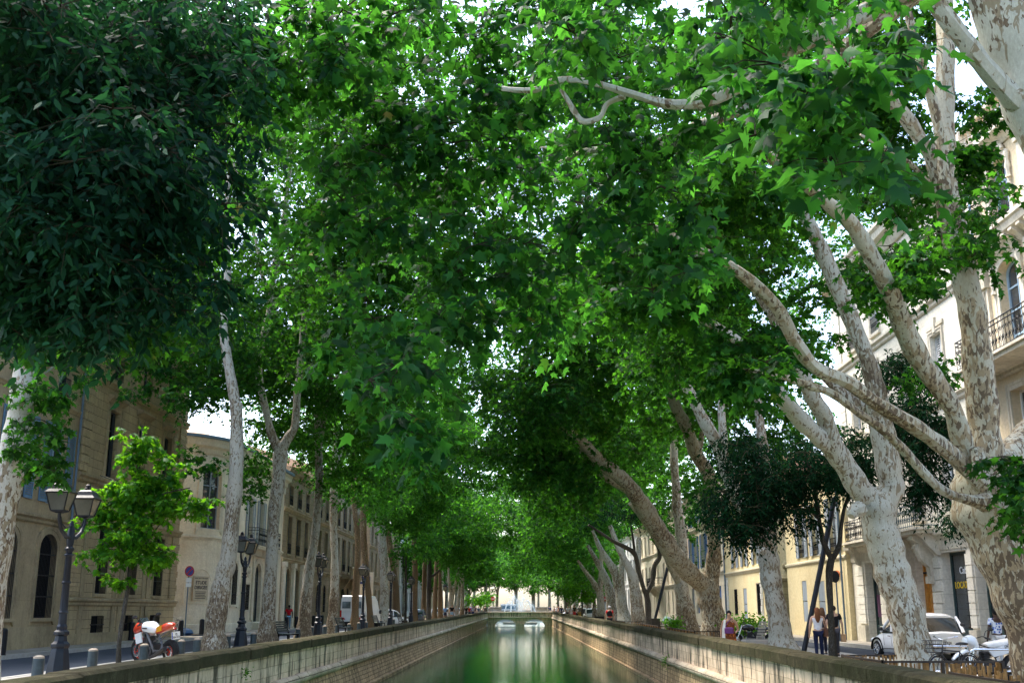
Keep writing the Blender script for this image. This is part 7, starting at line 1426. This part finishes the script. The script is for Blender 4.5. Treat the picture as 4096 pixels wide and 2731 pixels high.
# ------------------------------------------------------------------ cars (local +Y forward)
def car(loc, rz, label, paint, L=3.6, Wd=.80, Hh=1.47, belt=.88, group=None, hood=.95, name='parked_car', detail=True, rear_s=.16):
    r = empty(name, loc, rz, label, 'car', group)
    def ring(y, w_, z0, z1, rnd=.1):
        return [(-w_ * .9, y, z0), (-w_, y, z0 + .12), (-w_ * 1.01, y, z0 + (z1 - z0) * .5), (-w_ * .97, y, z1 - rnd), (-w_ * .86, y, z1), (0, y, z1 + .03), (w_ * .86, y, z1), (w_ * .97, y, z1 - rnd), (w_ * 1.01, y, z0 + (z1 - z0) * .5), (w_, y, z0 + .12), (w_ * .9, y, z0)]
    h = L / 2
    rs = [ring(-h, Wd * .70, .34, .70), ring(-h + .05, Wd * .86, .26, .84), ring(-h + .22, Wd * .97, .22, belt + .02), ring(-h + .6, Wd, .2, belt + .02), ring(-.2, Wd, .2, belt), ring(h - 1.15, Wd, .2, belt - .01), ring(h - .7, Wd * .98, .2, belt - .10), ring(h - .3, Wd * .92, .22, belt - .20), ring(h - .06, Wd * .8, .28, .60), ring(h, Wd * .62, .34, .50)]
    b = MB(); b.loft(rs); body = b.build('body', paint, r, smooth=True)
    # glass house, then the painted roof and pillars on it
    gsec = [(-h + rear_s, .93, belt - .04), (-h + rear_s + .30, .88, Hh - .10), (-h + rear_s + .55, .83, Hh - .03), (.15, .83, Hh - .02), (h - hood - .55, .80, Hh - .14), (h - hood + .02, .86, belt - .03)]
    def gr_(y, ws, zt): return [(-Wd * .95, y, belt - .05), (-Wd * (ws + .95) / 2 - .01, y, (belt + zt) / 2), (-Wd * ws * .92, y, zt - .03), (-Wd * ws * .75, y, zt), (Wd * ws * .75, y, zt), (Wd * ws * .92, y, zt - .03), (Wd * (ws + .95) / 2 + .01, y, (belt + zt) / 2), (Wd * .95, y, belt - .05)]
    b = MB(); b.loft([gr_(*s_) for s_ in gsec]); b.build('windows', M['glass'], r, smooth=True)
    b = MB()
    for s in (-1, 1):
        for (y0, z0, y1, z1, t0, t1) in [(-h + rear_s - .02, belt, -h + rear_s + .30, Hh - .10, .95, .90), (.12, belt, .16, Hh - .04, .96, .82), (h - hood + .02, belt, h - hood - .53, Hh - .12, .92, .80)]:
            b.tube([(s * Wd * t0, y0, z0), (s * Wd * (t0 + t1) / 2 + s * .02, (y0 + y1) / 2, (z0 + z1) / 2), (s * Wd * t1, y1, z1)], [.06, .055, .045], 6)
    rf = [(-h + rear_s + .28, .86, Hh - .10), (-h + rear_s + .55, .84, Hh - .02), (.15, .84, Hh), (h - hood - .5, .80, Hh - .11)]
    b.loft([[(-Wd * ws * .97, y, z - .07), (-Wd * ws * .9, y, z - .01), (-Wd * ws * .6, y, z + .025), (0, y, z + .035), (Wd * ws * .6, y, z + .025), (Wd * ws * .9, y, z - .01), (Wd * ws * .97, y, z - .07)] for y, ws, z in rf]); b.build('roof', paint, r, smooth=True)
    for y in (-h + .62, h - .68):
        for s in (-1, 1):
            b = MB(); torus(b, (s * (Wd - .06), y, .29), .20, .09, n=24); wh = b.build('wheel', M['rubber'], r, smooth=True)
            b = MB(); torus(b, (s * (Wd + .02), y, .29), .17, .018, n=20)
            for k in range(10): t = k * .628; b.tube([(s * (Wd + .02), y, .29), (s * (Wd + .02), y + .17 * math.cos(t), .29 + .17 * math.sin(t))], .014, 4)
            b.build('rim', M['chrome'], wh)
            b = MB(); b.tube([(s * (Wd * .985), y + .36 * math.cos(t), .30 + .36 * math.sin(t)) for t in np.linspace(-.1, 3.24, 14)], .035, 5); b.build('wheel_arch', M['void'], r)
    for s in (-1, 1):
        b = MB(); b.ball((s * Wd * .80, -h + .10, .66), (.08, .06, .11), 10, 7); b.build('tail_light', mat_plain('red_lens', (.45, .01, .01), .2, .6) if 'red_lens' not in bpy.data.materials else bpy.data.materials['red_lens'], r, smooth=True)
        b = MB(); b.ball((s * Wd * .74, h - .16, .58), (.12, .10, .09), 10, 7); b.build('headlight', bpy.data.materials['headlight_lens'], r, smooth=True)
        b = MB(); b.tube([(s * Wd * .92, h - hood - .28, belt + .02), (s * (Wd + .10), h - hood - .28, belt + .06)], .02, 5); b.ball((s * (Wd + .13), h - hood - .28, belt + .09), (.09, .05, .07), 8, 6); b.build('mirror', M['black_plastic'], r, smooth=True)
    if detail:
        b = MB()
        for s in (-1, 1):
            x = s * (Wd * 1.012)
            b.tube([(x, .12, .42), (x, .12, belt - .05)], .006, 4); b.tube([(x, h - hood - .25, .42), (x, h - hood - .2, belt - .06)], .006, 4); b.tube([(x, -h + 1.1, .32), (x, h - 1.1, .32)], .012, 4); b.tube([(x, .18, belt - .14), (x, .34, belt - .14)], .014, 5)
        b.box(-.55, .55, -h - .012, -h + .2, .40, .43); b.build('door_seams', M['black_plastic'], r)
        b = MB(); b.box(-.26, .26, -h - .03, -h - .012, .50, .62); pl_ = b.build('number_plate', bpy.data.materials['plate_white'], r)
        return r, pl_
    return r, None
p = gp(3660, 38.0)
fc, fp = car((13.55, 38.6, gz(38.6) - .05), R(13), 'small white rounded hatchback parked behind the mottled plane trunk', M['white_gloss'], L=3.55, Wd=.82, Hh=1.49)
text_mesh('lettering', '017 KJX', .11, M['ink'], fp, (0, -1.81, .52), (math.pi / 2, 0, 0), bold=.002, extrude=.002)
text_mesh('badge', 'FIAT', .08, M['ink'], fc, (0, -1.74, .78), (math.pi / 2 - .25, 0, 0), bold=.002, extrude=.004)
p = gp(1575, 108); car((p[0] - .6, 108, p[2] - .1), R(-52), 'white hatchback nose right, parked beyond the white van', M['white_gloss'], L=4.0, Wd=.86, Hh=1.52, detail=False)
dk = mat_plain('dark_grey_car_paint', (.05, .06, .075), .25, .5, coat=.5); p = gp(1672, 132); car((p[0], 132, p[2] - .1), 0, 'dark grey car glimpsed between the brown trunks on the left bank', dk, L=4.2, Wd=.88, Hh=1.48, detail=False)
for i, (u, Y, s_, lb) in enumerate([(2333, 146, 1, 'white car parked behind the man in yellow trousers'), (2368, 138, 1, 'white car parked right of the man in yellow trousers'), (1752, 165, -1, 'silver car far down the left bank behind brown trunks'), (1786, 172, -1, 'pale car behind the walker in the blue shirt'), (2290, 188, 1, 'white car beyond the bridge on the right bank'), (1838, 185, -1, 'white car beyond the couple on the left bank')]):
    p = gp(u, Y); car((p[0], Y, p[2]), R(90 if i in (0, 4) else 0), lb, M['white_gloss'] if i != 2 else mat_plain('silver_paint', (.4, .42, .44), .3, .5, metal=.5), L=4.0, Wd=.85, Hh=1.5, detail=False)
# white van
vx = gp(1432, 92); r = empty('delivery_van', (vx[0] - .2, 95, gz(95) - .1), R(-9), 'tall white panel van seen from behind on the road, left bank', 'van')
b = MB(); vr = lambda y, w_, z0, z1: [(-w_, y, z0), (-w_ * 1.0, y, 1.2), (-w_ * .93, y, z1 - .2), (-w_ * .82, y, z1), (w_ * .82, y, z1), (w_ * .93, y, z1 - .2), (w_ * 1.0, y, 1.2), (w_, y, z0)]
b.loft([vr(-2.7, .98, .45, 2.62), vr(-2.62, 1.0, .42, 2.68), vr(1.2, 1.0, .42, 2.68), vr(1.75, .98, .42, 2.45), vr(2.3, .96, .42, 1.5), vr(2.75, .9, .45, 1.05), vr(2.85, .8, .5, .9)]); b.build('body', M['white_gloss'], r, smooth=False)
for s in (-1, 1): b = MB(); b.box(s * .46 - .36, s * .46 + .36, -2.74, -2.71, 1.65, 2.2); b.build('rear_window', M['glass_pale'], r)
b = MB(); b.box(-.012, .012, -2.735, -2.705, .6, 2.45); b.box(-.9, .9, -2.74, -2.705, 1.5, 1.56); b.build('door_seam', bpy.data.materials['sign_white'], r)
b = MB(); b.box(-1.0, 1.0, -2.82, -2.7, .42, .58); b.build('bumper', M['black_plastic'], r)
for s in (-1, 1):
    b = MB(); b.box(s * .93 - .06, s * .93 + .06, -2.74, -2.68, .95, 1.5); b.build('tail_light', bpy.data.materials['red_lens'], r)
    b = MB(); b.prism([(s * .85, .75), (s * .5, .75), (s * .65, .92), (s * .88, .92)], -2.745, -2.712, 'y'); b.build('chevron', bpy.data.materials['sign_red'], r)
    b = MB(); b.ball((s * 1.16, 1.75, 1.35), (.12, .08, .2), 8, 6); b.build('mirror', M['black_plastic'], r)
    for y in (-1.7, 1.75): b = MB(); torus(b, (s * .88, y, .36), .24, .12, n=20); b.lathe([(.2, -.02), (.2, .02)], (0, 0, 0), 10, T=lambda x, yy, z, s=s, y=y: (s * .99 + z, y + x, .36 + yy)); b.build('wheel', M['rubber'], r)
b = MB(); b.box(-.26, .26, -2.76, -2.74, .62, .73); b.build('number_plate', bpy.data.materials['plate_white'], r)
b = MB(); b.loft([[(-.9, 1.78, 2.38), (.9, 1.78, 2.38)], [(-.92, 2.33, 1.5), (.92, 2.33, 1.5)]], closed=False, cap=False, T=lambda x, y, z: (x, y + .02, z + .02)); b.build('windscreen', M['glass'], r, fix=False)
# buses far beyond the fountain
for i, (u, Y, lb) in enumerate([(2034, 266, 'white van with blue windows passing beyond the fountain')]):
    c = onY(u, 2424, Y); r = empty('passing_van', (float(c[0]), Y, gz(Y) + .2), 0, lb, 'van'); r.scale = (.42, .7, .72); b = MB(); b.bbox(-4.5, 4.5, -1.2, 1.2, .5, 3.0, .15); b.build('body', M['white_gloss'], r); b = MB(); b.box(-4.2, 4.2, -1.22, -1.205, 1.5, 2.4); b.build('window_band', mat_plain('blue_glass', (.05, .16, .25), .1, .6), r)
    for x in (-2.8, 2.8): b = MB(); b.lathe([(.48, -.12), (.48, .12)], (0, 0, 0), 16, T=lambda a, c, z, x=x: (x + a, -1.15 + z, .5 + c)); b.build('wheel', M['rubber'], r)
# ------------------------------------------------------------------ people (local -Y is where they face)
def skin_mesh(name, verts, edges, radii, mat, parent, sub=1, root_i=0):
    me = bpy.data.meshes.new(name); me.from_pydata(verts, edges, []); o = bpy.data.objects.new(name, me); C.objects.link(o)
    o.modifiers.new('skin', 'SKIN'); 
    if not me.skin_vertices: 
        bpy.context.view_layer.objects.active = o
    for i, r_ in enumerate(radii):
        d = me.skin_vertices[0].data[i]; d.radius = r_ if hasattr(r_, '__len__') else (r_, r_); d.use_root = (i == root_i)
    s = o.modifiers.new('sub', 'SUBSURF'); s.levels = sub; s.render_levels = sub
    bpy.context.view_layer.update()
    m2 = bpy.data.meshes.new_from_object(o.evaluated_get(bpy.context.evaluated_depsgraph_get())); bpy.data.objects.remove(o)
    m2.name = name; m2.materials.clear(); m2.materials.append(mat); m2.shade_smooth()
    q = bpy.data.objects.new(name, m2); C.objects.link(q); q.parent = parent; return q
SK = {'l': mat_plain('light_skin', (.50, .30, .21), .55, .35, var=.05), 'm': mat_plain('tan_skin', (.36, .20, .12), .55, .35, var=.05), 'd': mat_plain('dark_skin', (.06, .03, .02), .55, .35, var=.05)}
_mc = {}
def cloth(c):
    if c not in _mc: _mc[c] = mat_plain('cloth_%d' % len(_mc), c, .85, .15, var=.12, vs=9)
    return _mc[c]
def person(loc, rz, H, label, skin='l', top=(.5, .5, .5), legs=(.1, .1, .2), hair=(.03, .02, .015), sleeves='short', shorts=False, dress=None, long_hair=False, cap=None, walk=.10, arms=None, fingers=False, shoes=(.1, .09, .08), w_=1.0, group=None, extra=None, tilt=0.0, sub=1, bun=False, patt=None):
    r = empty('person', loc, rz, label, 'person', group); h = H
    a = dict(lel=(-.155, .01, .62), lwr=(-.165, -.04, .475), rel=(.155, .01, .62), rwr=(.165, -.04, .475)); a.update(arms or {})
    V = dict(pel=(0, 0, .53), wai=(0, 0, .60), che=(0, 0, .71), upc=(0, .005, .785), nek=(0, .0, .835), jaw=(0, -.008, .875), sku=(0, 0, .925), top=(0, .004, .955), nos=(0, -.062, .905),
             lsh=(-.105, .0, .80), rsh=(.105, .0, .80), lhi=(-.052, 0, .50), rhi=(.052, 0, .50), lkn=(-.055, -.02 - walk * .5, .285), rkn=(.055, -.02 + walk * .3, .285), lan=(-.055, -walk * .7, .045), ran=(.055, walk, .05), lto=(-.06, -walk * .7 - .075, .018), rto=(.06, walk - .065, .018), **a)
    for s in 'lr':
        wv = np.array(V[s + 'wr']); ev = np.array(V[s + 'el']); d = unit(wv - ev); V[s + 'pa'] = tuple(wv + d * .035)
    Rr = dict(pel=(.085 * w_, .06), wai=(.072 * w_, .055), che=(.085 * w_, .06), upc=(.075 * w_, .05), nek=.032, jaw=(.038, .042), sku=(.046, .056), top=(.030, .036), nos=.008, lsh=.036, rsh=.036, lhi=.052 * w_, rhi=.052 * w_, lkn=.034, rkn=.034, lan=.021, ran=.021, lto=.017, rto=.017, lel=.025, rel=.025, lwr=.016, rwr=.016, lpa=.021, rpa=.021)
    E = [('pel', 'wai'), ('wai', 'che'), ('che', 'upc'), ('upc', 'nek'), ('nek', 'jaw'), ('jaw', 'sku'), ('sku', 'top'), ('sku', 'nos'), ('upc', 'lsh'), ('upc', 'rsh'), ('pel', 'lhi'), ('pel', 'rhi')]
    for s in 'lr': E += [(s + 'sh', s + 'el'), (s + 'el', s + 'wr'), (s + 'wr', s + 'pa'), (s + 'hi', s + 'kn'), (s + 'kn', s + 'an'), (s + 'an', s + 'to')]
    if fingers:
        for s, sg in (('l', -1), ('r', 1)):
            pa = np.array(V[s + 'pa']); d = unit(pa - np.array(V[s + 'wr']))
            for k in range(4): V[s + 'f%d' % k] = tuple(pa + d * (.040 - .004 * abs(k - 1)) + np.array([.004 * sg, (k - 1.5) * .009, -.008])); Rr[s + 'f%d' % k] = .0055; E.append((s + 'pa', s + 'f%d' % k))
            V[s + 'th'] = tuple(pa + d * .012 + np.array([-.006 * sg, -.030, -.004])); Rr[s + 'th'] = .0065; E.append((s + 'pa', s + 'th'))
    def mk(name, keys, mat, k=1.0, over=None, edges=None, root='pel', add=0.0):
        ks = [q for q in V if q in keys]; ix = {q: i for i, q in enumerate(ks)}; es = [(ix[p], ix[q]) for p, q in (edges or E) if p in ix and q in ix]
        rr = []
        for q in ks:
            x = (over or {}).get(q, Rr[q]); x = x if hasattr(x, '__len__') else (x, x); rr.append(((x[0] * k + add) * h, (x[1] * k + add) * h))
        return skin_mesh(name, [tuple(np.array(V[q]) * h) for q in ks], es, rr, mat, r, sub, ix[root])
    mk('body', set(V), SK[skin])
    if not dress:
        tk = {'pel', 'wai', 'che', 'upc', 'lsh', 'rsh'}
        ee = list(E)
        if sleeves != 'none':
            for s in 'lr':
                t_ = .55 if sleeves == 'short' else .98; q = np.array(V[s + 'sh']) + (np.array(V[s + 'el']) - np.array(V[s + 'sh'])) * (t_ if sleeves == 'short' else 1)
                V[s + 'sl'] = tuple(q); Rr[s + 'sl'] = .031; ee.append((s + 'sh', s + 'sl')); tk.add(s + 'sl')
                if sleeves == 'long': V[s + 'cu'] = tuple(np.array(V[s + 'el']) + (np.array(V[s + 'wr']) - np.array(V[s + 'el'])) * .9); Rr[s + 'cu'] = .021; ee.append((s + 'sl', s + 'cu')); tk.add(s + 'cu')
        mk('shirt', tk, patt or cloth(top), 1.0, edges=ee, add=.009)
        lk = {'pel', 'lhi', 'rhi'}; ee = list(E)
        for s in 'lr':
            if shorts: V[s + 'sx'] = tuple(np.array(V[s + 'hi']) + (np.array(V[s + 'kn']) - np.array(V[s + 'hi'])) * .85); Rr[s + 'sx'] = .044; ee.append((s + 'hi', s + 'sx')); lk.add(s + 'sx')
            else: lk |= {s + 'kn', s + 'an'}
        mk('shorts' if shorts else 'trousers', lk, cloth(legs), 1.0, edges=ee, add=.006, over={'pel': (.086 * w_, .061), 'lan': .026, 'ran': .026})
    else:
        b = MB(); n = 16
        prof = [(.80, .075, .045), (.76, .088, .062), (.71, .092, .070), (.62, .080, .062), (.55, .098, .078), (.45, .110, .09), (.30, .115, .10), (.16, .125, .11)]
        b.loft([[(h * a_ * w_ * math.cos(t), h * (c_ * math.sin(t) - .0), h * z) for t in [6.283 * k / n for k in range(n)]] for z, a_, c_ in prof])
        for s in (-1, 1): b.tube([(s * .06 * h, -.05 * h, .78 * h), (s * .065 * h, 0, .835 * h), (s * .06 * h, .045 * h, .78 * h)], .008 * h, 5)
        b.build('dress', dress, r, smooth=True)
    if hair is not None:
        hm = cloth(hair); b = MB(); b.ball((0, .016 * h, .938 * h), (.052 * h, .058 * h, .054 * h), 14, 10)
        if long_hair: b.tube([(0, .035 * h, .95 * h), (0, .052 * h, .90 * h), (0, .062 * h, .83 * h), (0, .060 * h, .76 * h), (0, .058 * h, .70 * h)], [.04 * h, .055 * h, .055 * h, .045 * h, .018 * h], 12)
        if bun: b.ball((0, .05 * h, .975 * h), .026 * h, 10, 8)
        b.build('hair', hm, r, smooth=True)
    if cap: b = MB(); b.ball((0, .002 * h, .950 * h), (.054 * h, .060 * h, .042 * h), 14, 8); b.box(-.04 * h, .04 * h, -.10 * h, -.04 * h, .945 * h, .953 * h); b.build('cap', cloth(cap), r, smooth=True)
    for s in 'lr':
        an = np.array(V[s + 'an']) * h; b = MB(); x, y, z = an
        b.loft([sec_ for sec_ in [[(x + a_ * .030 * h * k, y + yy * h, max(.002, z - .045 * h + c_ * zz * h)) for a_, c_ in ((-1, 0), (-1, .6), (-.5, 1), (.5, 1), (1, .6), (1, 0))] for yy, k, zz in ((.03, .75, .04), (0, 1, .045), (-.05, 1.05, .03), (-.085, .8, .018))]]); b.build('shoe', cloth(shoes), r, smooth=True)
    return r
def pattern_mat(name, c1, c2, sc=22, thr=.5):
    m = NT(name, .85, .1); v = m.N('ShaderNodeTexVoronoi'); v.inputs['Scale'].default_value = sc; m.link(m.coord(), v.inputs['Vector']); m.color(m.ramp(v.outputs['Distance'], [(thr - .08, c1), (thr + .08, c2)])); return m.mat
P_ = lambda u, Y, dz=0: gp(u, Y, dz)
w1 = person(P_(2925, 34), R(-12), 1.56, 'dark haired woman in an orange patterned dress with a purple bag, looking down', 'm', dress=pattern_mat('orange_floral', (.42, .13, .03), (.16, .05, .02), 16, .35), hair=(.012, .010, .012), fingers=True, w_=1.12, arms=dict(rel=(.165, .02, .64), rwr=(.13, -.09, .60), lel=(-.165, .03, .63), lwr=(-.17, -.02, .48)), bun=True, sub=2)
b = MB(); b.bbox(-.15, .12, -.24, -.14, .88, 1.06, .03); b.tube([(-.16, -.1, 1.0), (-.05, -.12, 1.2), (.1, -.03, 1.34), (.06, .08, 1.3)], .012, 5); o = b.build('crossbody_bag', mat_plain('purple_nylon', (.12, .03, .13), .6), w1)
b = MB(); b.loft([[(-.16, -.09, 1.28), (-.10, -.10, 1.28)], [(-.22, -.1, 1.0), (-.13, -.13, 1.0)], [(-.24, -.08, .68), (-.14, -.12, .68)]], closed=False, cap=False); b.build('white_scarf', cloth((.6, .58, .52)), w1, fix=False)
w2 = person(P_(3280, 36.6), R(172), 1.66, 'long brown haired woman in white top and navy leggings, seen from behind', 'l', top=(.70, .70, .74), legs=(.012, .018, .05), hair=(.16, .065, .03), long_hair=True, sleeves='none', fingers=True, shoes=(.6, .58, .55), walk=.05, sub=2)
b = MB(); b.bbox(-.32, -.16, -.12, .14, .72, 1.0, .04); b.tube([(-.24, -.1, 1.0), (-.18, 0, 1.36), (-.24, .12, 1.0)], .012, 5); b.build('shoulder_bag', mat_plain('brown_leather', (.10, .04, .02), .5), w2)
person(P_(3298, 40.5), R(178), 1.66, 'brown haired woman mostly hidden between the white topped woman and the trunk', 'l', top=(.05, .05, .06), legs=(.03, .03, .05), hair=(.12, .06, .03), long_hair=True)
w3 = person(P_(3346, 39.0), R(176), 1.72, 'man in black t-shirt carrying a paper bag beside the slim dark trunk', 'l', top=(.015, .015, .018), legs=(.05, .05, .06), fingers=True, walk=.08)
b = MB(); b.bbox(-.36, -.20, -.08, .08, .48, .74, .01); b.build('paper_bag', mat_plain('kraft_paper', (.45, .28, .15), .8), w3)
person(P_(4003, 32), R(185), 1.62, 'woman in blue and white patterned shirt with dark bun, seen from behind', 'd', legs=(.6, .6, .6), hair=(.01, .01, .01), bun=True, patt=pattern_mat('blue_diamond_print', (.05, .12, .42), (.65, .68, .75), 14, .42), w_=1.1, fingers=True, walk=.04, sub=2)
person(P_(1153, 86, .04), R(200), 1.80, 'man in a red t-shirt and pale jeans standing by the wall', 'd', top=(.50, .01, .02), legs=(.16, .28, .42), hair=(.01, .01, .01), walk=.03, arms=dict(rwr=(.10, -.12, .60)))
w4 = person(P_(2440, 76), R(180), 1.74, 'man in black vest over red shirt with white cap, walking away beside the fence', 'm', top=(.45, .02, .02), legs=(.015, .015, .02), hair=(.3, .3, .3), cap=(.7, .7, .72), w_=1.15)
b = MB(); b.loft([[(1.74 * a_ * math.cos(t), 1.74 * c_ * math.sin(t), 1.74 * z) for t in [6.283 * k / 14 for k in range(14)]] for z, a_, c_ in ((.60, .105, .082), (.70, .112, .085), (.78, .110, .075), (.815, .075, .05))]); b.build('vest', cloth((.012, .012, .015)), w4, smooth=True)
FARP = [(1780, 133, 0, 'walker in light blue shirt and navy shorts by the distant lamp', dict(top=(.20, .38, .70), legs=(.02, .025, .06), shorts=True, hair=(.25, .2, .15))),
 (1807, 136, 0, 'man in black polo and pale blue shorts walking beside a companion in beige', dict(top=(.012, .012, .015), legs=(.32, .50, .68), shorts=True, hair=(.2, .15, .12), w_=1.25)),
 (1824, 137, 0, 'person in beige outfit walking right of the man in black polo', dict(top=(.42, .38, .34), legs=(.38, .36, .34), hair=(.2, .12, .08))),
 (1865, 150, 0, 'person in black top walking in front of the one in red', dict(top=(.01, .01, .012), legs=(.012, .012, .015), hair=(.2, .12, .08))),
 (1877, 155, 0, 'person in red t-shirt and white cap on the left bank', dict(top=(.60, .03, .03), legs=(.03, .03, .08), hair=None, cap=(.7, .7, .7))),
 (1885, 160, 0, 'person in blue jacket half hidden behind the one in lilac', dict(top=(.05, .10, .5), legs=(.05, .06, .1))),
 (1892, 150, 0, 'person in lilac t-shirt, hat and navy shorts on the left bank', dict(top=(.52, .50, .62), legs=(.02, .03, .12), shorts=True, hair=None, cap=(.5, .48, .45), w_=1.15)),
 (1901, 163, 0, 'person in dark top behind the left bank group', dict(top=(.05, .04, .05), legs=(.3, .28, .26))),
 (1914, 158, 0, 'person in denim jacket and white trousers before the bridge', dict(top=(.10, .17, .27), legs=(.6, .6, .58), hair=(.2, .1, .05))),
 (1940, 164, 180, 'man in grey jacket with his back turned at the left end of the bridge', dict(top=(.12, .12, .12), legs=(.06, .06, .07), w_=1.2)),
 (1958, 176, 90, 'person in pale pink near the no entry sign', dict(top=(.6, .45, .42), legs=(.4, .38, .38))),
 (1976, 180, 0, 'person in navy right of the no entry sign', dict(top=(.02, .03, .10), legs=(.03, .04, .08))),
 (1984, 184, 0, 'person in white shirt behind the one in navy by the sign', dict(top=(.65, .65, .66), legs=(.1, .1, .12))),
 (1990, 186, 0, 'person in red farthest right of the group by the no entry sign', dict(top=(.5, .03, .04), legs=(.1, .1, .12))),
 (2199, 178, 0, 'person in navy standing at the left of the seated group', dict(top=(.02, .03, .13), legs=(.03, .03, .06))),
 (2217, 172, 90, 'person in dark brown at the bridge end, second of the right bank group', dict(top=(.10, .05, .05), legs=(.05, .05, .06))),
 (2225, 174, 0, 'person in white in the middle of the group at the bridge end', dict(top=(.6, .6, .6), legs=(.05, .05, .08))),
 (2234, 172, -90, 'person in maroon at the right of the group at the bridge end', dict(top=(.12, .04, .06), legs=(.05, .05, .06))),
 (2246, 150, 180, 'person in a navy coat with the back turned, right bank', dict(top=(.015, .025, .08), legs=(.02, .025, .06), sleeves='long')),
 (2272, 138, 0, 'person in white shirt and black trousers on the right bank', dict(top=(.65, .66, .68), legs=(.03, .03, .04), hair=(.3, .25, .2))),
 (2285, 136, 0, 'woman in pale lilac outfit on the right bank', dict(top=(.60, .55, .62), legs=(.58, .54, .62), hair=(.2, .12, .08))),
 (2298, 136, 0, 'woman in black jacket over white top and red trousers', dict(top=(.02, .02, .02), legs=(.60, .04, .05), hair=(.18, .09, .05))),
 (2319, 132, 0, 'man in olive top and mustard trousers on the right bank', dict(top=(.18, .16, .13), legs=(.33, .22, .06), hair=(.3, .25, .2)))]
for i, (u, Y, rz, lb, k) in enumerate(FARP):
    person(P_(u, Y, .12), R(rz + (i * 37) % 20 - 10), 1.66 + .05 * ((i * 7) % 4), lb, 'l' if i % 3 else 'm', group='strollers far down the banks', **k)
# person lying on the wall of the bed in pale jeans
p = gp(2685, 82, .0); r = empty('person', (p[0], 82, p[2]), 0, 'person lying down with pale blue jeans and knees bent, behind the fence', 'person')
skin_mesh('body', [(.9, 0, .55), (.6, 0, .55), (.2, 0, .6), (-.35, 0, .95), (-.65, 0, .55), (1.15, 0, .6), (-.32, .2, .92), (-.6, .22, .55)], [(0, 1), (1, 2), (2, 3), (3, 4), (0, 5), (2, 6), (6, 7)], [.14, .13, .13, .09, .06, .10, .09, .06], SK['l'], r, 1, 1)
skin_mesh('trousers', [(.45, 0, .56), (.2, 0, .6), (-.35, 0, .95), (-.62, 0, .6), (-.32, .2, .92), (-.58, .22, .6)], [(0, 1), (1, 2), (2, 3), (1, 4), (4, 5)], [.15, .15, .105, .085, .105, .085], cloth((.42, .50, .60)), r, 1, 1)
skin_mesh('shirt', [(.95, 0, .56), (.6, 0, .56), (.4, 0, .56)], [(0, 1), (1, 2)], [.16, .155, .15], cloth((.5, .5, .5)), r, 1, 1)
b = MB(); b.box(-.9, 1.4, -.3, .4, 0, .40); tag(b.build('stone_bench', M['pale_stone'], ), None, None); 
bpy.data.objects['stone_bench'].location = (p[0], 82, p[2]); tag(bpy.data.objects['stone_bench'], 'low pale stone bench under the person lying in jeans', 'bench')
# pigeon on a branch
for (u, v, Y, lb) in [(2208, 1232, 44, 'grey pigeon perched on a dark bough in the middle of the canopy')]:
    c = onY(u, v, Y); r = empty('pigeon', tuple(c), R(90), lb, 'bird'); skin_mesh('body', [(0, 0, 0), (0, -.08, .03), (0, -.13, .09), (0, -.16, .10), (0, .1, -.02), (0, .22, -.04)], [(0, 1), (1, 2), (2, 3), (0, 4), (4, 5)], [.07, .06, .035, .01, .05, .015], mat_plain('pigeon_grey', (.10, .11, .13), .7), r, 1, 0)
